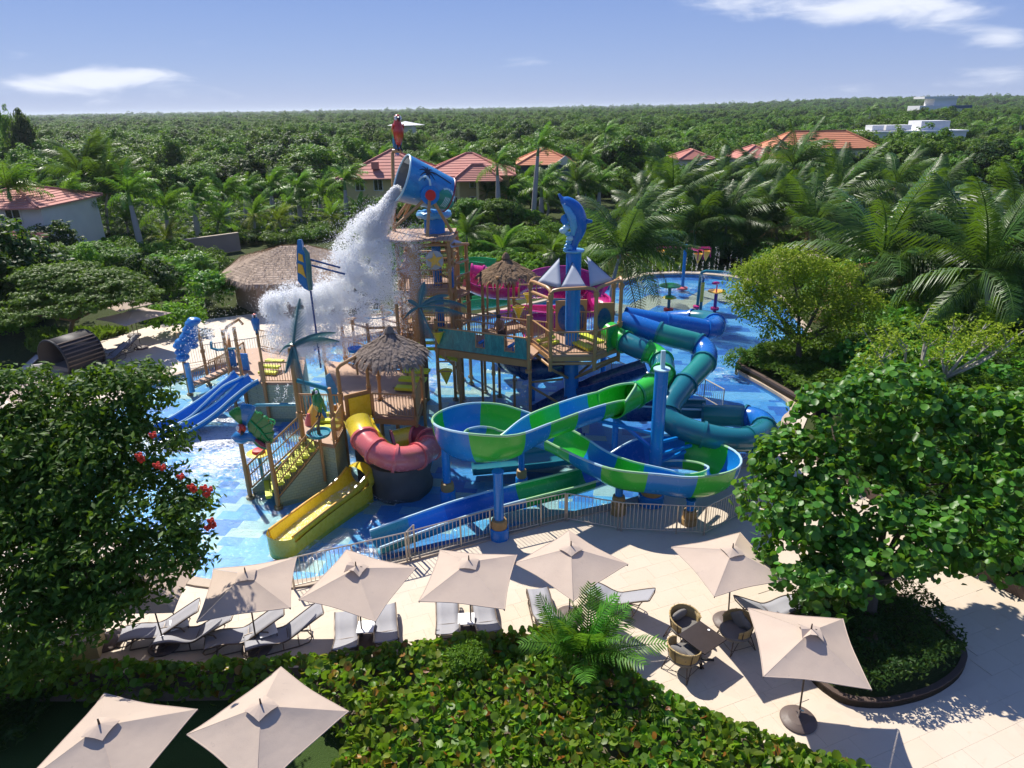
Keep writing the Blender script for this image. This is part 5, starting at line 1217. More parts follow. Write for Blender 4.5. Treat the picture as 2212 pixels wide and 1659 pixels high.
# green parrot on a dish
gp = V(702, 912, 22.9); t = thing('dish_perch', 'teal spray dish with a branch perch beside the yellow stair', 'spray dish', up(gp, 1.9))
zz = V(692, 937, 22.9).z
dp = V(689, 937, 22.9) - up(gp, 1.9)
MB().lathe([(.02, -.05), (.4, -.05), (.46, .08), (.42, .08), (.38, -.01), (.02, -.01)], dp, 24, cap=False).build('dish', M['dishteal'], t, True)
MB().tube([dp, dp + Vector((.02, 0, .35)), dp + Vector((.10, .03, .72))], [.06, .05, .05], 8).build('branch', M['wood'], t, True); MB().cyl(dp + Vector((0, 0, -2.0)), dp, .06, n=8).build('stem', M['tan_post'], t)
parrot('green parrot statue with yellow breast perched over the teal dish', up(gp, 1.9) + dp + Vector((.10, .03, .68)), 1.15, radians(-25), 'leafgreen', 'featheryellow', 'leafgreen', 'leafgreen', 'featherblue')
q = V(556, 722, 28.6); parrot('small blue parrot statue with a red head beside the pale railing', q, .95, radians(20), 'featherblue', 'featherblue', 'featherblue', 'featherred', 'featherblue')
MB_ = MB().cyl((0, 0, -2.2), (0, 0, .04), .06, n=8).build('perch_post', M['tan_post']); MB_.location = q; tag(MB_, 'tan post under the small blue and red parrot', 'post')

# macaw and leaf sign over the stair foot
mp0 = V(540, 935, 22.5); t = thing('macaw_sign', 'sculpted macaw with spread wings beside a big green leaf on tan posts', 'sign statue', mp0)
def sv(px, py, dy=0): return V(px, py, 22.5 + dy) - mp0
def lobed(outline, th, name, mat, dy=0): return MB().plate([sv(a, b, dy) for a, b in outline], Vector((0, th, 0))).build(name, M[mat], t)
leaf = [(538, 903), (545, 893), (552, 888), (557, 892), (561, 890), (566, 894), (568, 899), (573, 899), (580, 905), (581, 911), (588, 915), (590, 922), (588, 930), (592, 936), (589, 945), (590, 953), (583, 961), (578, 969), (567, 968), (556, 962), (546, 950), (540, 935), (536, 918)]
lobed(leaf, .16, 'leaf', 'leafgreen')
vm = MB(); vm.tube([sv(540, 908, -.1), sv(562, 930, -.12), sv(584, 958, -.1)], .03, 6)
for a, b in (((552, 919), (568, 903)), ((560, 928), (583, 916)), ((568, 938), (589, 935)), ((575, 948), (587, 950)), ((555, 924), (546, 945)), ((565, 936), (558, 960))): vm.tube([sv(*a, -.1), sv(*b, -.1)], .018, 5)
vm.build('leaf_vein', M['greend'], t, True)
for (cx, cy, a0, a1, n_, Ln, mat, nm) in ((523, 918, 95, 135, 7, 40, 'leafgreen', 'wing'), (528, 922, 62, 98, 8, 50, 'featherblue', 'wing')):
    w = MB()
    for k in range(n_):
        a = radians(a0 + (a1 - a0) * k / (n_ - 1)); e = (cx + cos(a) * Ln, cy - sin(a) * Ln); p, q2 = sv(cx, cy, -.05), sv(*e, -.08); w.tube([p, p.lerp(q2, .5), p.lerp(q2, .88), q2], [.05, .075, .07, .02], 7)
    w.build(nm, M[mat], t, True)
MB().tube([sv(500, 945, -.05), sv(512, 944, -.08), sv(526, 944, -.08), sv(540, 943, -.05), sv(556, 950, 0)], [.05, .22, .26, .2, .08], 12).build('body', M['featherblue'], t, True)
MB().ell(sv(521, 926, -.22), (.17, .15, .19), 14, 10).build('head', M['featherred'], t, True)
MB().ell(sv(514, 925, -.32), (.075, .06, .11), 10, 8).build('face_patch', M['white'], t, True)
MB().tube([sv(524, 932, -.35), sv(522, 938, -.4), sv(519, 942, -.36)], [.06, .045, .01], 8).build('beak', M['black'], t, True)
MB().tube([sv(552, 950, -.15), sv(566, 960, -.17), sv(582, 968, -.12)], [.05, .09, .02], 8).build('tail', M['maroon'], t, True)

# butterfly-like clown sign with outriggers near the falling water
bp0 = V(658, 600, 30.0); t = thing('butterfly_sign', 'upright blue and orange winged sign on a thin pole before the spray', 'sign statue', bp0)
def s2(px, py, dy=0): return V(px, py, 30.0 + dy) - bp0
def pl2(o_, th, nm, mat, dy=0): MB().plate([s2(a, b, dy) for a, b in o_], Vector((.03, th, 0))).build(nm, M[mat], t)
pl2([(644, 518), (651, 517), (654, 527), (655, 540), (668, 553), (671, 575), (672, 600), (676, 618), (670, 628), (658, 622), (645, 606), (643, 570), (643, 540)], .16, 'wing', 'featherblue')
pl2([(646, 546), (655, 550), (658, 566), (646, 561)], .2, 'wing_patch', 'orange', -.02); pl2([(645, 568), (655, 572), (663, 600), (654, 592), (645, 587)], .2, 'wing_patch', 'orange', -.02)
MB().tube([s2(656, 534, -.1), s2(664, 548, -.12), s2(667, 575, -.12), s2(668, 600, -.12), s2(671, 626, -.1)], [.05, .1, .12, .13, .1], 10).build('body', M['fakepalm'], t, True)
MB().cyl(s2(671, 628), s2(676, 660) + Vector((0, 0, -3)), .045, n=8).build('pole', M['bluedark'], t)
MB().cyl(s2(668, 560), s2(735, 578, .4), .045, n=6).cyl(s2(668, 572), s2(745, 592, .4), .045, n=6).build('outrigger', M['bluedark'], t)
# curled blue shell statue at the left
M['shellblue'] = plain('shell_blue', (.03, .20, .52), .35, .25, 3, coat=.2)
cp0 = V(405, 755, 33.0); cp0 = up(cp0, 0); t = thing('shell_statue', 'curled sky blue ridged shell statue behind the left railing', 'statue', cp0)
pts = [(391, 768), (388, 756), (384, 742), (388, 734), (395, 731), (398, 723), (402, 718), (404, 708), (408, 703), (410, 694), (415, 690)]
w = MB()
for k, (a, b) in enumerate(pts): p = V(a + 4, b + 4, 33.0) - cp0; w.ell(p, (.33, .35, .2), 12, 6)
w.plate([V(a, b, 33.0) - cp0 for a, b in ((388, 768), (386, 742), (396, 732), (405, 708), (412, 690), (420, 688), (424, 700), (426, 722), (420, 745), (400, 772))], Vector((0, .3, 0)))
for k in range(6): p = V(414 + k * .8, 692 + 11 * k, 33.0) - cp0; w.ell(p, (.24, .26, .16), 10, 6)
w.build('shell', M['shellblue'], t, True); MB().cyl((-.2, 0, 0), (-.2, 0, 1.6), .14, n=10).build('stem', M['sky_blue'], t)
# starfish disc
sc_ = V(939, 562, 31.6); t = thing('starfish_sign', 'yellow starfish on a pale round disc hung on the tower', 'sign', sc_)
fc_ = (CAMPOS - sc_); fc_.z = 0; fc_.normalize(); rt_ = Vector((0, 0, 1)).cross(fc_).normalized()
def sf(x, y, d=0): return rt_ * x + Vector((0, 0, y)) + fc_ * d
MB().plate([sf(.40 * cos(k * pi / 10) * (1 + .04 * (k % 2)), .44 * sin(k * pi / 10)) for k in range(20)], fc_ * .1).build('disc', plain('painted_shell_disc', (.42, .44, .46), .5, .35, 6), t)
MB().plate([sf((.42 if k % 2 == 0 else .16) * cos(pi / 2 + .12 + k * pi / 5), (.42 if k % 2 == 0 else .16) * sin(pi / 2 + .12 + k * pi / 5), .1) for k in range(10)], fc_ * .1).build('star', M['orange'], t)
# dolphin statue on the pillar
db = V(1236, 541, 29.2); t = thing('dolphin_statue', 'leaping blue dolphin statue with pale spray on the pillar top', 'dolphin statue', db)
def dd(px, py, dy=0): return V(px, py, 29.2 + dy) - db
spn = [dd(1207, 419), dd(1213, 428), dd(1220, 434), dd(1232, 443), dd(1243, 456), dd(1249, 474), dd(1250, 492), dd(1246, 508), dd(1241, 522), dd(1238, 538)]
sp3 = [Vector(p) for p in spline(spn, 3)]; rr = np.interp(np.linspace(0, 9, len(sp3)), range(10), [.05, .085, .22, .30, .35, .36, .33, .27, .2, .14])
MB().tube(sp3, [float(x) for x in rr], 16).build('body', M['bluemid'], t, True)
MB().tube([dd(1216, 440, -.1), dd(1226, 452, -.2), dd(1236, 470, -.24), dd(1240, 490, -.22), dd(1238, 508, -.18)], [.06, .16, .19, .17, .08], 12).build('belly', M['sky_blue'], t, True)
MB().plate([dd(1262, 463), dd(1266, 472), dd(1280, 476), dd(1279, 480), dd(1264, 484), dd(1258, 478)], Vector((0, .09, 0))).build('dorsal_fin', M['bluemid'], t)
MB().plate([dd(1222, 462, -.2), dd(1214, 466, -.3), dd(1212, 476, -.34), dd(1218, 486, -.3), dd(1226, 482, -.22)], Vector((.05, .08, 0))).build('flipper', M['blue'], t)
MB().ell(dd(1220, 440, -.2), .035, 8, 6).build('eye', M['white'], t)
for (a, b, r_) in ((1223, 492, .16), (1217, 498, .18), (1227, 505, .14), (1231, 515, .16), (1229, 523, .14), (1225, 531, .12), (1223, 538, .13), (1231, 536, .12), (1224, 483, .12)): MB().ell(dd(a, b, -.15), (r_, r_ * .8, r_ * .75), 10, 8).build('spray_lobe', M['rim'] if r_ > .15 else M['sky_blue'], t, True)
MB().cyl((0, 0, -.02), (0, 0, .12), .16, n=14).build('mount', M['blue'], t)

# painted palms made of metal fronds
def fake_palm(label, base, top, r0, r1, fr, mat='fakepalm', trunkmat='wood', curve=(0, 0, 0), bulge=False):
    t = thing('painted_palm', label, 'artificial palm', base); T = top - base
    ctrl = [Vector((0, 0, 0)), T * .35 + Vector(curve), T * .7 + Vector(curve) * .7, T]
    P = [Vector(p) for p in spline(ctrl, 6)]; k = len(P)
    MB().tube(P, [r0 + (r1 - r0) * min(1, i / k * 1.5) for i in range(k)], 10).build('trunk', M[trunkmat], t, True)
    for (ax_, az_, Ln, droop) in fr:
        d = Vector((cos(radians(ax_)) * cos(radians(az_)), sin(radians(ax_)) * cos(radians(az_)), sin(radians(az_)))); pts = [T + d * (Ln * s) - Vector((0, 0, droop * s * s * Ln)) for s in np.linspace(0, 1, 9)]
        m = MB().tube(pts, [.05 - .04 * i / 8 for i in range(9)], 5); s_ = d.cross(Vector((0, 0, 1))).normalized()
        for i in range(1, 34):
            f = i / 34; p = Vector([float(np.interp(f * 8, range(9), [q[c] for q in pts])) for c in range(3)]); ll = Ln * .26 * sin(pi * min(1, f * .85 + .12))
            for sg in (-1, 1):
                e = p + s_ * (sg * ll * .75) + d * (ll * .45) - Vector((0, 0, ll * .75)); wv = d * .025; m.add([p - wv, p + wv, e], [(0, 1, 2)])
        m.build('frond', M[mat], t)
    return t
b0 = G(906, 892, 0); tp_ = V(906, 664, b0.y)
fake_palm('artificial palm with dull teal fronds and shaggy brown trunk by the bridge', b0, tp_, .34, .11, [(75, 62, 1.6, .25), (30, 40, 1.9, .45), (10, 30, 2.5, .55), (-15, 12, 2.2, .3), (-60, -35, 1.9, .1), (200, 10, .8, .8), (150, 50, 1.0, .5)], curve=(.22, 0, .1))
b0 = G(652, 948, 1.9); tp_ = V(633, 745, b0.y); fake_palm('artificial palm with dark green fronds topping the tall stair post', tp_ + Vector((0, 0, -.5)), tp_, .12, .1, [(70, 68, 2.0, .15), (5, 34, 1.9, .35), (20, 24, 1.8, .45), (-60, -40, 1.5, .3), (170, 10, .6, .8), (250, -50, 1.0, .1), (120, 20, .7, .6)])
# sculpted conch and painted surf panel behind the landing
q = V(684, 890, 25.0); q = up(q, 0); t = thing('conch_sculpture', 'tall orange brown sculpted conch shell beside the landing', 'shell sculpture', q)
P = [Vector((.05 * sin(k * .8), 0, k * .34)) for k in range(9)]; MB().tube(P, [.42, .48, .45, .5, .47, .5, .42, .3, .12], 14).build('shell', M['orange'], t, True)
MB().tube([p + Vector((-.22, -.28, 0)) for p in P[1:8]], [.12, .2, .22, .2, .2, .16, .05], 10).build('shell_lip', M['pink'], t, True); MB().tube([p + Vector((.18, -.3, 0)) for p in P[1:7]], [.1, .14, .14, .16, .12, .05], 10).build('shell_ridge', M['column'], t, True)
q0 = V(712, 835, 25.4); t = thing('surf_panel', 'painted blue surf panel leaning behind the conch', 'painted panel', up(q0, 0))
MB().plate([V(a, b, 25.4) - up(q0, 0) for a, b in ((703, 812), (712, 806), (722, 826), (733, 852), (735, 868), (722, 872), (708, 850))], Vector((0, .08, 0))).build('panel', M['bucket'], t); MB().cyl((.1, .1, 0), (.1, .1, 2.4), .05, n=8).build('stand', M['tan_post'], t)
# dish and hoop toys by the stair
for (lab, px, py, Y, dz, cm, rm_) in (('yellow and red flower spinner post in the pool beyond the stair', 570, 1035, 23.6, 0, 'yellow', 'red'),):
    g = G(570, 1042, 0); t = thing('spinner_post', lab, 'water toy', g); MB().cyl((0, 0, -.3), (0, 0, 1.25), .07, n=10).build('stem', M['dishteal'], t); z_ = V(567, 979, g.y).z
    MB().lathe([(.02, z_ - .06), (.42, z_ - .02), (.46, z_ + .03), (.02, z_ + .08)], n=20).build('petal_disc', M['yellow'], t, True); MB().lathe([(.02, z_ + .05), (.25, z_ + .07), (.22, z_ + .16), (.02, z_ + .18)], n=16).build('hub', M['red'], t, True)
    MB().tube([V(583 + 11 * cos(k * pi / 10), 912 + 6 * sin(k * pi / 10), g.y + .3) - g for k in range(20)], .035, 6, closed=True).build('hoop', M['greenrim'], t, True)
    MB().cyl(V(577, 950, g.y + .3) - g, V(577, 985, g.y + .2) - g, .05, n=8).build('hoop_stem', M['dishteal'], t)
o = MB().tube([V(548, 884, 26.8), V(549, 878, 26.8), V(554, 875, 26.8), V(600, 874, 26.7), V(642, 873, 26.6)], .07, 8).build('spray_pipe', M['dishteal'], None, True); tag(o, 'low teal pipe bent down into the pool behind the macaw sign', 'pipe')
# hanging yellow cones
for lab, px, py, Y, s_ in (('yellow cone bucket hanging under the bridge deck', 963, 800, 28.6, 1.0), ('yellow cone bucket hanging at the left end of the bridge', 946, 715, 29.4, .95), ('yellow cone bucket hanging before the brown thatched hut', 1120, 662, 31.5, 1.0), ('yellow cone bucket beneath the sail left of the pillar', 1140, 634, 30.5, .7)):
    p = V(px, py, Y); t = thing('cone_bucket', lab, 'water toy', p); MB().lathe([(.02, -.66 * s_), (.30 * s_, 0), (.27 * s_, 0), (.02, -.55 * s_)], n=14, cap=False).build('cone', M['yellow'], t, True)
    MB().tube([Vector((-.40, 0, -.2)), Vector((-.40, 0, .42)), Vector((.40, 0, .42)), Vector((.40, 0, -.2))], .04, 6).cyl((-.4, 0, -.05), (.4, 0, -.05), .025, n=6).cyl((0, 0, .42), (0, 0, .9), .03, n=6).build('hanger', M['tan_rail'], t)
for lab, px, py, Y in (('blue spray bowl on the rail behind the grey thatched hut', 767, 756, 29.5),):
    p = V(px, py, Y); t = thing('spray_bowl', lab, 'water toy', p); MB().lathe([(.02, -.14), (.3, -.05), (.34, .1), (.3, .1), (.02, -.05)], n=16, cap=False).build('bowl', M['blue'], t, True); MB().cyl((0, 0, -1.2), (0, 0, -.1), .05, n=8).build('stem', M['tan_post'], t)
# splash pad toys beyond the structure
def toyg(px, py): g = G(px, py, 0); return g
g = toyg(1474, 622); t = thing('bucket_post', 'tall blue post with pink arms and yellow buckets on the splash pad', 'water toy', g)
z_ = V(1481, 528, g.y).z; MB().cyl((0, 0, -.3), (0, 0, z_), .13, n=12).build('post', M['blue'], t, True); MB().lathe([(.42, -.1), (.42, .05), (.15, .12)], n=16).build('foot', M['pink'], t, True)
for dx, dy_, ln in ((-1, .2, 2.2), (1, -.1, 1.9), (.5, -.8, 1.6)):
    a = Vector((0, 0, z_ - .25)); d = Vector((dx, dy_, 0)).normalized(); n_ = Vector((-d.y, d.x, 0)) * .28; m = MB()
    for s_ in (-1, 1): m.tube([a, a + d * ln + n_ * s_, a + d * ln + n_ * s_ + Vector((0, 0, -.7))], .045, 6)
    m.build('arm', M['magenta'], t); MB().lathe([(.02, -1.05), (.36, -.25), (.34, -.25), (.02, -.9)], a + d * ln * .85, 12, cap=False).build('bucket', M['orange'], t, True)
g = toyg(1506, 662); t = thing('spray_arch', 'green bent spray pipe arching over the splash pad', 'water toy', g); z_ = V(1512, 586, g.y).z
MB().tube([(0, 0, -.3), (.05, 0, z_ - .35), (.12, 0, z_ - .08), (.4, 0, z_), (2.3, .2, z_ - .2)], .11, 10).build('pipe', M['dishteal'], t, True); MB().lathe([(.3, -.1), (.3, .06), (.1, .1)], n=12).build('foot', M['magenta'], t)
g = toyg(1512, 684); t = thing('spray_pole', 'yellow and blue spray pole with water fanning from its tip', 'water toy', g); z_ = V(1516, 606, g.y).z
MB().cyl((0, 0, -.3), (0, 0, z_ * .42), .10, n=10).build('lower_pole', M['dishteal'], t); MB().cyl((0, 0, z_ * .42), (0, 0, z_ * .95), .12, n=10).build('upper_pole', M['yellow'], t); MB().cyl((0, 0, z_ * .95), (0, 0, z_ * 1.1), .07, n=8).build('nozzle', M['bluedark'], t)
g = toyg(1444, 668); t = thing('flower_post', 'teal post with stacked green and yellow discs on the splash pad', 'water toy', g); z_ = V(1448, 616, g.y).z
MB().cyl((0, 0, -.3), (0, 0, z_), .11, n=10).build('post', M['dishteal'], t); MB().lathe([(.35, -.1), (.35, .06), (.1, .1)], n=14).build('foot', M['red'], t)
for zz_, rr_, mt in ((z_ * .48, .52, 'yellow'), (z_ * .52, .34, 'greenrim'), (z_ - .05, .8, 'greenrim')): MB().lathe([(.02, zz_ - .05), (rr_, zz_), (rr_ * .8, zz_ + .08), (.02, zz_ + .1)], n=18).build('petal_disc', M[mt], t, True)
g = toyg(1544, 666); t = thing('dish_post', 'purple post with an orange dish beside the yellow green tree', 'water toy', g); z_ = V(1546, 634, g.y).z
MB().cyl((0, 0, -.3), (0, 0, z_), .12, n=10).build('post', M['purple'], t); MB().lathe([(.1, z_ - .02), (.62, z_ + .15), (.58, z_ + .2), (.1, z_ + .08)], n=18).build('dish', M['orange'], t, True); MB().cyl((0, 0, z_), (0, 0, z_ + .6), .05, n=6).ell((-.1, 0, z_ + .75), (.3, .12, .12), 8, 6).build('nozzle', M['magenta'], t); MB().lathe([(.3, -.1), (.3, .06), (.1, .1)], n=12).build('foot', M['magenta'], t)

# ------------------------------------------------------------------ water in the air
def droplets(name, P, Rr, label=None, mat='spray', sub=1):
    me = bpy.data.meshes.new(name); me.vertices.add(len(P)); me.vertices.foreach_set('co', np.asarray(P, np.float32).ravel())
    at = me.attributes.new('rad', 'FLOAT', 'POINT'); at.data.foreach_set('value', np.asarray(Rr, np.float32)); me.materials.append(M[mat])
    o = link_mesh(name, me); o['kind'] = 'stuff'
    if label: o['label'] = label
    ng = bpy.data.node_groups.new(name + '_nodes', 'GeometryNodeTree'); ng.interface.new_socket('Geometry', in_out='INPUT', socket_type='NodeSocketGeometry'); ng.interface.new_socket('Geometry', in_out='OUTPUT', socket_type='NodeSocketGeometry')
    N = ng.nodes; L = ng.links; gi = N.new('NodeGroupInput'); go = N.new('NodeGroupOutput'); ico = N.new('GeometryNodeMeshIcoSphere'); ico.inputs['Radius'].default_value = 1; ico.inputs['Subdivisions'].default_value = sub
    sm = N.new('GeometryNodeSetShadeSmooth'); L.new(ico.outputs['Mesh'], sm.inputs[0]); ms = N.new('GeometryNodeSetMaterial'); ms.inputs['Material'].default_value = M[mat]; L.new(sm.outputs[0], ms.inputs[0])
    na = N.new('GeometryNodeInputNamedAttribute'); na.data_type = 'FLOAT'; na.inputs['Name'].default_value = 'rad'
    ip = N.new('GeometryNodeInstanceOnPoints'); L.new(gi.outputs[0], ip.inputs['Points']); L.new(ms.outputs[0], ip.inputs['Instance']); L.new(na.outputs['Attribute'], ip.inputs['Scale']); L.new(ip.outputs[0], go.inputs[0])
    md = o.modifiers.new('drops', 'NODES'); md.node_group = ng; return o
P = []; Rr = []
BL = [(820, 470, 32, 1.4), (806, 492, 40, 1.3), (793, 515, 50, 1.2), (784, 545, 60, 1.1), (776, 575, 68, 1.0), (748, 606, 62, 1.1), (800, 612, 62, .9), (718, 632, 58, 1.15), (679, 648, 50, 1.2), (640, 650, 44, 1.3), (608, 655, 38, 1.3), (588, 664, 28, 1.3), (686, 690, 56, 1.0), (646, 702, 50, 1.0), (614, 712, 40, 1.0), (736, 690, 58, .9), (790, 668, 56, .8), (838, 640, 48, .55), (852, 590, 46, .5), (862, 535, 40, .45), (888, 515, 34, .3), (912, 560, 32, .18), (895, 610, 34, .2), (696, 740, 54, .8), (656, 755, 46, .8), (626, 770, 38, .6), (600, 745, 30, .4), (760, 735, 54, .6), (830, 700, 54, .45), (875, 660, 40, .2)]
for (px, py, rp, k) in BL:
    Y = 32.4 - (py - 412) / 330 * 2.2; c = V(px, py, Y); r = rp * (c - CAMPOS).length / 1474 * .92; nn = int(6200 * k * (r ** 1.6) + 400)
    d = rng.normal(size=(nn, 3)); d /= np.linalg.norm(d, axis=1)[:, None]; rad = r * rng.random(nn) ** .42 * 1.12; q = np.array(c) + d * rad[:, None] * np.array([1, .6, 1])
    f = np.array([mnoise.noise(Vector(x) * 1.3) + .6 * mnoise.noise(Vector(x) * 3.1) for x in q]); keep = f > (-.05 if k > .9 else .05) - .5 * (1 - rad / r)
    q = q[keep]; P.append(q); Rr.append(rng.uniform(.008, .027, len(q)) * (1.0 if k > .7 else .8))
    nf = int(1000 * (r ** 1.5) + 80); d = rng.normal(size=(nf, 3)); d /= np.linalg.norm(d, axis=1)[:, None]; rad = r * (1 + np.abs(rng.normal(size=nf)) * .38); q = np.array(c) + d * rad[:, None] * np.array([1, .6, 1]); P.append(q); Rr.append(rng.uniform(.005, .014, nf))
SPL = [np.array(V(px, py, Y)) for px, py, Y in ((858, 409, 32.6), (850, 420, 32.5), (840, 440, 32.3), (826, 464, 32.1), (812, 492, 31.9), (796, 522, 31.7))]; SPR = [.24, .30, .40, .55, .75, 1.0]
u_ = rng.random(26000) ** .8 * 5; i_ = np.minimum(u_.astype(int), 4); f_ = (u_ - i_)[:, None]; SA = np.array(SPL); c_ = SA[i_] * (1 - f_) + SA[i_ + 1] * f_; d = rng.normal(size=(26000, 3)); d /= np.linalg.norm(d, axis=1)[:, None]; q = c_ + d * (np.interp(u_, range(6), SPR) * rng.random(26000) ** .5)[:, None] * np.array([1, .7, 1]); P.append(q); Rr.append(rng.uniform(.008, .026, 26000))
P = np.concatenate(P); Rr = np.concatenate(Rr); droplets('falling_water', P, Rr, 'white burst of water falling from the tipping bucket')
print('droplets', len(P))
P = []; Rr = []
def jet(a, b, h, n=120, spread=.05, r=(.008, .02), w=.03):
    for i in range(n):
        s = rng.random(); p = np.array(a) * (1 - s) + np.array(b) * s; p[2] += h * 4 * s * (1 - s); p += rng.normal(size=3) * (w + spread * s); P.append(p); Rr.append(rng.uniform(*r))
def fan(c, R_, n, hgt):
    for i in range(n):
        a = rng.uniform(0, 2 * pi); s = rng.random(); v = rng.uniform(.3, 1) * R_; P.append(np.array(c) + np.array([cos(a) * v * s, sin(a) * v * s, hgt * (s - s * s * 1.3) * 2 + rng.normal() * .05])); Rr.append(rng.uniform(.007, .02))
fan(V(456, 736, 28.4), 1.9, 900, 1.6); fan(V(495, 728, 28.6), 1.6, 450, 1.2); fan(V(1516, 606, 45), .9, 220, 1.0); fan(V(1566, 600, 45), .8, 160, 1.0)
jet(V(1112, 818, 28.6), V(1140, 880, 27.5), .2, 130, .03); jet(V(620, 830, 25.8), V(612, 868, 25.6), 0, 60); jet(V(640, 840, 25.6), V(632, 870, 25.6), 0, 60); jet(V(600, 832, 25.8), V(598, 866, 25.6), 0, 60)
for i in range(26):
    px = 1382 + i * 12 + rng.uniform(-4, 4); g = G(px, 592 + (i > 12) * (i - 12) * .8, 0); h = rng.uniform(.8, 2.6); jet((g.x, g.y, 0), (g.x + .05, g.y, h), 0, 46, .02, (.012, .026), .03)
jet(V(1010, 560, 32), V(930, 640, 31), .3, 60)
for k in range(420): g = G(rng.uniform(395, 560), rng.uniform(700, 800), 0); P.append(np.array([g.x, g.y, rng.uniform(.3, 3.2)])); Rr.append(rng.uniform(.006, .016))
for k in range(700): c = V(rng.uniform(560, 930), rng.uniform(420, 860), rng.uniform(29.5, 32)); P.append(np.array(c)); Rr.append(rng.uniform(.006, .016))
droplets('spray_jets', np.array(P), np.array(Rr), 'thin jets and drifting droplets round the pool toys')
# person on the bridge
def person(label, loc, yaw, pose='lean'):
    t = thing('person', label, 'person', loc, yaw)
    v = {'pel': (0, 0, .86), 'sp': (0, -.05, 1.05), 'ch': (0, -.14, 1.27), 'nk': (0, -.22, 1.42), 'hd': (0, -.28, 1.56), 'ht': (0, -.30, 1.66),
         'sl': (-.17, -.17, 1.36), 'el': (-.22, -.26, 1.10), 'wl': (-.16, -.46, 1.02), 'hl': (-.13, -.53, 1.02), 'sr': (.17, -.17, 1.36), 'er': (.22, -.26, 1.10), 'wr': (.16, -.46, 1.02), 'hr': (.13, -.53, 1.02),
         'pl': (-.09, 0, .84), 'kl': (-.1, -.05, .46), 'al': (-.1, .02, .08), 'fl': (-.1, -.13, .03), 'pr': (.09, 0, .84), 'kr': (.1, -.02, .46), 'ar': (.1, .06, .08), 'fr': (.1, -.09, .03)}
    rad = dict(pel=.13, sp=.115, ch=.135, nk=.055, hd=.095, ht=.07, sl=.06, el=.043, wl=.03, hl=.035, sr=.06, er=.043, wr=.03, hr=.035, pl=.095, kl=.06, al=.04, fl=.035, pr=.095, kr=.06, ar=.04, fr=.035)
    ed = [('pel', 'sp'), ('sp', 'ch'), ('ch', 'nk'), ('nk', 'hd'), ('hd', 'ht'), ('ch', 'sl'), ('sl', 'el'), ('el', 'wl'), ('wl', 'hl'), ('ch', 'sr'), ('sr', 'er'), ('er', 'wr'), ('wr', 'hr'), ('pel', 'pl'), ('pl', 'kl'), ('kl', 'al'), ('al', 'fl'), ('pel', 'pr'), ('pr', 'kr'), ('kr', 'ar'), ('ar', 'fr')]
    ks = list(v); me = bpy.data.meshes.new('body'); me.from_pydata([v[k] for k in ks], [(ks.index(a), ks.index(b)) for a, b in ed], []); o = link_mesh('body', me, t); me.materials.append(M['skin'])
    sk = o.modifiers.new('skin', 'SKIN'); 
    for i, k in enumerate(ks): me.skin_vertices[0].data[i].radius = (rad[k], rad[k]); me.skin_vertices[0].data[i].use_root = (k == 'pel')
    o.modifiers.new('sub', 'SUBSURF').levels = 1; o.modifiers['sub'].render_levels = 2
    MB().ell((0, -.265, 1.60), (.105, .11, .105), 12, 8).build('hair', M['hair'], t, True)
    MB().tube([(0, 0, .97), (0, 0, .86), (0, 0, .80)], [.145, .165, .17], 12).tube([(-.1, -.01, .84), (-.1, -.03, .58)], [.115, .10], 10).tube([(.1, 0, .84), (.1, -.01, .58)], [.115, .10], 10).build('shorts', M['shorts'], t, True)
    return t
pp = V(1085, 752, 28.9); person('bare backed person in dark shorts leaning on the bridge railing', (pp.x, pp.y + .35, 3.4), radians(-30))
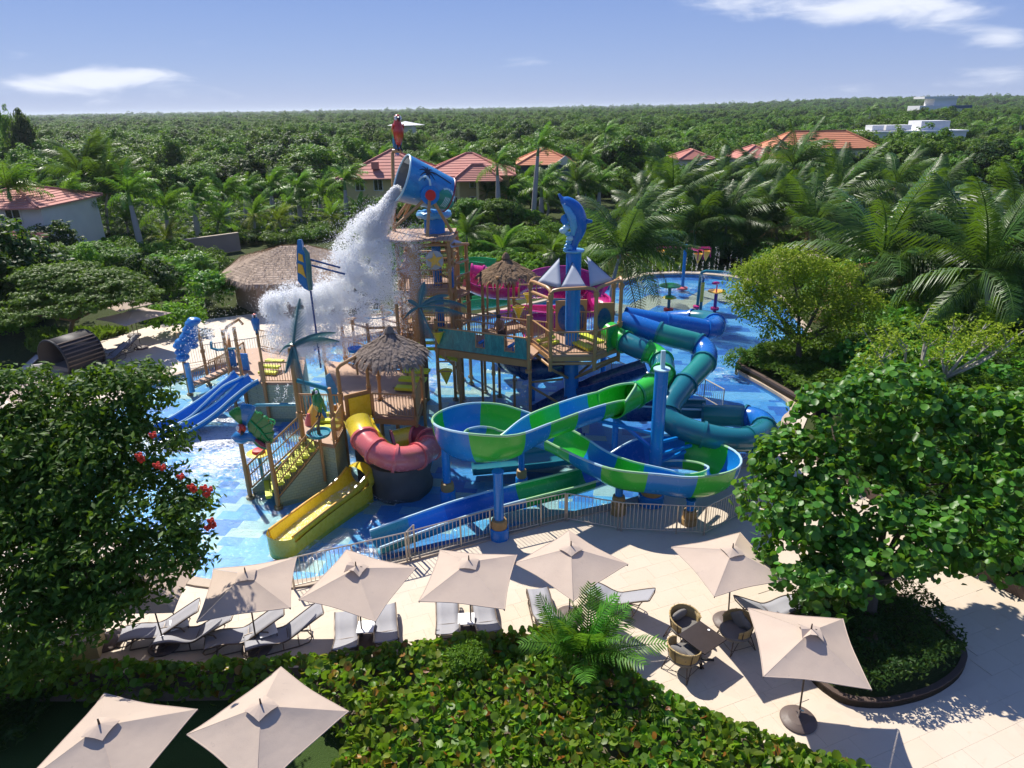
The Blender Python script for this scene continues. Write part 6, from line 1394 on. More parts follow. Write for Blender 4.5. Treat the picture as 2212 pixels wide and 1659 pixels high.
# ------------------------------------------------------------------ parasols
def parasol(label, base, corners_px, zc=2.03, apex=None, side=None, base_disc=True, vent='flat', seed=0, group='taupe square parasols', open_vent=False, ztop=2.46, zb=0.0):
    """square canopy turned as its corners show; corners_px run round the canopy"""
    r = random.Random(seed); B = Vector((base[0], base[1], zb)); C = [G(px, py, zc + zb) - B for px, py in corners_px]
    ctr = sum(C, Vector()) / 4; half = sum(((c - ctr).xy.length for c in C)) / 4
    ang = 0; 
    for k, c in enumerate(C): a = atan2((c - ctr).y, (c - ctr).x) - k * pi / 2 * (1 if (C[0].x - ctr.x) * (C[1].y - ctr.y) - (C[0].y - ctr.y) * (C[1].x - ctr.x) > 0 else -1); ang += sin(a - (atan2((C[0] - ctr).y, (C[0] - ctr).x))) / 4
    ang = atan2((C[0] - ctr).y, (C[0] - ctr).x) + ang
    half = min(max(half * .97, 1.55), 2.1); tilt = Vector((ctr.x, ctr.y, 0)); tilt = tilt * min(1, .22 / max(tilt.length, 1e-3))
    t = thing('parasol', label, 'parasol', B, 0, group)
    A = Vector((tilt.x * .6, tilt.y * .6, ztop)); Q = [Vector((tilt.x + half * cos(ang + k * pi / 2), tilt.y + half * sin(ang + k * pi / 2), zc + r.uniform(-.05, .05))) for k in range(4)]
    N_ = 8
    for k in range(4):
        a, b = Q[k], Q[(k + 1) % 4]; vs = []; fs = []
        for i in range(N_ + 1):
            f = i / N_
            for j in range(N_ + 1):
                s = j / N_; e = a.lerp(b, s); mid = (a + b) / 2; inn = (Vector((tilt.x, tilt.y, zc)) - mid) * (.05 * 4 * s * (1 - s)); e = e + inn
                p = A.lerp(e, f); p.z -= .05 * 4 * s * (1 - s) * f * (1 - f) * 2.0 + .012 * sin(9 * s + k) * f; vs.append(p)
        for i in range(N_):
            for j in range(N_): q = i * (N_ + 1) + j; fs.append((q, q + N_ + 1, q + N_ + 2, q + 1))
        o = MB().add(vs, fs).build('canopy_panel', M['canvas'], t, True, auto=False)
        hem = [vs[N_ * (N_ + 1) + j] for j in range(N_ + 1)]; MB().tube(hem, .012, 5).build('hem', M['canvas'], o, True)
        MB().tube([A + Vector((0, 0, -.03)), a + Vector((0, 0, -.04))], .014, 5).build('rib', M['pole_brown'], t)
    vc = MB(); h_ = half * .21; vz = A.z + .055; vs = [A + Vector((0, 0, .065))]; lift = .14 if open_vent else .012
    ring = [];
    for k in range(4):
        for s in (0, .33, .66):
            a, b = [Vector((A.x + h_ * cos(ang + (k + d) * pi / 2), A.y + h_ * sin(ang + (k + d) * pi / 2), 0)) for d in (0, 1)]; p = a.lerp(b, s); dz = -.08 - .02 * (s == 0) + (lift if s else lift * .3) * (1 if k in (0, 1) or not open_vent else .2)
            ring.append(Vector((p.x, p.y, A.z + .035 + dz)))
    vs += ring; vc.add(vs, [(0, 1 + i, 1 + (i + 1) % 12) for i in range(12)]); o = vc.build('vent_cap', M['canvas'], t); sm_ = o.modifiers.new('solid', 'SOLIDIFY'); sm_.thickness = .012
    if open_vent: MB().tube([A + Vector((0, 0, -.05)), A + Vector((.12, .02, .02)), A + Vector((.22, .05, -.06))], .02, 5).build('spring', M['black'], t)
    MB().cyl((0, 0, .05), A + Vector((0, 0, -.02)), .021, n=10).build('pole', M['pole_brown'], t, True)
    MB().cyl(A + Vector((0, 0, .06)), A + Vector((0, 0, .20)), .022, .014, n=8).build('finial', M['pole_brown'], t, True)
    MB().cyl((0, 0, ztop - .5), (0, 0, ztop - .38), .04, n=8).build('slider', M['pole_brown'], t)
    if base_disc:
        MB().lathe([(.40, 0), (.42, .04), (.38, .085), (.27, .10), (.255, .115), (.24, .12), (.08, .125), (.01, .125)], n=28).build('base', M['base_brown'], t, True)
        MB().cyl((0, 0, .12), (0, 0, .36), .034, n=10).build('base_tube', M['silver'], t, True); MB().cyl((.03, 0, .30), (.09, 0, .30), .018, n=6).build('base_knob', M['silver'], t)
    return t
def bp_(px, py, z=0): g = G(px, py, z); return (g.x, g.y)
parasol('taupe parasol half shaded by the leafy red flowered tree, over two pale loungers', bp_(556, 1400), [(461, 1236), (638, 1211), (628, 1304), (428, 1335)], seed=1)
parasol('taupe parasol with its vent flap blown open beside the gate of the pool fence', bp_(783, 1382), [(748, 1202), (898, 1228), (810, 1327), (651, 1293)], seed=2, open_vent=True)
parasol('taupe parasol just left of the front blue column of the slide', bp_(1018, 1366), [(951, 1198), (1116, 1208), (1092, 1311), (908, 1293)], seed=3)
parasol('taupe parasol right of the front blue column, corner pointing at the viewer', bp_(1230, 1332), [(1231, 1157), (1355, 1221), (1233, 1292), (1114, 1222)], seed=4)
parasol('taupe parasol above the rattan chairs, touching the round leaved tree', bp_(1572, 1344), [(1457, 1185), (1587, 1161), (1677, 1254), (1552, 1280)], seed=5)
parasol('near taupe parasol beside the kerbed planter with its round base in full view', bp_(1724, 1556), [(1617, 1322), (1822, 1341), (1882, 1484), (1647, 1455)], seed=6, open_vent=True, ztop=2.55)
parasol('lowest left taupe parasol over the dark lawn, mostly in tree shade', bp_(270, 1790), [(259, 1489), (457, 1524), (330, 1715), (88, 1668)], zc=2.2, ztop=2.75, seed=7, base_disc=False)
parasol('lower taupe parasol over the lawn, whole diamond in sun beside the hedge', bp_(594, 1745), [(623, 1437), (765, 1531), (590, 1695), (425, 1571)], zc=2.2, ztop=2.75, seed=8, base_disc=False)
parasol('parasol tucked under the red flowered tree above two loungers', bp_(356, 1396), [(245, 1225), (420, 1222), (388, 1311), (203, 1311)], seed=9)
parasol('parasol at the far left whose bare pole stands by a black ring base', bp_(232, 1388), [(60, 1210), (235, 1205), (255, 1290), (90, 1300)], seed=10)
parasol('parasol in the shade beyond the left tree by the dark woven cabana', bp_(305, 752), [(242, 705), (300, 672), (376, 706), (312, 722)], seed=11, zc=2.1, base_disc=True)
parasol('farther parasol half buried in the feathery tree on the left', bp_(290, 725), [(240, 683), (300, 665), (335, 682), (275, 700)], seed=12, zc=2.1)
parasol('parasol corner lying behind the top of the red flowered tree', bp_(95, 930), [(40, 880), (100, 858), (140, 880), (70, 905)], seed=13, zc=2.0)

# ------------------------------------------------------------------ loungers
def make_lounger():
    t = thing('sun_lounger', 'x', 'sun lounger')
    prof = [(-1.0, .33), (-.85, .355), (-.62, .37), (-.42, .345), (-.22, .30), (-.02, .29), (.12, .33)]; top = [(.12, .33), (.45, .52), (.78, .71), (1.02, .84), (1.08, .86)]
    for nm, pr in (('seat', prof), ('backrest', top)):
        P = [Vector((p[0], 0, p[1])) for p in spline([(a, b, 0) for a, b in pr], 4)]; P = [Vector((p[0], 0, p[1])) for p in spline([(a, b, 0) for a, b in pr], 4)] if False else [Vector((p[0], 0, p[1])) for p in [tuple(x) for x in spline([(a, b, 0) for a, b in pr], 4)]]
        m = MB(); vs = []; 
        for p in P:
            for y, dz in ((-.30, 0), (-.15, -.018), (0, -.024), (.15, -.018), (.30, 0)): vs.append(p + Vector((0, y, dz)))
        m.add(vs, [(5 * i + j, 5 * i + j + 1, 5 * i + j + 6, 5 * i + j + 5) for i in range(len(P) - 1) for j in range(4)])
        o = m.build(nm, M['lounge'], t, True); so2 = o.modifiers.new('s', 'SOLIDIFY'); so2.thickness = .014
        for y in (-.315, .315): MB().tube([p + Vector((0, y, -.005)) for p in P], .021, 6).build('side_rail', M['lounge_frame'], o, True)
    for y in (-.315, .315):
        MB().tube([(-.98, y, .32), (-1.04, y, .24), (-1.0, y, .16), (-.80, y, .16), (-.55, y, .30), (-.42, y, .33)], .018, 6).build('foot_loop', M['lounge_frame'], t, True)
        MB().tube([(-.62, y, .34), (-.74, y, .02), (.35, y, .02), (.62, y, .06), (.72, y, .22), (.62, y, .44), (.45, y, .50)], .018, 6).build('runner', M['lounge_frame'], t, True)
        MB().tube([(-.05, y, .28), (-.05, y, .02)], .014, 6).build('leg', M['lounge_frame'], t, True)
    m = MB()
    for x, z in ((-1.03, .22), (-.74, .03), (.35, .03), (-.6, .33), (.7, .2), (.1, .3)): m.cyl((x, -.315, z), (x, .315, z), .014, n=6)
    m.build('cross_bar', M['lounge_frame'], t, True)
    MB().tube([(1.07, -.315, .85), (1.10, -.2, .80), (1.10, .2, .80), (1.07, .315, .85)], .018, 6).build('head_bar', M['lounge_frame'], t, True)
    return t
LNG = [((298, 1364), (383, 1319), 'grey mesh lounger left of a low white table under the shaded parasol pole'), ((378, 1371), (453, 1334), 'grey mesh lounger touching the right side of the low white table'), ((496, 1374), (553, 1331), 'grey mesh lounger just left of the pole of the half shaded parasol'), ((586, 1374), (633, 1331), 'grey mesh lounger just right of the pole of the half shaded parasol'),
       ((748, 1331), (745, 1384), 'lounger with raised back to the hedge, left of the pole of the open vented parasol'), ((831, 1320), (833, 1365), 'lounger with raised back to the hedge, right of the pole of the open vented parasol'), ((966, 1303), (967, 1350), 'lounger left of the pole beside the front blue column parasol'), ((1043, 1302), (1054, 1342), 'lounger right of the pole beside the front blue column parasol'),
       ((1164, 1283), (1184, 1328), 'lounger standing alone by the fan palm at the hedge'), ((1274, 1270), (1386, 1281), 'lounger turned sideways with crumpled cover by the corner facing parasol'), ((1722, 1300), (1612, 1302), 'bare backed lounger standing sideways under the round leaved tree'), ((90, 1395), (190, 1322), 'lounger at the left edge half hidden by leaves')]
lg0 = make_lounger()
for i, (f, h, lab) in enumerate(LNG):
    a, b = G(*f, .34), G(*h, .80); c = (a + b) / 2; d = b - a; rz = atan2(d.y, d.x); loc = (c.x, c.y, 0)
    if i == 0: lg0.location = loc; lg0.rotation_euler = (0, 0, rz); lg0['label'] = lab; lg0['group'] = 'grey mesh sun loungers'
    else: dup(lg0, loc, rz, lab, 'grey mesh sun loungers')
tb0 = thing('side_table', 'low white side table between the two loungers under the shaded parasol', 'side table', group='low white side tables')
MB().box((0, 0, .40), (.46, .46, .03)).build('tabletop', M['tabletop'], tb0)
for sx in (-1, 1):
    for sy in (-1, 1): MB().cyl((.2 * sx, .2 * sy, .385), (.21 * sx, .21 * sy, 0), .014, n=6).build('leg', M['lounge_frame'], tb0)
for i, (px, py, lab) in enumerate(((387, 1346, ''), (578, 1361, 'low white table between the loungers of the half shaded parasol'), (790, 1354, 'low white table between the loungers of the open vented parasol'), (1007, 1337, 'low white table between the loungers by the front blue column'), (236, 1332, 'small white table beside the bare pole at the far left'))):
    g = G(px, py, .4)
    if i == 0: tb0.location = (g.x, g.y, 0); tb0.rotation_euler = (0, 0, .5)
    else: dup(tb0, (g.x, g.y, 0), .5 if i in (1, 4) else .05, lab, 'low white side tables')
g = G(176, 1382, .45); t = thing('wall_box', 'cream service box standing at the left end of the hedge', 'box', (g.x, g.y, 0)); MB().box((0, 0, .3), (.9, .6, .6), .2).build('body', M['wallcream'], t); MB().box((0, 0, .62), (1.0, .7, .05), .2).build('top', M['coping'], t)

# ------------------------------------------------------------------ rattan chairs and dark table
def make_chair():
    t = thing('rattan_chair', 'x', 'chair'); t.scale = (1.14, 1.14, 1.08); R_ = .38
    arc = [Vector((R_ * cos(a), R_ * 1.02 * sin(a), 0)) for a in np.linspace(radians(-118), radians(118), 17)]      # opening towards -x
    m = MB(); vs = []; H0, H1 = .36, .78
    for k, p in enumerate(arc):
        f = abs(k - 8) / 8; top = H1 - .13 * f ** 2
        for z in (H0, H0 + .12, (H0 + top) / 2 + .05, top): e = 1 - .16 * (1 - (z - H0) / (H1 - H0)); vs.append(Vector((p.x * e, p.y * e, z)))
    m.add(vs, [(4 * i + j, 4 * i + 4 + j, 4 * i + 5 + j, 4 * i + 1 + j) for i in range(16) for j in range(3)]); o = m.build('woven_shell', M['rattan'], t, True); s_ = o.modifiers.new('s', 'SOLIDIFY'); s_.thickness = .014
    MB().tube([vs[4 * i + 3] for i in range(17)], .02, 7).build('top_roll', M['rattan'], t, True)
    for k in (1, 4, 8, 12, 15): MB().tube([vs[4 * k + j] * 1.0 + (vs[4 * k + j] * .03) for j in range(4)], .012, 5).build('rib', M['pole_brown'], t)
    MB().lathe([(.01, .34), (.33, .34), (.36, .38), (.36, .43), (.33, .46), (.01, .47)], (-.02, 0, 0), 20).build('seat_cushion', M['cushion'], t, True)
    MB().ell((.22, 0, .60), (.09, .27, .17), 12, 8, M=Matrix.Rotation(-.25, 3, 'Y')).build('back_cushion', M['cushion'], t, True)
    for sx, sy in ((-1, -1), (-1, 1), (1, -1), (1, 1)):
        MB().tube([(.24 * sx, .25 * sy, .36), (.34 * sx, .34 * sy, .0)], .012, 6).tube([(.10 * sx, .28 * sy, .36), (.34 * sx, .34 * sy, .0)], .010, 6).build('leg', M['pole_brown'], t)
    MB().tube([(.3, .3, .12), (-.3, .3, .12), (-.3, -.3, .12), (.3, -.3, .12)], .008, 5, closed=True).build('stretcher', M['pole_brown'], t)
    return t
ch0 = make_chair()
for i, (px, py, toward, lab) in enumerate(((1480, 1353, (1512, 1378), 'golden rattan chair behind the dark square table'), (1477, 1415, (1510, 1385), 'golden rattan chair nearest the hedge, its woven back to the viewer'), (1590, 1362, (1530, 1378), 'rattan chair with a dark pillow standing upright, right of the dark table'))):
    g = G(px, py, .45); h = G(*toward, .45); d = g - h; rz = atan2(d.y, d.x); loc = (g.x, g.y, 0)
    if i == 0: ch0.location = loc; ch0.rotation_euler = (0, 0, rz); ch0['label'] = lab; ch0['group'] = 'rattan chairs round the dark table'
    else:
        c = dup(ch0, loc, rz, lab, 'rattan chairs round the dark table')
g = G(1590, 1352, .6); o = MB().box((0, 0, 0), (.44, .14, .44), M=(Euler((0, radians(42), 0)).to_matrix())).build('pillow', M['cushion']); g = G(1597, 1338, .68); o.location = g; o.rotation_euler = (0, 0, radians(120)); bv = o.modifiers.new('b', 'BEVEL'); bv.width = .06; bv.segments = 3; tag(o, 'dark square pillow propped on its corner in the right rattan chair', 'pillow')
g = G(1517, 1376, .74); a, b = G(1472, 1371, .74), G(1508, 1348, .74); t = thing('dining_table', 'dark square table on a thin stem between the rattan chairs', 'table', (g.x, g.y, 0), atan2((b - a).y, (b - a).x))
MB().box((0, 0, .725), (.86, .86, .035)).build('tabletop', M['darktable'], t); MB().cyl((0, 0, .02), (0, 0, .71), .035, n=10).build('stem', M['black'], t)
m = MB()
for k in range(4): m.beam((0, 0, .03), (.36 * cos(k * pi / 2 + pi / 4), .36 * sin(k * pi / 2 + pi / 4), .02), .06, .03)
m.build('foot', M['black'], t)
o = MB().lathe([(.03, 0), (.035, .008), (.01, .01)], n=12).build('coaster', M['tabletop']); g2 = G(1531, 1361, .75); o.location = g2; tag(o, 'tiny white disc lying on the dark table', 'coaster')
# dark woven cabana and shaded loungers on the left
g = G(166, 806, .0); t = thing('cabana', 'dark round woven cabana open at the front on the shaded left deck', 'cabana', (g.x, g.y, 0), radians(-25))
Rc, Lc = 1.2, 2.1
for nm, rr, mt in (('shell', Rc, 'wicker_dark'),):
    vs = []; fs = []; NA = 22
    for x in (-Lc / 2, Lc / 2):
        for i in range(NA + 1): a = radians(-28 + 236 * i / NA); vs.append(Vector((cos(a) * rr, x, sin(a) * rr + 1.05)))
    fs = [(i, i + 1, NA + 2 + i, NA + 1 + i) for i in range(NA)]; o = MB().add(vs, fs).build(nm, M[mt], t, True); s_ = o.modifiers.new('s', 'SOLIDIFY'); s_.thickness = .06
for i in range(2, 9): a = radians(-28 + 236 * i / 22); MB().box((cos(a) * (Rc + .03), 0, sin(a) * (Rc + .03) + 1.05), (.04, Lc, .07), M=Matrix.Rotation(-a, 3, 'Y')).build('slat', M['lounge_frame'], t)
for y in (-Lc / 2, Lc / 2): MB().tube([Vector((cos(radians(-28 + 236 * i / 20)) * Rc, y, sin(radians(-28 + 236 * i / 20)) * Rc + 1.05)) for i in range(21)], .06, 8).build('hoop', M['black'], t, True)
MB().box((0, .2, .45), (2.1, 1.7, .25)).build('mattress', M['cushion'], t)
MB().box((0, 1.0, .2), (2.2, .1, .4)).build('foot_board', M['wicker_dark'], t)
for px, py, lab in ((240, 770, 'shaded lounger beneath the far left parasol'), (265, 752, 'second shaded lounger beneath the far left parasol'), (45, 800, 'lounger in deep shade at the left edge beside the cabana')):
    g = G(px, py, .3); dup(lg0, (g.x, g.y, 0), 1.0, lab, 'grey mesh sun loungers')
g = G(145, 772, 1.2); o = MB().box((0, 0, .6), (.5, .08, 1.1)).build('notice_board', M['wallwhite']); g = G(92, 830, 0); o.location = (g.x, g.y, 0); o.rotation_euler = (0, 0, .4); tag(o, 'small pale panel standing left of the dark cabana', 'board')
# ------------------------------------------------------------------ buildings
def hip_roof(t, cx, cy, lx, ly, z0, z1, mat, over=.6, rz=0.0, name='roof', courses=9, thick=.18):
    """hipped roof with courses of tile rows standing proud, ridge caps as pieces"""
    X, Y = lx / 2 + over, ly / 2 + over; rl = max(0.0, X - Y) if X >= Y else 0; m = MB(); R = Matrix.Rotation(rz, 3, 'Z'); c = Vector((cx, cy, 0))
    if X >= Y: r0, r1 = Vector((-(X - Y), 0, z1)), Vector((X - Y, 0, z1))
    else: r0, r1 = Vector((0, -(Y - X), z1)), Vector((0, (Y - X), z1))
    e = [Vector((-X, -Y, z0)), Vector((X, -Y, z0)), Vector((X, Y, z0)), Vector((-X, Y, z0))]
    sides = [(e[0], e[1], r0, r1), (e[1], e[2], r1, r1), (e[2], e[3], r1, r0), (e[3], e[0], r0, r0)] if X >= Y else [(e[0], e[1], r0, r0), (e[1], e[2], r0, r1), (e[2], e[3], r1, r1), (e[3], e[0], r1, r0)]
    for a, b, ra, rb in sides:
        for k in range(courses):
            f0, f1 = k / courses, (k + 1) / courses; lift = Vector((0, 0, .07))
            p = [a.lerp(ra, f0) + lift, b.lerp(rb, f0) + lift, b.lerp(rb, f1) + lift * .2, a.lerp(ra, f1) + lift * .2]
            m.add([R @ v + c for v in p] + [R @ (a.lerp(ra, f0) - lift) + c, R @ (b.lerp(rb, f0) - lift) + c], [(0, 1, 2, 3), (4, 5, 1, 0)])
    m.add([R @ v + c for v in e], [(3, 2, 1, 0)]); o = m.build(name, M[mat], t)
    cap = MB()
    for p, q in ((r0, r1), (e[0], r0), (e[3], r0), (e[1], r1), (e[2], r1)) if X >= Y else ((r0, r1), (e[0], r0), (e[1], r0), (e[2], r1), (e[3], r1)):
        if (q - p).length > .1: cap.cyl(R @ (p + Vector((0, 0, .1))) + c, R @ (q + Vector((0, 0, .1))) + c, .14, n=6)
    cap.build('ridge_cap', M[mat], o)
    return o
def wall_block(t, cx, cy, lx, ly, z0, z1, mat, rz=0.0, wins=(), name='wall'):
    R = Matrix.Rotation(rz, 3, 'Z'); c = Vector((cx, cy, 0)); w = MB().box((cx, cy, (z0 + z1) / 2), (lx, ly, z1 - z0), rz).build(name, M[mat], t)
    for (x, z, ww, hh) in wins:
        p = R @ Vector((x, -ly / 2 - .03, 0)) + c; f = MB().box((p.x, p.y, z), (ww + .24, .1, hh + .24), rz).build('window', M['wallwhite'], t); p = R @ Vector((x, -ly / 2 - .09, 0)) + c
        MB().box((p.x, p.y, z), (ww, .05, hh), rz).build('pane', M['glassdark'], f); MB().box((p.x, p.y - .03, z), (.06, .05, hh), rz).build('mullion', M['wallwhite'], f)
    return w
# yellow house with red hipped roofs
Y0 = 92
a, b = V(735, 395, Y0), V(1105, 378, Y0 + 4); zr = V(880, 324, Y0 + 6).z; ze = V(800, 385, Y0).z
t = thing('yellow_house', 'yellow two storey house with red tiled hipped roofs behind the bucket', 'house', ((a.x + b.x) / 2, Y0 + 6, 0)); O = t.location.copy(); W_ = (b.x - a.x)
wl = W_ * .50
wall_block(t, -W_ * .23, 0, wl, 11, 0, ze - .1, 'wallcream', 0, [(x, z, 1.0, 1.5) for x in (-3.6, -1.2, 1.4, 3.8) for z in (1.7, 4.6)])
hip_roof(t, -W_ * .23, 0, wl, 11, ze - .1, zr, 'tile_red', .9)
wall_block(t, W_ * .24, 1.5, wl * .98, 10, 0, ze - .1, 'wallcream', 0, [(x, z, 1.1, 1.6) for x in (-4.2, -1.8, .8, 3.6) for z in (1.7, 4.6)])
hip_roof(t, W_ * .24, 1.5, wl * .98, 10, ze - .1, zr - .7, 'tile_red', .9)
hip_roof(t, W_ * .30, -4.6, 5.5, 4, ze - .5, ze + 1.3, 'tile_red', .5, name='porch_roof')
for x in (-2.5, 0, 2.5): MB().cyl((W_ * .30 + x, -6.4, 0), (W_ * .30 + x, -6.4, ze - .5), .22, n=10).build('porch_column', M['wallcream'], t)
MB().box((-W_ * .30, -4.6, zr - 1.6), (.9, .7, .9)).build('dormer', M['tile_red'], t)
# slate blue house
Y1 = 108; a, b = V(1118, 356, Y1), V(1243, 352, Y1); zr = V(1178, 320, Y1 + 5).z; ze = V(1180, 356, Y1).z
t = thing('blue_house', 'slate blue house with an orange tiled hipped roof', 'house', ((a.x + b.x) / 2, Y1 + 5, 0)); W_ = b.x - a.x
wall_block(t, 0, 0, W_ - 1.2, 9, 0, ze, 'wallblue', 0, [(x, ze - 1.8, 1.0, 1.5) for x in (-2.8, -.6, 2.2)])
hip_roof(t, 0, 0, W_ - 1.2, 9, ze, zr, 'tile_orange', .8)
g_ = MB().plate([(W_ * .5 - 3.4, -5.6, ze), (W_ * .5 + .2, -5.6, ze), (W_ * .5 - 1.6, -5.6, ze + 1.3)], Vector((0, .3, 0))).build('gable', M['wallwhite'], t); MB().box((W_ * .5 - 1.6, -5.1, ze / 2), (2.9, .8, ze), 0).build('gable_wall', M['wallblue'], t)
# left white house with balcony
YL_ = 63; a, b = V(-40, 500, YL_), V(140, 500, YL_); zr = V(30, 402, YL_ + 6).z; ze = V(90, 450, YL_).z; zf = V(40, 496, YL_).z
t = thing('white_house', 'white house with red tiles and a balustraded balcony at the left edge', 'house', ((a.x + b.x) / 2 - 2, YL_ + 5, 0)); W_ = b.x - a.x
wall_block(t, 0, 0, W_, 9, 0, ze, 'wallwhite', 0, [(x, z, 1.2, 1.6) for x in (-1.0, 1.2) for z in (1.5, zf + 1.2)])
hip_roof(t, -.5, 0, W_, 9, ze, zr, 'tile_red', .8)
MB().box((-1.0, -5.0, zf - .1), (W_ * .75, 1.3, .25)).build('balcony_slab', M['wallwhite'], t)
bl_ = MB(); bl_.box((-1, -5.6, zf + .9), (W_ * .75, .14, .1)); bl_.build('handrail', M['wallwhite'], t)
for k in range(15): MB().cyl((-1 - W_ * .36 + k * W_ * .72 / 14, -5.6, zf), (-1 - W_ * .36 + k * W_ * .72 / 14, -5.6, zf + .9), .07, n=6).build('baluster', M['wallwhite'], t)
MB().box((-1.0, -5.3, zf - .5), (W_ * .78, .5, .5)).build('red_band', M['tile_red'], t)
t2 = thing('tiled_porch', 'low porch with a red tiled roof at the left edge', 'porch', V(8, 560, 52)); q = V(8, 560, 52); t2.location = (q.x, q.y, 0); hip_roof(t2, -1.6, 0, 6.5, 5, V(8, 530, 51).z, V(0, 497, 53).z, 'tile_red', .3)
for x in (-3.5, .6): MB().cyl((x, -2, 0), (x, -2, V(8, 530, 51).z), .25, n=10).build('porch_column', M['wallwhite'], t2)
# long orange roofed building on the right
Y2 = 128; zr = V(1760, 284, Y2 + 4).z; ze = V(1700, 322, Y2).z
a, b = V(1665, 320, Y2), V(1880, 300, Y2 + 4); t = thing('long_building', 'long low building with a bright orange tiled roof', 'building', ((a.x + b.x) / 2, Y2 + 4, 0)); W_ = b.x - a.x
wall_block(t, 0, 0, W_ - 1.5, 8, 0, ze, 'wallwhite', 0, [(x, ze - 1.7, 1.2, 1.5) for x in np.linspace(-W_ * .4, W_ * .4, 6)]); hip_roof(t, 0, 0, W_ - 1.5, 8, ze, zr, 'tile_orange', .8)
a, b = V(1598, 345, 112), V(1690, 335, 112); t = thing('pink_house', 'house with a faded pink tiled roof beside the orange roofed building', 'house', ((a.x + b.x) / 2, 116, 0)); W_ = b.x - a.x; ze = V(1640, 342, 112).z
wall_block(t, 0, 0, W_ - 1, 7, 0, ze, 'wallwhite', 0, [(-2, ze - 1.6, 1.2, 1.4), (1.5, ze - 1.6, 1.2, 1.4)]); hip_roof(t, 0, 0, W_ - 1, 7, ze, V(1640, 316, 115).z, 'tile_red', .7)
a, b = V(1470, 352, 104), V(1545, 340, 104); t = thing('small_house', 'small house with a pale red roof showing between palm crowns', 'house', ((a.x + b.x) / 2, 108, 0)); W_ = b.x - a.x; ze = V(1510, 345, 104).z
wall_block(t, 0, 0, W_ - 1, 6, 0, ze, 'wallwhite', 0, [(0, ze - 1.5, 1.2, 1.4)]); hip_roof(t, 0, 0, W_ - 1, 6, ze, V(1510, 325, 107).z, 'tile_red', .6)
# white flat roofed buildings
a, b = V(1885, 305, 150), V(2085, 300, 150); t = thing('white_flat_building', 'white flat roofed building with a square rooftop box', 'building', ((a.x + b.x) / 2, 154, 0)); W_ = b.x - a.x; z_ = V(1960, 286, 150).z; zb_ = V(2020, 263, 150).z
wall_block(t, 0, 0, W_, 8, 0, z_, 'flatroof', 0, [(x, z_ - 1.9, 1.3, 1.4) for x in np.linspace(-W_ * .42, W_ * .42, 7)]); MB().box((0, 0, z_ + .15), (W_ + .5, 8.5, .3)).build('parapet', M['flatroof'], t); xb = V(2026, 290, 150).x - (a.x + b.x) / 2; MB().box((xb, 0, (z_ + zb_) / 2 + .16), (6, 5, zb_ - z_ - .02)).build('rooftop_box', M['flatroof'], t)
for k, px in enumerate((1905, 1935, 1965)): MB().box((V(px, 290, 150).x - (a.x + b.x) / 2, -.5, z_ + .9), (2.4, 3, 1.0)).build('roof_vault', M['flatroof'], t)
a, b = V(1985, 228, 330), V(2078, 226, 330); t = thing('hilltop_block', 'distant white block with a jutting flat top above the forest', 'building', ((a.x + b.x) / 2, 334, 0)); W_ = b.x - a.x; zt = V(2035, 213, 330).z; zm = V(2035, 228, 330).z; zt2 = V(2035, 208, 330).z
MB().box((0, 0, zm / 2), (W_, 10, zm)).build('wall', M['flatroof'], t); MB().box((2, 0, (zm + zt) / 2), (10, 8, zt - zm)).build('upper_storey', M['flatroof'], t); MB().box((-.5, 0, (zt + zt2) / 2), (15, 9, zt2 - zt)).build('flat_top', M['flatroof'], t); MB().box((9, -4, zm - .6), (9, 3, 1.2)).build('blue_windows', M['wallblue'], t)
a = V(877, 268, 250); t = thing('white_pavilion', 'tiny pale pyramid roof in the far forest beside the macaw', 'pavilion', (a.x, 250, 0)); zz = V(877, 269, 250).z; MB().lathe([(6.5, zz - .2), (.1, V(877, 262, 250).z)], n=4).build('roof', M['flatroof'], t); MB().box((0, 0, zz / 2 - .2), (6, 6, zz)).build('wall', M['wallwhite'], t)
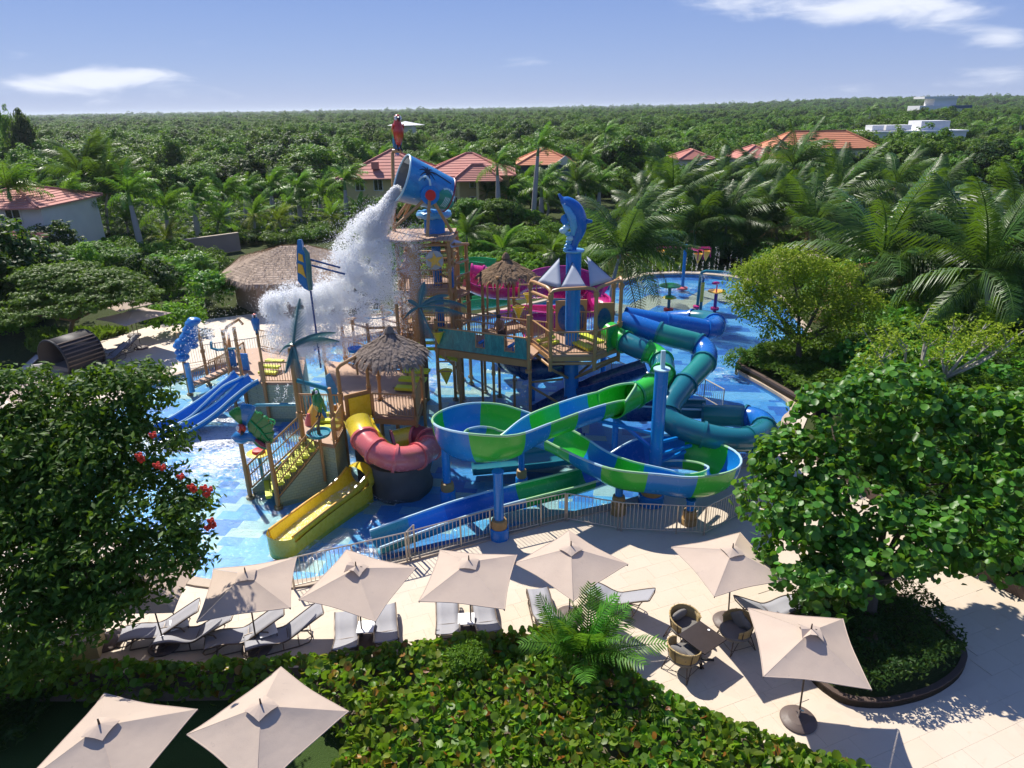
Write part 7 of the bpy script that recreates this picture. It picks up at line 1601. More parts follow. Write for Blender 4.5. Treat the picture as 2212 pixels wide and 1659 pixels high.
# thatched pavilion behind the play tower
zr_ = V(598, 519, 55).z; ze_ = V(500, 611, 47.5).z
c0, c1, c2 = V(474, 603, 49.0), V(527, 616, 46.5), V(742, 575, 49.5)
t = thing('thatched_pavilion', 'large pavilion with a broad dry thatched roof and plain dark walls', 'pavilion', (-21.5, 52, 0)); O = t.location.copy()
E_ = [V(474, 604, 50.0), V(530, 612, 46.8), V(760, 600, 46.8), V(790, 575, 51.5), V(760, 540, 57), V(520, 540, 57)]; E_ = [up(p, ze_) for p in E_]; rA, rB = V(612, 519, 52.5), V(655, 521, 52.5); rA.z = rB.z = zr_
def ridge_for(p): x = min(max(p.x, rA.x), rB.x); return Vector((x, rA.y, zr_))
m = MB(); NC = 18; th = MB()
for i in range(6):
    a, b = E_[i], E_[(i + 1) % 6]; ra, rb = ridge_for(a), ridge_for(b)
    for k in range(NC):
        f0, f1 = k / NC, (k + 1) / NC; lift = Vector((0, 0, .022)); m.add([a.lerp(ra, f0) + lift - O, b.lerp(rb, f0) + lift - O, b.lerp(rb, f1) + lift * .1 - O, a.lerp(ra, f1) + lift * .1 - O, a.lerp(ra, f0) - lift - O, b.lerp(rb, f0) - lift - O], [(0, 1, 2, 3), (4, 5, 1, 0)])
        for _ in range(int((b - a).length * 5)):
            s = random.random(); p = a.lerp(b, s).lerp(ra.lerp(rb, s), f0) + Vector((0, 0, .10)) - O; out = (a.lerp(b, s) - ra.lerp(rb, s)).normalized(); sv_ = Vector((-out.y, out.x, 0)).normalized() * .04; q = p + out * random.uniform(.12, .42) + Vector((random.uniform(-.06, .06), 0, -random.uniform(0, .12))); th.add([p - sv_ + Vector((0, 0, .03)), p + sv_ + Vector((0, 0, .03)), q], [(0, 1, 2)])
    for _ in range(int((b - a).length * 22)):
        s = random.random(); p = a.lerp(b, s) - O; out = (a - ra).normalized() * 1; out = (a.lerp(b, s) - ra.lerp(rb, s)); out.z = 0; out.normalize(); sv_ = Vector((-out.y, out.x, 0)) * .05; q = p + out * random.uniform(.05, .3) + Vector((0, 0, -random.uniform(.2, .5))); th.add([p - sv_, p + sv_, q], [(0, 1, 2)])
m.build('thatch_roof', M['thatch'], t); o = th.build('thatch_fringe', M['thatch'], t); o['kind'] = 'stuff'
wc = [p.lerp(Vector((sum(q.x for q in E_) / 6, sum(q.y for q in E_) / 6, ze_)), .17) for p in E_]
MB().prism([(p.x - O.x, p.y - O.y) for p in wc], -.1, ze_ - .05).build('wall', M['wallbrown'], t); 
# long low wall and power line poles behind the royal palms
a, b = G(405, 558, 0), G(520, 541, 0); t = thing('garden_wall', 'long pale topped wall behind the row of royal palms', 'wall', a); L_ = (b - a); MB().beam((0, 0, .9), L_ + Vector((0, 0, .9)), .25, 1.8).build('wall', M['wallbrown'], t); MB().beam((0, 0, 1.85), L_ + Vector((0, 0, 1.85)), .35, .1).build('coping', M['coping'], t)
t = thing('power_line', 'pair of thin power cables running past the royal palms', 'cable', V(480, 366, 80)); q = V(480, 366, 80)
for k in (0, 1): MB().tube([V(560, 366 + 6 * k, 78) - q, V(700, 356 + 5 * k, 80) - q, V(800, 349 + 4 * k, 82) - q], .018, 4).build('cable', M['black'], t)
o = MB().box((0, 0, .9), (4, 2, 1.8)).build('low_hut', M['wallbrown']); q = V(1500, 545, 60); q = V(1735, 532, 56); o.location = (q.x, 56, 0); tag(o, 'low sandy wall glimpsed between the coconut palms on the right', 'wall'); o.data.materials[0] = M['sand']
# ------------------------------------------------------------------ vegetation
def rot_to(Nz, spin):
    """rotation matrices whose z axis is Nz (n,3), spun by spin"""
    Nz = Nz / np.linalg.norm(Nz, axis=1)[:, None]; ref = np.where(np.abs(Nz[:, 2:3]) < .95, np.array([[0, 0, 1.]]), np.array([[1., 0, 0]])); X = np.cross(ref, Nz); X /= np.linalg.norm(X, axis=1)[:, None]; Y = np.cross(Nz, X)
    c, s = np.cos(spin)[:, None], np.sin(spin)[:, None]; return np.stack([X * c + Y * s, Y * c - X * s, Nz], axis=2)
TPL = {}
a8 = np.linspace(0, 2 * pi, 8, endpoint=False)
def _round(fold, curl, nar):
    a = a8[:7] * 8 / 7; x, y = np.cos(a) * nar, np.sin(a); return np.vstack([[[0, 0, -.04]], np.stack([x, y, fold * np.abs(x) - curl * y * np.abs(y) + .05 * np.cos(3 * a)], 1)])
TPL['round'] = (_round(.30, .16, .92), np.array([[0, 1 + i, 1 + (i + 1) % 7] for i in range(7)]))
TPL['round2'] = (_round(.55, .35, .74), TPL['round'][1]); TPL['round3'] = (_round(-.18, .28, .98), TPL['round'][1])
TPL['oval'] = (np.array([[0, -1, 0], [.42, -.1, .12], [0, 1, -.12], [-.42, -.1, .12], [0, -.1, 0]]), np.array([[0, 1, 4], [1, 2, 4], [2, 3, 4], [3, 0, 4]]))
TPL['spray'] = (np.array([[0, -1, 0], [.30, .0, .1], [0, 1, -.25], [-.30, .0, .1], [-.9, -.2, -.15], [-.3, -.45, .05], [.9, -.3, -.15], [.3, -.5, .05], [0, 0, .04]]), np.array([[0, 1, 8], [1, 2, 8], [2, 3, 8], [3, 0, 8], [0, 5, 4], [5, 3, 4], [0, 6, 7], [7, 6, 1]]))
TPL['clump'] = (np.array([[0, 0, 0.15], [.9, .3, -.2], [.35, .95, -.1], [-.5, .8, -.25], [-.95, .1, -.1], [-.5, -.85, -.3], [.3, -.9, -.1], [.85, -.55, -.25], [.45, .25, .1], [-.2, .4, .12], [-.4, -.25, .1], [.3, -.3, .12]]), np.array([[0, 8, 1], [8, 2, 1], [0, 9, 2], [9, 3, 2], [0, 10, 4], [10, 5, 4], [0, 11, 6], [11, 7, 6], [0, 3, 9]]))
def leaf_arrays(P, Nn, size, tpl):
    Tv, Tf = TPL[tpl]; n = len(P); R = rot_to(Nn, rng.uniform(0, 2 * pi, n)); s = size if isinstance(size, np.ndarray) else np.full(n, size)
    Vv = np.einsum('nij,kj->nki', R, Tv) * s[:, None, None] + P[:, None, :]; F = Tf[None] + (np.arange(n) * len(Tv))[:, None, None]
    return Vv.reshape(-1, 3), F.reshape(-1, 3), R
def leaf_mesh(name, P, Nn, size, tpl, mat):
    v, f, _ = leaf_arrays(np.asarray(P), np.asarray(Nn), size, tpl); return np_mesh(name, v, f, mat)
def crown_points(lobes, n_cl, per, cl_r, up=.6, shell=.16, seed=0, flat=.7):
    """leaf positions gathered into clumps over the shells of several lobes"""
    r = np.random.default_rng(seed); area = np.array([(l[1][0] * l[1][1] + l[1][0] * l[1][2] + l[1][1] * l[1][2]) for l in lobes]); pick = r.choice(len(lobes), n_cl, p=area / area.sum()); P = []; Nn = []
    for k in pick:
        c, rad = np.array(lobes[k][0], float), np.array(lobes[k][1], float); d = r.normal(size=3); d[2] = d[2] if d[2] > -.25 or r.random() < .35 else -d[2]; d /= np.linalg.norm(d); ce = c + d * rad * (1 - abs(r.normal()) * shell) ; m = max(3, int(per * r.uniform(.5, 1.5)))
        q = r.normal(size=(m, 3)); q *= (r.random(m) ** .4 / np.linalg.norm(q, axis=1))[:, None]; q = ce + q * np.array([1, 1, flat]) * cl_r * r.uniform(.6, 1.35); nn = (q - ce) / cl_r * .7 + d * .5 + np.array([0, 0, up]) + r.normal(size=(m, 3)) * .55; P.append(q); Nn.append(nn)
    return np.concatenate(P), np.concatenate(Nn)
def branch_mesh(segs, mat, name='trunk', parent=None, n=8):
    m = MB()
    for pts, rr in segs: m.tube(pts, rr, n)
    return m.build(name, M[mat], parent, True)
def limbs(base, tips, r0, seed, fork=.4):
    """a trunk that forks towards the given tips"""
    r = random.Random(seed); out = []; B = Vector(base); c = sum((Vector(t) for t in tips), Vector()) / len(tips); k = B.lerp(c, fork) + Vector((r.uniform(-.1, .1), r.uniform(-.1, .1), 0)); out.append(([B, B.lerp(k, .5) + Vector((r.uniform(-.12, .12), r.uniform(-.12, .12), 0)), k], [r0, r0 * .85, r0 * .72]))
    for t in tips:
        t = Vector(t); mid = k.lerp(t, .5) + Vector((r.uniform(-.25, .25), r.uniform(-.25, .25), r.uniform(0, .3))); out.append(([k, mid, t], [r0 * .55, r0 * .36, r0 * .12]))
        for _ in range(2): e = mid.lerp(t, r.uniform(.3, .8)); out.append(([e, e + Vector((r.uniform(-.8, .8), r.uniform(-.8, .8), r.uniform(.1, .8)))], [r0 * .18, r0 * .05]))
    return out
def leafy(t, P, Nn, size, tpl, mat, parts=0, part_name='leaf', stuff_name='leaves', kind='stuff', origin=(0, 0, 0)):
    """the nearest leaves become pieces of their own, the rest one joined part"""
    P = np.asarray(P); Nn = np.asarray(Nn); O = np.array(origin); s = size if isinstance(size, np.ndarray) else np.full(len(P), size)
    if tpl == 'round' and kind and len(P) > 3000:
        g = rng.random(len(P)); k1, k2 = g < .34, g > .72; n1 = P[k1]; o = link_mesh(stuff_name, leaf_mesh(stuff_name, P[k1] - O, Nn[k1], s[k1], 'round2', M[mat]), t); o['kind'] = kind; o = link_mesh(stuff_name, leaf_mesh(stuff_name, P[k2] - O, Nn[k2], s[k2], 'round3', M[mat]), t); o['kind'] = kind; km = ~(k1 | k2); P, Nn, s = P[km], Nn[km], s[km]
    if parts:
        d = np.linalg.norm(P - np.array(CAMPOS), axis=1); order = np.argsort(d)
        # prefer leaves at the surface that show largest
        sel = order[:parts]; rest = np.setdiff1d(np.arange(len(P)), sel); Tv, Tf = TPL[tpl]; me = np_mesh(part_name, Tv, Tf, M[mat]); R = rot_to(Nn[sel], rng.uniform(0, 2 * pi, len(sel)))
        for i, k in enumerate(sel):
            o = bpy.data.objects.new(part_name, me); COL.objects.link(o); o.parent = t; mw = Matrix(R[i].tolist()).to_4x4(); mw = Matrix.Translation(Vector((P[k] - O).tolist())) @ mw @ Matrix.Scale(float(s[k]), 4); o.matrix_local = mw
    else: rest = np.arange(len(P))
    me = leaf_mesh(stuff_name, P[rest] - O, Nn[rest], s[rest], tpl, M[mat]); o = link_mesh(stuff_name, me, t)
    if kind: o['kind'] = kind
    return o

# ---- palms
def frond_mesh(name, droop, L=1.0, nl=30, ll=.24, hang=.5, mat='leaf_coco', plume=False, seed=0, wl=.0055):
    r = np.random.default_rng(seed); S = 14; pts = [np.zeros(3)]; ang = 0
    for i in range(S): a = -droop * ((i + .5) / S) ** 1.2; pts.append(pts[-1] + np.array([cos(a), 0, sin(a)]) * L / S)
    pts = np.array(pts); V_ = []; F_ = []
    for i, p in enumerate(pts):                                  # rachis, three sided
        w = .013 * (1 - .8 * i / S); V_ += [p + [0, w, 0], p + [0, -w, 0], p + [0, 0, w * 1.4]]
    for i in range(S):
        for k in range(3): a, b = 3 * i + k, 3 * i + (k + 1) % 3; F_ += [[a, b, b + 3], [a, b + 3, a + 3]]
    for i in range(nl):
        f = .10 + .90 * (i + .5) / nl; x = f * S; j = min(S - 1, int(x)); p = pts[j] + (pts[j + 1] - pts[j]) * (x - j); tg = pts[j + 1] - pts[j]; tg /= np.linalg.norm(tg); up_ = np.array([-tg[2], 0, tg[0]]); ln = ll * (sin(pi * (.18 + .78 * f)) ** .7) * r.uniform(.85, 1.12)
        for sg in (-1, 1):
            lift = r.uniform(-.1, .15) if not plume else r.uniform(-.5, .8); d = np.array([0, sg, 0]) * .78 + tg * .55 + up_ * lift; d /= np.linalg.norm(d); m_ = p + d * ln * .5; e = m_ + (d * .6 + np.array([0, 0, -hang * r.uniform(.8, 1.5)])) * ln * .5; wv = tg * wl; b = len(V_); V_ += [p - wv * .7, p + wv * .7, m_ + wv, m_ - wv, e]; F_ += [[b, b + 1, b + 2], [b, b + 2, b + 3], [b + 3, b + 2, b + 4]]
    return np_mesh(name, np.array(V_), np.array(F_), M[mat])
FR = {'coco': [frond_mesh('frond', d, nl=38, ll=.26, hang=h, mat='leaf_coco', wl=.0085, seed=i) for i, (d, h) in enumerate(((.7, 1.0), (1.0, 1.4), (1.35, 1.6), (.4, .8)))],
      'cocoy': [frond_mesh('frond', d, nl=44, ll=.27, hang=h, mat='leaf_cocoy', seed=i + 9) for i, (d, h) in enumerate(((.7, .5), (1.2, .8)))],
      'young': [frond_mesh('frond', d, nl=38, ll=.25, hang=h, mat='leaf_fresh', wl=.009, seed=i + 20) for i, (d, h) in enumerate(((.5, .4), (.9, .6), (1.2, .8)))],
      'dry': [frond_mesh('frond', 1.4, nl=26, ll=.22, hang=1.1, mat='leaf_dry', seed=31)],
      'royal': [frond_mesh('frond', d, nl=46, ll=.23, hang=h, mat='leaf_royal', plume=True, seed=i + 40, wl=.009) for i, (d, h) in enumerate(((.6, .9), (.95, 1.1), (1.3, 1.2)))],
      'areca': [frond_mesh('frond', d, nl=24, ll=.34, hang=h, mat='leaf_grape', seed=i + 60, wl=.014) for i, (d, h) in enumerate(((.5, .25), (.9, .4)))]}
WIND = Vector((1, .05, 0))
def fronds(t, top, n, L, el0, el1, kinds, seed, wind=.45, roll=.35, name='frond', spread=1.0):
    r = random.Random(seed)
    for i in range(n):
        f = (i + .5) / n; el = radians(el0 + (el1 - el0) * f ** 1.35 + r.uniform(-8, 8)); az = i * 2.39996 + r.uniform(-.25, .25); d = Vector((cos(az) * cos(el), sin(az) * cos(el), sin(el))) + WIND * wind * (.6 + .5 * r.random()); d.normalize()
        z = Vector((0, 0, 1)) - d * d.z; z = z.normalized() if z.length > .05 else Vector((1, 0, 0)); y = z.cross(d); q = Matrix((d, y, z)).transposed() @ Matrix.Rotation(r.uniform(-roll, roll), 3, 'X'); kd = kinds[min(len(kinds) - 1, int(f * len(kinds)))]; me = r.choice(FR[kd]); l_ = L * r.uniform(.82, 1.1)
        o = bpy.data.objects.new(name, me); COL.objects.link(o); o.parent = t; o.matrix_local = Matrix.Translation(top) @ q.to_4x4() @ Matrix.Scale(l_, 4)
def trunk(t, top, r0, r1, mat, bow=(0, 0, 0), swell=0, name='trunk', n=9):
    P = [Vector(p) for p in spline([(0, 0, -.2), tuple(top * .4 + Vector(bow)), tuple(top * .75 + Vector(bow) * .7), tuple(top)], 4)]; k = len(P) - 1
    MB().tube(P, [r0 + (r1 - r0) * (i / k) + swell * sin(pi * min(1, i / k * 1.25)) for i in range(k + 1)], n).build(name, M[mat], t, True)
def coconut(label, crown, base, L, n=18, kinds=('young', 'coco', 'coco', 'coco'), seed=0, el=(86, -32), wind=.3, nuts=True, Y=None, group='coconut palms'):
    b = G(*base, 0) if Y is None else up(V(base[0], base[1], Y), 0); c = V(crown[0], crown[1], b.y); t = thing('coconut_palm', label, 'palm', b, 0, group); top = c - b
    if top.z < .6: top.z = .6
    trunk(t, top, .17, .11, 'palmbark', (random.Random(seed).uniform(-.3, .3), 0, 0)); fronds(t, top, n, L, el[0], el[1], kinds, seed, wind)
    if nuts:
        r = random.Random(seed)
        for k in range(5): MB().ell(top + Vector((.28 * cos(k * 1.26), .28 * sin(k * 1.26), -.28 + r.uniform(-.1, .1))), (.11, .11, .14), 8, 6).build('coconut', M['coconut'], t, True)
    return t
COCO = [('big coconut palm with long drooping fronds standing right of the dolphin pillar', (1342, 547), (1320, 668), 4.3, 24, ('coco', 'coco', 'coco', 'coco', 'dry')), ('coconut palm rising behind the blue bucket post of the splash pad', (1452, 428), (1449, 545), 4.3, 18, ('coco',)), ('coconut palm with upswept fronds behind the splash pad water jets', (1570, 484), (1570, 556), 4.4, 18, ('coco',)),
        ('coconut palm with a brown heart, left of the biggest palm crown', (1674, 476), (1668, 556), 4.3, 18, ('coco', 'coco', 'dry')), ('biggest coconut palm crown on the right, fronds fanning wide', (1905, 570), (1903, 672), 5.6, 26, ('coco', 'coco', 'coco', 'dry')), ('coconut palm behind the biggest crown, under the orange roof', (1806, 425), (1806, 545), 4.3, 16, ('coco',)),
        ('coconut palm at the right edge with fronds swept upward', (2130, 585), (2128, 760), 4.4, 20, ('coco',)), ('young palm fanning from the ground below the biggest crown', (1976, 725), (1978, 752), 2.9, 13, ('young', 'coco')), ('young palm at the right edge above the bare branched tree', (2122, 735), (2122, 770), 3.6, 14, ('young', 'coco')), ('palm cut by the right edge of the picture', (2235, 650), (2232, 760), 4.0, 16, ('coco',)),
        ('bright young palm left of the thatched hut behind the tower', (1086, 540), (1088, 575), 3.4, 13, ('young',)), ('young palm directly left of the dolphin pillar', (1195, 545), (1196, 590), 2.9, 13, ('young', 'coco')), ('dark young palm close behind the plank roof of the tower', (1008, 508), (1010, 560), 3.2, 14, ('coco', 'young')), ('young palm in front of the yellow house porch', (1052, 418), (1052, 470), 3.6, 13, ('coco', 'cocoy')),
        ('short bright palm between the third and fourth grey trunked palms', (192, 490), (192, 530), 3.2, 13, ('young',)), ('short palm right beside the tallest leaning grey trunk on the left', (272, 478), (272, 530), 3.2, 13, ('young', 'coco')), ('yellowish short palm in front of the low garden wall', (360, 515), (360, 548), 3.0, 13, ('cocoy',)), ('short green palm left of two straight grey trunks', (472, 478), (472, 525), 3.2, 13, ('young',)),
        ('short palm between straight grey trunks above the thatched pavilion', (548, 468), (548, 515), 3.1, 13, ('young', 'cocoy')), ('yellow fronded short palm above the pavilion roof', (602, 478), (602, 510), 3.0, 13, ('cocoy',)), ('bright short palm left of the slim royal palm by the yellow house', (716, 470), (716, 505), 3.1, 13, ('young', 'cocoy')), ('short palm under the window of the yellow house', (776, 462), (776, 500), 3.0, 13, ('young',)),
        ('big windswept palm crown above the white house', (176, 385), (182, 520), 4.6, 18, ('coco',)), ('palm with sagging fronds right of the windswept crown', (232, 412), (240, 525), 4.0, 15, ('coco',)), ('short palm below the blue house', (1180, 432), (1180, 470), 3.2, 12, ('young', 'coco')), ('palm between the blue house and the grey trunks right of it', (1245, 395), (1250, 475), 3.8, 15, ('coco',)),
        ('palm crown in front of the orange roof, left of the biggest crown', (1715, 360), (1715, 500), 4.2, 15, ('coco',)), ('young palm low at the right of the splash pad', (1850, 640), (1850, 690), 3.2, 12, ('coco',)), ('palm with upright fronds right of the pale long roof', (1400, 400), (1400, 500), 3.8, 15, ('coco',)), ('coconut palm between the splash pad arch and the yellow green tree', (1615, 520), (1612, 562), 4.2, 17, ('coco',)), ('dark coconut palm in the grove left of the biggest crown', (1750, 500), (1748, 575), 4.4, 17, ('coco', 'coco', 'dry')), ('coconut palm leaning over the right garden, above the bare branches', (2035, 590), (2030, 690), 4.4, 18, ('coco',)), ('coconut palm just right of the biggest crown and farther off', (2000, 468), (1998, 560), 4.4, 17, ('coco',)), ('coconut palm by the right edge, upper one', (2185, 510), (2184, 600), 4.4, 17, ('coco',)), ('coconut palm below the white flat building', (1935, 405), (1934, 500), 4.2, 16, ('coco',)), ('coconut palm behind the dolphin, right of the grey trunk', (1378, 455), (1378, 530), 4.0, 16, ('coco',)), ('palm in the grove left of the splash pad, swept to the right', (1500, 495), (1500, 560), 4.2, 16, ('coco',)), ('coconut palm above the orange roof end', (1640, 388), (1640, 470), 4.0, 15, ('coco',)), ('palm before the pink tiled roof', (1560, 395), (1560, 470), 4.0, 15, ('coco',)), ('small palm hugging the right edge by the garden kerb', (2205, 870), (2205, 900), 2.2, 10, ('young',))]
for i, (lab, c, b, L_, n_, kd) in enumerate(COCO): coconut(lab, c, b, L_ * (1.3 if L_ > 3.9 else .92), n_ + 8, kd, seed=100 + i, nuts=L_ > 3.9)
ROY = [(17, 409, 54, 579), (72, 434, 96, 529), (142, 429, 175, 549), (277, 419, 310, 554), (356, 451, 372, 544), (415, 434, 432, 524), (486, 419, 496, 501), (527, 414, 535, 489), (643, 406, 650, 489), (624, 440, 634, 492), (744, 390, 751, 493), (820, 347, 827, 426), (992, 347, 1000, 430), (1074, 359, 1078, 481), (1163, 317, 1151, 481), (1296, 396, 1291, 476), (1260, 414, 1261, 474), (1170, 404, 1169, 474), (1098, 424, 1097, 468),
       (1643, 304, 1642, 352), (1738, 291, 1737, 330), (1880, 240, 1873, 296), (1995, 346, 1988, 392), (2096, 278, 2090, 326), (2172, 314, 2168, 345), (1530, 320, 1532, 362), (1308, 290, 1308, 380), (1258, 352, 1262, 440), (2128, 352, 2124, 398), (2060, 340, 2056, 385), (2200, 372, 2196, 408), (2030, 300, 2027, 345), (1925, 340, 1922, 380), (2150, 268, 2147, 312), (1480, 300, 1482, 350), (928, 350, 933, 420), (1135, 395, 1132, 440), (2205, 262, 2203, 320), (1960, 300, 1957, 345), (1590, 330, 1592, 372), (585, 402, 590, 470), (690, 420, 694, 470)]
ORD = ['first', 'second', 'third', 'fourth', 'fifth', 'sixth', 'seventh', 'eighth', 'ninth', 'tenth', 'eleventh', 'twelfth']
def royal_label(i, px):
    L_ = {0: 'grey trunked royal palm nearest the left edge before the white house', 1: 'royal palm second from the left edge beside the white house wall', 2: 'royal palm third from the left, just right of the white house', 3: 'tallest leaning royal palm on the left, above the low garden wall', 4: 'shorter royal palm at the right end of the garden wall', 5: 'royal palm above the left end of the thatched pavilion', 6: 'royal palm with a dark ball shaped crown above the pavilion', 7: 'straight royal palm right of the dark ball shaped crown', 8: 'royal palm rising above the peak of the thatched pavilion', 9: 'slim royal palm partly behind the one above the pavilion peak',
          10: 'royal palm in front of the left wall of the yellow house', 11: 'royal palm before the yellow house just left of the bucket', 12: 'royal palm before the yellow house just right of the bucket', 13: 'royal palm before the right end of the yellow house', 14: 'tallest royal palm, standing before the left end of the blue house', 15: 'grey trunked palm right of the dolphin statue', 16: 'shaded palm trunk touching the dolphin statue', 17: 'thin palm trunk left of the dolphin statue', 18: 'thin palm trunk between the two tall ones right of the bucket',
          19: 'royal palm standing before the left end of the orange roof', 20: 'royal palm before the middle of the orange roof', 21: 'royal palm with a bent top at the right end of the orange roof', 25: 'royal palm beside the small pale red roof', 26: 'windblown palm right of the blue house roof', 27: 'palm hiding the right corner of the blue house', 35: 'palm crown poking out right behind the bucket base', 36: 'low palm between the yellow and blue houses', 40: 'palm behind the pavilion peak, left of it', 41: 'palm left of the yellow house wall'}
    return L_.get(i)
rest_r = sorted([(r_[0], i) for i, r_ in enumerate(ROY) if royal_label(i, 0) is None])
for i, (tx, ty, bx, by) in enumerate(ROY):
    b = G(bx, by, 0); c = V(tx, ty, b.y); lab = royal_label(i, tx)
    if lab is None: k = [j for _, j in rest_r].index(i); lab = 'royal palm in the far right grove, %s one from the left' % ORD[k % 12] if k < 12 else 'royal palm in the far right grove at the picture edge'
    t = thing('royal_palm', lab, 'palm', b, 0, 'royal palms'); top = c - b; s = 1.0 if b.y < 90 else 1.15
    sh = top.normalized() * 1.1 * s; trunk(t, top - sh, .30 * s, .20 * s, 'palmbark', swell=.05); MB().tube([top - sh, top - sh * .5, top], [.20 * s, .17 * s, .09 * s], 9).build('crownshaft', M['crownshaft'], t, True)
    fronds(t, top, 18, 3.3 * s, 88, -8, ('royal',), 300 + i, .55)

# ---- shrubs and trees: prototypes, then copies
def shrub_mesh(name, mat, tpl, size, lobes, ncl, per, clr, seed, up=.6): P, Nn = crown_points(lobes, ncl, per, clr, up, seed=seed); return leaf_mesh(name, P, Nn, np.random.default_rng(seed).uniform(.75, 1.25, len(P)) * size, tpl, M[mat])
def lob(n, R_, h, seed, zb=.35):
    r = random.Random(seed); return [((r.uniform(-.6, .6) * R_, r.uniform(-.6, .6) * R_, h * r.uniform(zb, .75)), (R_ * r.uniform(.4, .62), R_ * r.uniform(.4, .62), h * r.uniform(.26, .4))) for _ in range(n)]
SH = []
for i, (mat, tpl, sz, R_, h, ncl, per) in enumerate((('leaf_fresh', 'oval', .13, 1.5, 1.7, 130, 16), ('leaf_forest', 'oval', .12, 1.7, 1.9, 130, 16), ('leaf_dark', 'oval', .13, 1.6, 1.6, 120, 16), ('leaf_olive', 'spray', .16, 1.6, 1.5, 110, 12), ('leaf_grape', 'round', .12, 1.5, 1.7, 110, 14), ('leaf_fresh', 'spray', .20, 1.7, 1.8, 110, 12))): SH.append(shrub_mesh('foliage', mat, tpl, sz, lob(6, R_, h, i), ncl, per, .36, i + 1))
SHN = ['bright green', 'mid green', 'dark green', 'olive', 'glossy', 'feathery green']
def shrub(label, p, k, sc=1.0, group=None, z=0, flat=1.0):
    o = bpy.data.objects.new('shrub', SH[k]); COL.objects.link(o); o.location = (p[0], p[1], z); o.rotation_euler = (0, 0, random.uniform(0, 6.28)); o.scale = (sc, sc, sc * flat); tag(o, label, 'shrub', group); return o
TR = []
for i, (mat, tpl, sz, R_, h, ncl, per, clr) in enumerate((('leaf_forest', 'clump', .34, 3.6, 6.5, 150, 9, .75), ('leaf_forest', 'clump', .30, 3.2, 7.5, 150, 9, .7), ('leaf_olive', 'clump', .32, 4.2, 5.5, 150, 9, .75), ('leaf_dark', 'clump', .34, 3.8, 7.0, 150, 9, .8), ('leaf_fresh', 'clump', .28, 3.4, 5.6, 140, 9, .7), ('leaf_olive', 'clump', .36, 4.6, 6.4, 150, 8, .85))):
    P, Nn = crown_points(lob(9, R_, h, 50 + i, .40), ncl, per, clr, .55, seed=70 + i); me = leaf_mesh('crown', P, Nn, np.random.default_rng(i).uniform(.7, 1.3, len(P)) * sz * 1.25, tpl, M[mat]); tm = MB()
    for pts, rr in limbs((0, 0, -.2), [(x, y, h * .62) for x, y in ((1.2, .4), (-1.1, .6), (.1, -1.2))], .22, i): tm.tube(pts, rr, 6)
    o = tm.build('trunk', M['bark'], None, True); TR.append((me, o.data)); bpy.data.objects.remove(o)
TRN = ['mid green', 'tall green', 'olive', 'dark', 'bright green', 'broad olive']
CROWNS = {}; TRH = [max(v.co.z for v in q[0].vertices) for q in TR]
def tree(label, p, k, sc=1.0, group=None, z=0):
    t = thing('tree', label, 'tree', (p[0], p[1], z), random.uniform(0, 6.28), group); c = link_mesh('crown', TR[k][0], t, sc=sc); link_mesh('trunk', TR[k][1], t, sc=sc); CROWNS.setdefault(k, c); return t
avoid = []
def blocked(x, y):
    q = Vector((x, y, 0)) - CAMPOS; return inside((x, y), oo) or inside((x, y), DECK) or (-33 < x < -9.5 and 44 < y < 60)
def scatter(region, n, fn, seed, mind=1.2):
    r = random.Random(seed); pts = []; xs = [p[0] for p in region]; ys = [p[1] for p in region]; tries = 0
    while len(pts) < n and tries < n * 60:
        tries += 1; px, py = r.uniform(min(xs), max(xs)), r.uniform(min(ys), max(ys))
        if not inside((px, py), region): continue
        g = G(px, py, 0)
        if blocked(g.x, g.y) or any((g.x - a) ** 2 + (g.y - b) ** 2 < mind ** 2 for a, b in pts): continue
        pts.append((g.x, g.y)); fn(g, r, len(pts) - 1)
def mk_shrub(ks, lab, grp, s0=.8, s1=1.4): return lambda g, r, i: shrub(lab[(k := r.choice(range(len(ks))))] if isinstance(lab, list) else lab, g, ks[k] if isinstance(lab, list) else r.choice(ks), r.uniform(s0, s1), grp)
gl = lambda where, ks: ['%s rounded shrub %s' % (SHN[k], where) for k in ks]
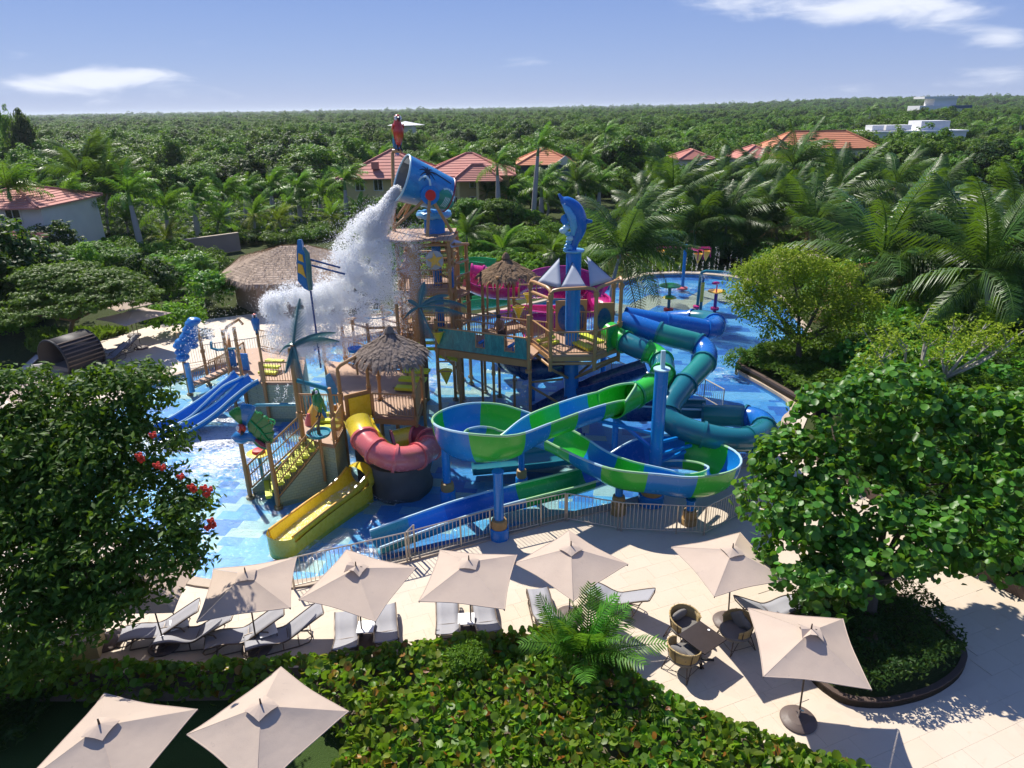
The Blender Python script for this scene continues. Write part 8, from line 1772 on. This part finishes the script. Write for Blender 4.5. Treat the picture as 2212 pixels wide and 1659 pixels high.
for region, n_, ks, where, s0, s1, md in (([(0, 590), (240, 545), (470, 560), (490, 640), (430, 655), (360, 650), (230, 660), (0, 740)], 60, [0, 1, 2, 4, 5], 'in the planting behind the left deck', .7, 1.2, 1.5), ([(300, 700), (420, 640), (520, 660), (640, 662), (560, 672), (440, 682), (335, 700)], 18, [0, 1, 2, 5], 'below the thatched pavilion wall', .6, .95, .9), ([(0, 520), (230, 510), (480, 505), (760, 500), (740, 520), (480, 540), (240, 545), (0, 585)], 62, [1, 2, 3], 'among the left royal palms', .55, .9, 1.6),
                                          ([(780, 500), (1080, 480), (1330, 480), (1480, 545), (1350, 585), (1180, 610), (1000, 650), (820, 640), (790, 570)], 46, [0, 1, 3, 5], 'behind the magenta slides', .7, 1.25, 1.8), ([(1480, 545), (1700, 555), (2212, 560), (2212, 700), (1900, 700), (1780, 690), (1735, 640), (1640, 590)], 46, [1, 2, 4, 0], 'under the right coconut palms', .8, 1.4, 1.5), ([(1860, 740), (2212, 740), (2212, 1000), (2100, 1000), (1950, 900), (1860, 860)], 36, [1, 2, 4, 0], 'in the right garden behind the round leaved tree', .8, 1.3, 1.2),
                                          ([(1750, 930), (1950, 950), (2212, 1050), (2212, 1270), (2080, 1200), (1900, 1070)], 22, [4, 1, 2], 'inside the right garden kerb', .6, 1.0, .9), ([(1330, 470), (1700, 460), (2212, 450), (2212, 555), (1700, 550), (1480, 540)], 30, [1, 2, 3, 0], 'between the right palm trunks', 1.0, 1.7, 2.6)):
    scatter(region, n_, mk_shrub(ks, gl(where, ks), 'shrubs ' + where, s0, s1), int(region[0][0]) + n_, md)
def pt(px, py): g = G(px, py, 0); return (g.x, g.y)
shrub('bright green rounded shrub beside the curled blue shell statue', pt(388, 716), 0, 1.25); shrub('low spreading shrub in the pointed planting bed, left tip', pt(1615, 800), 1, .62, z=.2); 
def cover(name, label, poly, z0, h, n, size, tpl, mat, seed):
    r = np.random.default_rng(seed); P = []; Nn = []; xs = [p[0] for p in poly]; ys = [p[1] for p in poly]
    while len(P) < n:
        x, y = r.uniform(min(xs), max(xs)), r.uniform(min(ys), max(ys))
        if not inside((x, y), poly): continue
        top = h * (.75 + .5 * mnoise.noise(Vector((x * .9, y * .9, seed))) + .25 * mnoise.noise(Vector((x * 2.6, y * 2.6, seed + 3)))); P.append((x, y, z0 + max(.04, top * (1 - abs(r.normal()) * .2)))); Nn.append((r.normal() * .6, r.normal() * .6, .7))
    o = link_mesh(name, leaf_mesh(name, P, Nn, r.uniform(.7, 1.3, n) * size, tpl, M[mat])); o['kind'] = 'stuff'; o['label'] = label
cover('ground_shrubs', 'low leafy shrubs filling the pointed planting bed', offset_poly(TIP, -.25), .25, .8, 9000, .13, 'oval', 'leaf_forest', 3)
isl_c = np.mean(np.array(ISLAND), 0)
cover('planter_shrubs', 'dark small leaved shrubs filling the kerbed planter', [(isl_c[0] + (p[0] - isl_c[0]) * .94, isl_c[1] + (p[1] - isl_c[1]) * .99) for p in ISLAND], .15, 1.0, 11000, .06, 'oval', 'leaf_dark', 4)
# groves of trees near and mid distance, each its own
def mk_tree(ks, where, grp, s0, s1): return lambda g, r, i: (lambda k: tree('%s tree %s' % (TRN[k], where), g, k, r.uniform(s0, s1), grp))(r.choice(ks))
H_AV = [(-26, 3, 88, 106), (-1, 12, 105, 120), (22, 40, 103, 121), (40, 66, 124, 138), (62, 84, 147, 162), (-60, -36, 60, 76)]
def hb(x, y): return any(a < x < b and c < y < d for a, b, c, d in H_AV)
_bl = blocked; blocked = lambda x, y: _bl(x, y) or hb(x, y)
for region, n_, ks, where, s0, s1, md in (([(0, 470), (230, 440), (480, 450), (760, 440), (760, 395), (480, 385), (0, 400)], 34, [1, 3, 3], 'behind the left royal palms', .5, .85, 5), ([(0, 400), (480, 385), (720, 380), (720, 335), (0, 345)], 46, [0, 1, 2, 3], 'at the edge of the left forest', .8, 1.25, 5.5), ([(760, 335), (1330, 340), (1400, 400), (1480, 400), (1480, 330), (760, 315)], 24, [0, 3, 4], 'around the blue and yellow houses', .8, 1.2, 6), ([(1240, 440), (1500, 430), (2212, 420), (2212, 350), (1500, 370), (1240, 390)], 46, [0, 1, 2, 4], 'between the right houses and palms', .5, .9, 4.5)):
    scatter(region, n_, mk_tree(ks, where, 'trees ' + where, s0, s1), n_ * 7, md)
for px, py, k, sc, lab in ((690, 390, 3, 1.25, 'dark dense tree left of the yellow house roof'), (640, 385, 3, 1.15, 'dark dense tree beside the one by the yellow house'), (585, 385, 3, 1.05, 'dark tree with a wide shadow behind the pavilion palms'), (1130, 340, 3, 1.3, 'dark tree behind the left end of the blue house'), (1330, 360, 0, 1.1, 'leafy tree right of the blue house')): tree(lab, pt(px, py), k, sc)
fr_ = 0
for (x0, x1, Y, top, n_, where) in ((735, 905, 86, 425, 8, 'before the yellow house, left wing'), (905, 1110, 86, 428, 9, 'before the yellow house, right wing'), (1110, 1250, 100, 384, 7, 'before the blue house'), (1460, 1560, 98, 352, 6, 'before the small pale red roof'), (1585, 1700, 106, 348, 7, 'before the pink tiled roof'), (1660, 1890, 120, 327, 12, 'before the orange roofed building'), (1880, 2100, 143, 309, 12, 'before the white flat building'), (1960, 2100, 318, 231, 8, 'before the distant white block'), (2090, 2260, 120, 300, 7, 'at the right end of the building row'), (30, 150, 57, 520, 4, 'before the white house wall')):
    for i in range(n_):
        px = x0 + (x1 - x0) * (i + .5) / n_ + random.uniform(-6, 6); yy = Y + random.uniform(-2.5, 1.5); zt = V(px, top + random.uniform(-3, 8), yy).z; k = random.choice((0, 1, 3, 4)); tree('%s tree %s' % (TRN[k], where), (V(px, top, yy).x, yy), k, max(.3, zt / TRH[k]), 'trees ' + where)
for px, py, sc, lab in ((335, 674, .55, 'dark tree between the left parasols and the bushes'), (25, 712, 1.0, 'dense dark tree at the left edge beside the cabana'), (-70, 745, 1.05, 'dense dark tree cut by the left edge'), (70, 690, .8, 'dark rounded tree between the cabana and the feathery tree')): tree(lab, pt(px, py), 3, sc)
for px, Y, k, sc, lab in ((34, 150, 3, (.8, .8, 1.95), 'tall thin dark tree standing above the left horizon'), (10, 154, 1, (.7, .7, 1.8), 'second thin dark tree beside the tall one on the left horizon')):
    t = tree(lab, (V(px, 250, Y).x, Y), k)
    for c_ in t.children: c_.scale = sc
for px, py, k, sc, lab in ((128, 590, 3, .62, 'dark tree hiding the white house wall, nearer one'), (88, 596, 1, .5, 'green tree hiding the white house wall, left one')): tree(lab, pt(px, py), k, sc)

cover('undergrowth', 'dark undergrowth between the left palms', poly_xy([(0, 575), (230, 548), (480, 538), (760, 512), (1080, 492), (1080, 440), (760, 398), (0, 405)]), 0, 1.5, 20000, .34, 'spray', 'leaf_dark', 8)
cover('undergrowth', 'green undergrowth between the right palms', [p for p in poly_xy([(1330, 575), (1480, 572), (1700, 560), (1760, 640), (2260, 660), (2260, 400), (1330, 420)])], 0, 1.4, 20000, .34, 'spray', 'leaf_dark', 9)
# ---- forest to the horizon: one far-off mass
def hill(x, y):
    s = (x / max(y, 1) - .18) / .35; s = min(max(s, 0), 1); f = min(max((y - 700) / 900, 0), 1); return 13 * s * s * (3 - 2 * s) * f * (1 + .3 * sin(y * .004 + x * .003)) + 3.5 * min(max((y - 400) / 600, 0), 1) * (mnoise.noise(Vector((x * .0022, y * .0022, 0))))
vs = []; fs = []; ys = [230 * (1.13 ** i) for i in range(34)]; K = 44
for y in ys:
    for i in range(K + 1): x = (-1.05 + 2.1 * i / K) * y; vs.append((x, y, hill(x, y) - .5 - .4))
for j in range(len(ys) - 1):
    for i in range(K): q = j * (K + 1) + i; fs.append((q, q + 1, q + K + 2, q + K + 1))
o = MB().add(vs, fs).build('hills', M['ground'], None, True); o['kind'] = 'structure'
FP = []; FS = []
def band(y0, y1, sp, s0, s1, hw=.92):
    n = int(1.84 * .92 * (y1 * y1 - y0 * y0) / 2 / (sp * sp) / .92 * hw / .92)
    for _ in range(n):
        y = sqrt(random.uniform(y0 * y0, y1 * y1)); x = random.uniform(-hw, hw) * y
        if hb(x, y) or (y < 345 and y > 315 and 190 < x < 235): continue
        d = mnoise.noise(Vector((x * .02, y * .02, 3)));
        if d < -.45 and y < 600: continue
        sc_ = random.uniform(s0, s1) * (1 + .35 * d); FP.append((x, y, hill(x, y) - .8 - max(0, 5.2 * (sc_ - 1.25)))); FS.append(sc_)
band(112, 300, 6.0, .7, 1.25); band(300, 800, 9.5, .8, 1.35); band(800, 2400, 22, 1.3, 2.2); band(2400, 8500, 75, 3.0, 5.5)
me = bpy.data.meshes.new('forest'); me.vertices.add(len(FP)); me.vertices.foreach_set('co', np.array(FP, np.float32).ravel())
for nm, data, ty in (('sc', FS, 'FLOAT'), ('rz', [random.uniform(0, 6.28) for _ in FP], 'FLOAT'), ('pid', [random.choice((0, 1, 2, 2, 3, 4, 5, 5)) for _ in FP], 'INT')): at = me.attributes.new(nm, ty, 'POINT'); at.data.foreach_set('value', np.array(data, np.float32 if ty == 'FLOAT' else np.int32))
forest = link_mesh('forest', me); forest['kind'] = 'stuff'; forest['label'] = 'dense green forest reaching to the horizon'
ng = bpy.data.node_groups.new('forest_nodes', 'GeometryNodeTree'); ng.interface.new_socket('Geometry', in_out='INPUT', socket_type='NodeSocketGeometry'); ng.interface.new_socket('Geometry', in_out='OUTPUT', socket_type='NodeSocketGeometry'); N = ng.nodes; L = ng.links; gi = N.new('NodeGroupInput'); go = N.new('NodeGroupOutput'); gtg = N.new('GeometryNodeGeometryToInstance')
for k in sorted(CROWNS, reverse=True):
    oi = N.new('GeometryNodeObjectInfo'); oi.inputs['Object'].default_value = CROWNS[k]; oi.transform_space = 'ORIGINAL'; oi.inputs['As Instance'].default_value = False; tf = N.new('GeometryNodeTransform'); L.new(oi.outputs['Geometry'], tf.inputs['Geometry']); L.new(tf.outputs[0], gtg.inputs[0])
def na(nm, ty): n = N.new('GeometryNodeInputNamedAttribute'); n.data_type = ty; n.inputs['Name'].default_value = nm; return n.outputs['Attribute']
ip = N.new('GeometryNodeInstanceOnPoints'); L.new(gi.outputs[0], ip.inputs['Points']); L.new(gtg.outputs[0], ip.inputs['Instance']); ip.inputs['Pick Instance'].default_value = True; L.new(na('pid', 'INT'), ip.inputs['Instance Index']); cx = N.new('ShaderNodeCombineXYZ'); L.new(na('rz', 'FLOAT'), cx.inputs[2]); L.new(cx.outputs[0], ip.inputs['Rotation']); L.new(na('sc', 'FLOAT'), ip.inputs['Scale']); L.new(ip.outputs[0], go.inputs[0]); forest.modifiers.new('trees', 'NODES').node_group = ng

# ---- grassy verge behind the pool
gm = MB(); P = []; Nn = []
for _ in range(9000):
    px, py = random.uniform(1000, 1500), random.uniform(488, 590); g = G(px, py, 0)
    if blocked(g.x, g.y): continue
    P.append((g.x, g.y, random.uniform(.05, .3))); Nn.append((random.gauss(0, 1), random.gauss(0, 1), .25))
for _ in range(7000):
    px, py = random.uniform(60, 480), random.uniform(640, 760); g = G(px, py, 0)
    if blocked(g.x, g.y): continue
    P.append((g.x, g.y, random.uniform(.05, .35))); Nn.append((random.gauss(0, 1), random.gauss(0, 1), .25))
o = link_mesh('tall_grass', leaf_mesh('tall_grass', P, Nn, .32, 'oval', M['leaf_olive'])); o['kind'] = 'stuff'

# ---- foreground trees and hedge
t = thing('sea_grape_tree', 'large round leaved tree rising from the kerbed planter at the right', 'tree', (*pt(1880, 1395), 0)); O = t.location.copy(); oc = np.array(O)
def lb(px, py, Y, rx, ry, rz): c = V(px, py, Y); return ((c.x, c.y, c.z), (rx, ry, rz))
lobes = [lb(1720, 1010, 17.2, 1.15, 1.2, .95), lb(1800, 900, 18.0, 1.25, 1.2, .85), lb(1930, 860, 18.2, 1.5, 1.2, .8), lb(1740, 1120, 16.0, 1.2, 1.2, .95), lb(1720, 1210, 15.2, 1.0, 1.0, .7), lb(1850, 1080, 16.5, 1.6, 1.3, 1.1), lb(2000, 990, 17.0, 1.6, 1.3, 1.0), lb(2120, 920, 17.5, 1.5, 1.2, .9), lb(2180, 1050, 16.0, 1.5, 1.2, 1.0), lb(1960, 1170, 15.3, 1.4, 1.2, .9), lb(2080, 1150, 15.0, 1.3, 1.1, .8), lb(1850, 1230, 14.8, 1.1, 1.0, .7), lb(2200, 1200, 14.2, 1.0, 1.0, .6), lb(1660, 1090, 16.4, .75, .9, .6), lb(2230, 960, 16.5, 1.2, 1.1, .9), lb(1780, 1270, 14.4, .7, .7, .5), lb(2320, 1050, 15.5, 1.5, 1.4, 1.0), lb(2330, 900, 17, 1.5, 1.4, 1.0), lb(2300, 1180, 14.2, 1.1, 1.1, .7)]
P, Nn = crown_points(lobes, 760, 22, .42, .55, .12, seed=11); sz = rng.uniform(.075, .135, len(P)); leafy(t, P, Nn, sz, 'round', 'leaf_grape', 300, 'leaf', 'leaves', origin=oc)
tips = [Vector(l[0]) - O - Vector((0, 0, .3)) for l in lobes[:12]]; branch_mesh(limbs((0, 0, 0), tips, .20, 3, .38), 'bark', 'trunk', t)
t = thing('tulip_tree', 'dark leafy tree with red blossoms filling the left edge', 'tree', (-13.2, 14.8, 0)); O = t.location.copy(); oc = np.array(O)
lobes = [lb(230, 870, 16.1, 1.13, 1.12, 0.91), lb(300, 850, 16.3, 0.87, 1.02, 0.87), lb(130, 920, 15.7, 1.39, 1.28, 1.04), lb(40, 880, 16.0, 1.22, 1.33, 1.10), lb(60, 1000, 15.0, 1.55, 1.58, 1.20), lb(210, 990, 15.1, 1.38, 1.39, 1.04), lb(320, 980, 15.2, 0.96, 1.12, 0.85), lb(120, 1110, 14.2, 1.49, 1.52, 1.04), lb(290, 1090, 14.3, 1.23, 1.23, 0.95), lb(390, 1130, 14.0, 0.76, 0.96, 0.65), lb(200, 1200, 13.4, 1.31, 1.32, 0.77), lb(330, 1210, 13.4, 1.01, 1.05, 0.64), lb(420, 1075, 14.4, 0.44, 0.61, 0.44), lb(50, 1200, 13.4, 1.36, 1.37, 0.91), lb(30, 1310, 12.5, 1.00, 1.21, 0.66), lb(130, 1270, 12.9, 0.99, 1.09, 0.55), lb(390, 1200, 13.4, 0.58, 0.81, 0.48), lb(280, 1265, 12.9, 0.84, 0.93, 0.36), lb(60, 1390, 12.3, 1.18, 1.18, 0.64), lb(150, 1345, 12.3, 0.93, 1.02, 0.47), lb(-20, 1450, 12.3, 1.23, 1.23, 0.78), lb(250, 1300, 12.6, 0.63, 0.80, 0.26), lb(-40, 1100, 14.2, 1.69, 1.86, 1.33), lb(-60, 1250, 13.0, 1.61, 1.77, 1.14), lb(170, 1060, 14.6, 1.22, 1.34, 0.97), lb(90, 960, 15.4, 1.36, 1.36, 1.11)]
P, Nn = crown_points(lobes, 1700, 24, .42, .55, .16, seed=21, flat=.55); leafy(t, P, Nn, rng.uniform(.075, .125, len(P)), 'oval', 'leaf_tulip', 0, origin=oc)
tips = [Vector(l[0]) - O - Vector((0, 0, .3)) for l in lobes[:13]]; branch_mesh(limbs((0, 0, 0), tips, .22, 4, .35), 'bark', 'trunk', t)
for px, py in ((412, 1052), (418, 1058), (440, 1054), (452, 1058), (446, 1068), (455, 1125), (460, 1135), (448, 1140), (390, 1030), (300, 985), (305, 993), (338, 1005), (350, 1010), (330, 940)):
    p = V(px, py, 13.7) - O; m = MB()
    for k in range(6): m.ell(p + Vector((.05 * cos(k), .05 * sin(k), .03 * sin(2 * k))), (.045, .035, .05), 6, 4)
    m.build('blossom', M['flower'], t, True)
# low shade shrubs under it
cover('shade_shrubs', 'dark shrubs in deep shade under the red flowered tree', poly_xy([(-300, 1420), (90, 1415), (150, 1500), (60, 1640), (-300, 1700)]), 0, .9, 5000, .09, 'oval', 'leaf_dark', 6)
# hedge
hx = np.array(HEDGE); t = thing('hedge', 'broad hedge of round glossy leaves along the bottom of the picture', 'hedge', (*pt(1000, 1560), 0)); O = t.location.copy(); P = []; Nn = []; r = np.random.default_rng(33); xs0, xs1, ys0, ys1 = hx[:, 0].min(), hx[:, 0].max(), max(5.0, hx[:, 1].min()), hx[:, 1].max(); tries = 0
edge_in = offset_poly(HEDGE, -.25)
while len(P) < 12500 and tries < 400000:
    tries += 1; x, y = r.uniform(xs0, xs1), r.uniform(max(7.6, ys0), ys1)
    if not inside((x, y), HEDGE): continue
    q = Vector((x, y, 1)) - CAMPOS; kk = q.dot(_f); px = PCX + FOC * q.dot(_r) / kk
    if px < -120 or px > 2000: continue
    dist = min(hypot(x - (a[0] + (b[0] - a[0]) * s), y - (a[1] + (b[1] - a[1]) * s)) for a, b in zip(HEDGE, HEDGE[1:] + HEDGE[:1]) for s in (max(0, min(1, ((x - a[0]) * (b[0] - a[0]) + (y - a[1]) * (b[1] - a[1])) / ((b[0] - a[0]) ** 2 + (b[1] - a[1]) ** 2 + 1e-9))),))
    top = (1.05 + .22 * mnoise.noise(Vector((x * 1.1, y * 1.1, 0))) + .12 * mnoise.noise(Vector((x * 3, y * 3, 4)))) * min(1, .45 + dist * 1.4); z = top * (1 - abs(r.normal()) * .16) if r.random() < .8 else r.uniform(.1, top); P.append((x, y, max(.08, z))); Nn.append((r.normal() * .75, r.normal() * .75 - .1, .75))
P = np.array(P); leafy(t, P, np.array(Nn), r.uniform(.055, .12, len(P)), 'round', 'leaf_hedge', 300, 'leaf', 'leaves', origin=np.array(O))
core = offset_poly(HEDGE, -.28); MB().prism([(p[0] - O.x, p[1] - O.y) for p in core], 0, .55).build('twigs', M['bark'], t)
# feathery palm in the hedge
b = G(1262, 1480, 0); t = thing('areca_palm', 'feathery dark green palm growing out of the middle of the hedge', 'palm', b); fronds(t, Vector((0, 0, .9)), 17, 2.0, 88, 25, ('areca',), 77, .1); fronds(t, Vector((-.7, .3, .9)), 4, 1.4, 84, 50, ('areca',), 78, 0)
m = MB()
for k in range(5): m.cyl((.1 * cos(k * 1.3), .1 * sin(k * 1.3), 0), (.05 * cos(k * 1.3), .05 * sin(k * 1.3), .95), .03, n=6)
m.build('stem', M['crownshaft'], t)
shrub('light green weedy plant sticking up from the hedge', pt(1010, 1500), 0, .32, z=.95)
# yellow green tree on the pointed bed and the bare branched one behind
t = thing('yellow_green_tree', 'yellow green small leaved tree on the pointed planting bed', 'tree', (*pt(1722, 800), .2)); O = t.location.copy()
lobes = [lb(1640, 610, 36.5, 1.7, 1.6, 1.1), lb(1710, 580, 37, 1.9, 1.7, 1.1), lb(1790, 600, 36.5, 1.7, 1.5, 1.0), lb(1660, 670, 35.5, 1.8, 1.5, .9), lb(1760, 670, 35.5, 2.0, 1.5, 1.0), lb(1850, 660, 35.5, 1.5, 1.4, .9), lb(1620, 640, 36, 1.2, 1.2, .8), lb(1700, 720, 34.5, 1.4, 1.2, .5), lb(1820, 710, 34.5, 1.3, 1.2, .6)]
P, Nn = crown_points(lobes, 760, 26, .55, .5, .2, seed=41); leafy(t, P, Nn, rng.uniform(.07, .12, len(P)), 'oval', 'leaf_lime', 0, origin=np.array(O)); branch_mesh(limbs((0, 0, 0), [Vector(l[0]) - O for l in lobes], .2, 6, .35), 'bark', 'trunk', t)
t = thing('bare_branched_tree', 'low tree with bare pale branches tipped with yellow green leaves', 'tree', (*pt(1965, 880), 0)); O = t.location.copy(); tips = [V(px, py, Y) for px, py, Y in ((1870, 790, 29), (1880, 735, 30), (1930, 720, 30.5), (1960, 745, 29), (2010, 725, 30), (2060, 715, 30), (2110, 735, 29.5), (2150, 725, 29), (2190, 740, 28.5), (1900, 770, 28), (2080, 760, 28), (2040, 775, 28.5), (2212, 715, 29), (1985, 700, 31), (2130, 700, 30.5))]
segs = []; rr_ = random.Random(9)
forks = [Vector((-1.0, 0, 1.5)), Vector((.2, .1, 1.6)), Vector((1.3, -.1, 1.5))]
for k, f in enumerate(forks): segs.append(([Vector((0, 0, 0)), f * .5 + Vector((rr_.uniform(-.15, .15), 0, .1)), f], [.15, .12, .09]))
P = []; Nn = []
for k, tp in enumerate(tips):
    e = tp - O; f = min(forks, key=lambda q: (q - e).length); mid = f.lerp(e, .5) + Vector((rr_.uniform(-.3, .3), rr_.uniform(-.3, .3), rr_.uniform(-.1, .3))); segs.append(([f, mid, e], [.075, .055, .03]))
    for _ in range(4): s = mid.lerp(e, rr_.uniform(.1, .9)); w_ = s + Vector((rr_.uniform(-.7, .7), rr_.uniform(-.5, .5), rr_.uniform(.2, .8))); segs.append(([s, w_], [.035, .016])); P += [np.array(w_ + O) + rng.normal(size=3) * .16 for _ in range(34)]
    P += [np.array(tp) + rng.normal(size=3) * .3 for _ in range(60)]
P = np.array(P); Nn = rng.normal(size=P.shape) * .5 + np.array([0, 0, .8]); branch_mesh(segs, 'palewood', 'branches', t, 6); leafy(t, P, Nn, rng.uniform(.06, .12, len(P)), 'oval', 'leaf_lime', 0, origin=np.array(O))
# feathery flamboyant tree and companions on the left
t = thing('feathery_tree', 'spreading tree with flat feathery leaf layers above the dark cabana', 'tree', (*pt(152, 735), 0)); O = t.location.copy(); lobes = [lb(110, 590, 41.5, 2.3, 1.9, .5), lb(200, 600, 41, 2.3, 1.9, .5), lb(130, 615, 40.5, 2.3, 1.8, .4), lb(215, 640, 39.5, 2.2, 1.7, .4), lb(90, 640, 39.5, 2.0, 1.6, .4), lb(170, 665, 38.8, 2.0, 1.5, .35), lb(250, 612, 40.5, 1.9, 1.6, .4), lb(60, 680, 38, 2.0, 1.5, .35), lb(150, 582, 42, 1.8, 1.5, .35), lb(285, 640, 40, 1.6, 1.5, .4)]
P, Nn = crown_points(lobes, 760, 20, .42, 1.1, .2, seed=51, flat=.3); leafy(t, P, Nn, rng.uniform(.10, .16, len(P)), 'spray', 'leaf_forest', 0, origin=np.array(O)); branch_mesh(limbs((0, 0, 0), [Vector(l[0]) - O for l in lobes], .17, 8, .4), 'bark', 'trunk', t)
t = thing('feathery_tree', 'smaller feathery tree standing before the row of royal palms', 'tree', (*pt(235, 575), 0)); O = t.location.copy(); lobes = [lb(150, 545, 60, 1.9, 1.6, .35), lb(200, 535, 61, 2.0, 1.7, .4), lb(245, 548, 60, 2.0, 1.6, .35)]
P, Nn = crown_points(lobes, 260, 16, .5, 1.0, .2, seed=52, flat=.35); leafy(t, P, Nn, rng.uniform(.13, .2, len(P)), 'spray', 'leaf_forest', 0, origin=np.array(O)); branch_mesh(limbs((0, 0, 0), [Vector(l[0]) - O for l in lobes], .17, 9, .4), 'bark', 'trunk', t)
for i, (px, py, lab) in enumerate(((430, 590, 'big leaved bush left of the pavilion roof'), (400, 620, 'big leaved bush below the first one by the pavilion'), (465, 640, 'drooping big leaved bush against the pavilion wall'), (350, 600, 'big leaved bush at the centre of the left planting'))):
    g = G(px, py + 30, 0); t = thing('broad_leaved_bush', lab, 'bush', g); fronds(t, Vector((0, 0, 1.4)), 16, 2.1, 80, -10, ('young', 'coco'), 500 + i, .15); P, Nn = crown_points([((0, 0, 1.5), (1.7, 1.6, 1.3))], 80, 14, .45, .6, seed=60 + i); leafy(t, P, Nn, .16, 'spray', 'leaf_fresh' if i % 2 else 'leaf_grape', 0)

# ------------------------------------------------------------------ air between here and the far forest
hm = NT('haze_air'); pv = hm.n('ShaderNodeVolumePrincipled'); pv.inputs['Color'].default_value = (.80, .88, 1.0, 1); pv.inputs['Density'].default_value = .00010; pv.inputs['Anisotropy'].default_value = .25; hm.l(pv.outputs[0], hm.out.inputs['Volume'])
o = MB().box((0, 6900, 21.5), (19000, 14300, 46)).build('haze', hm.m); o['kind'] = 'stuff'
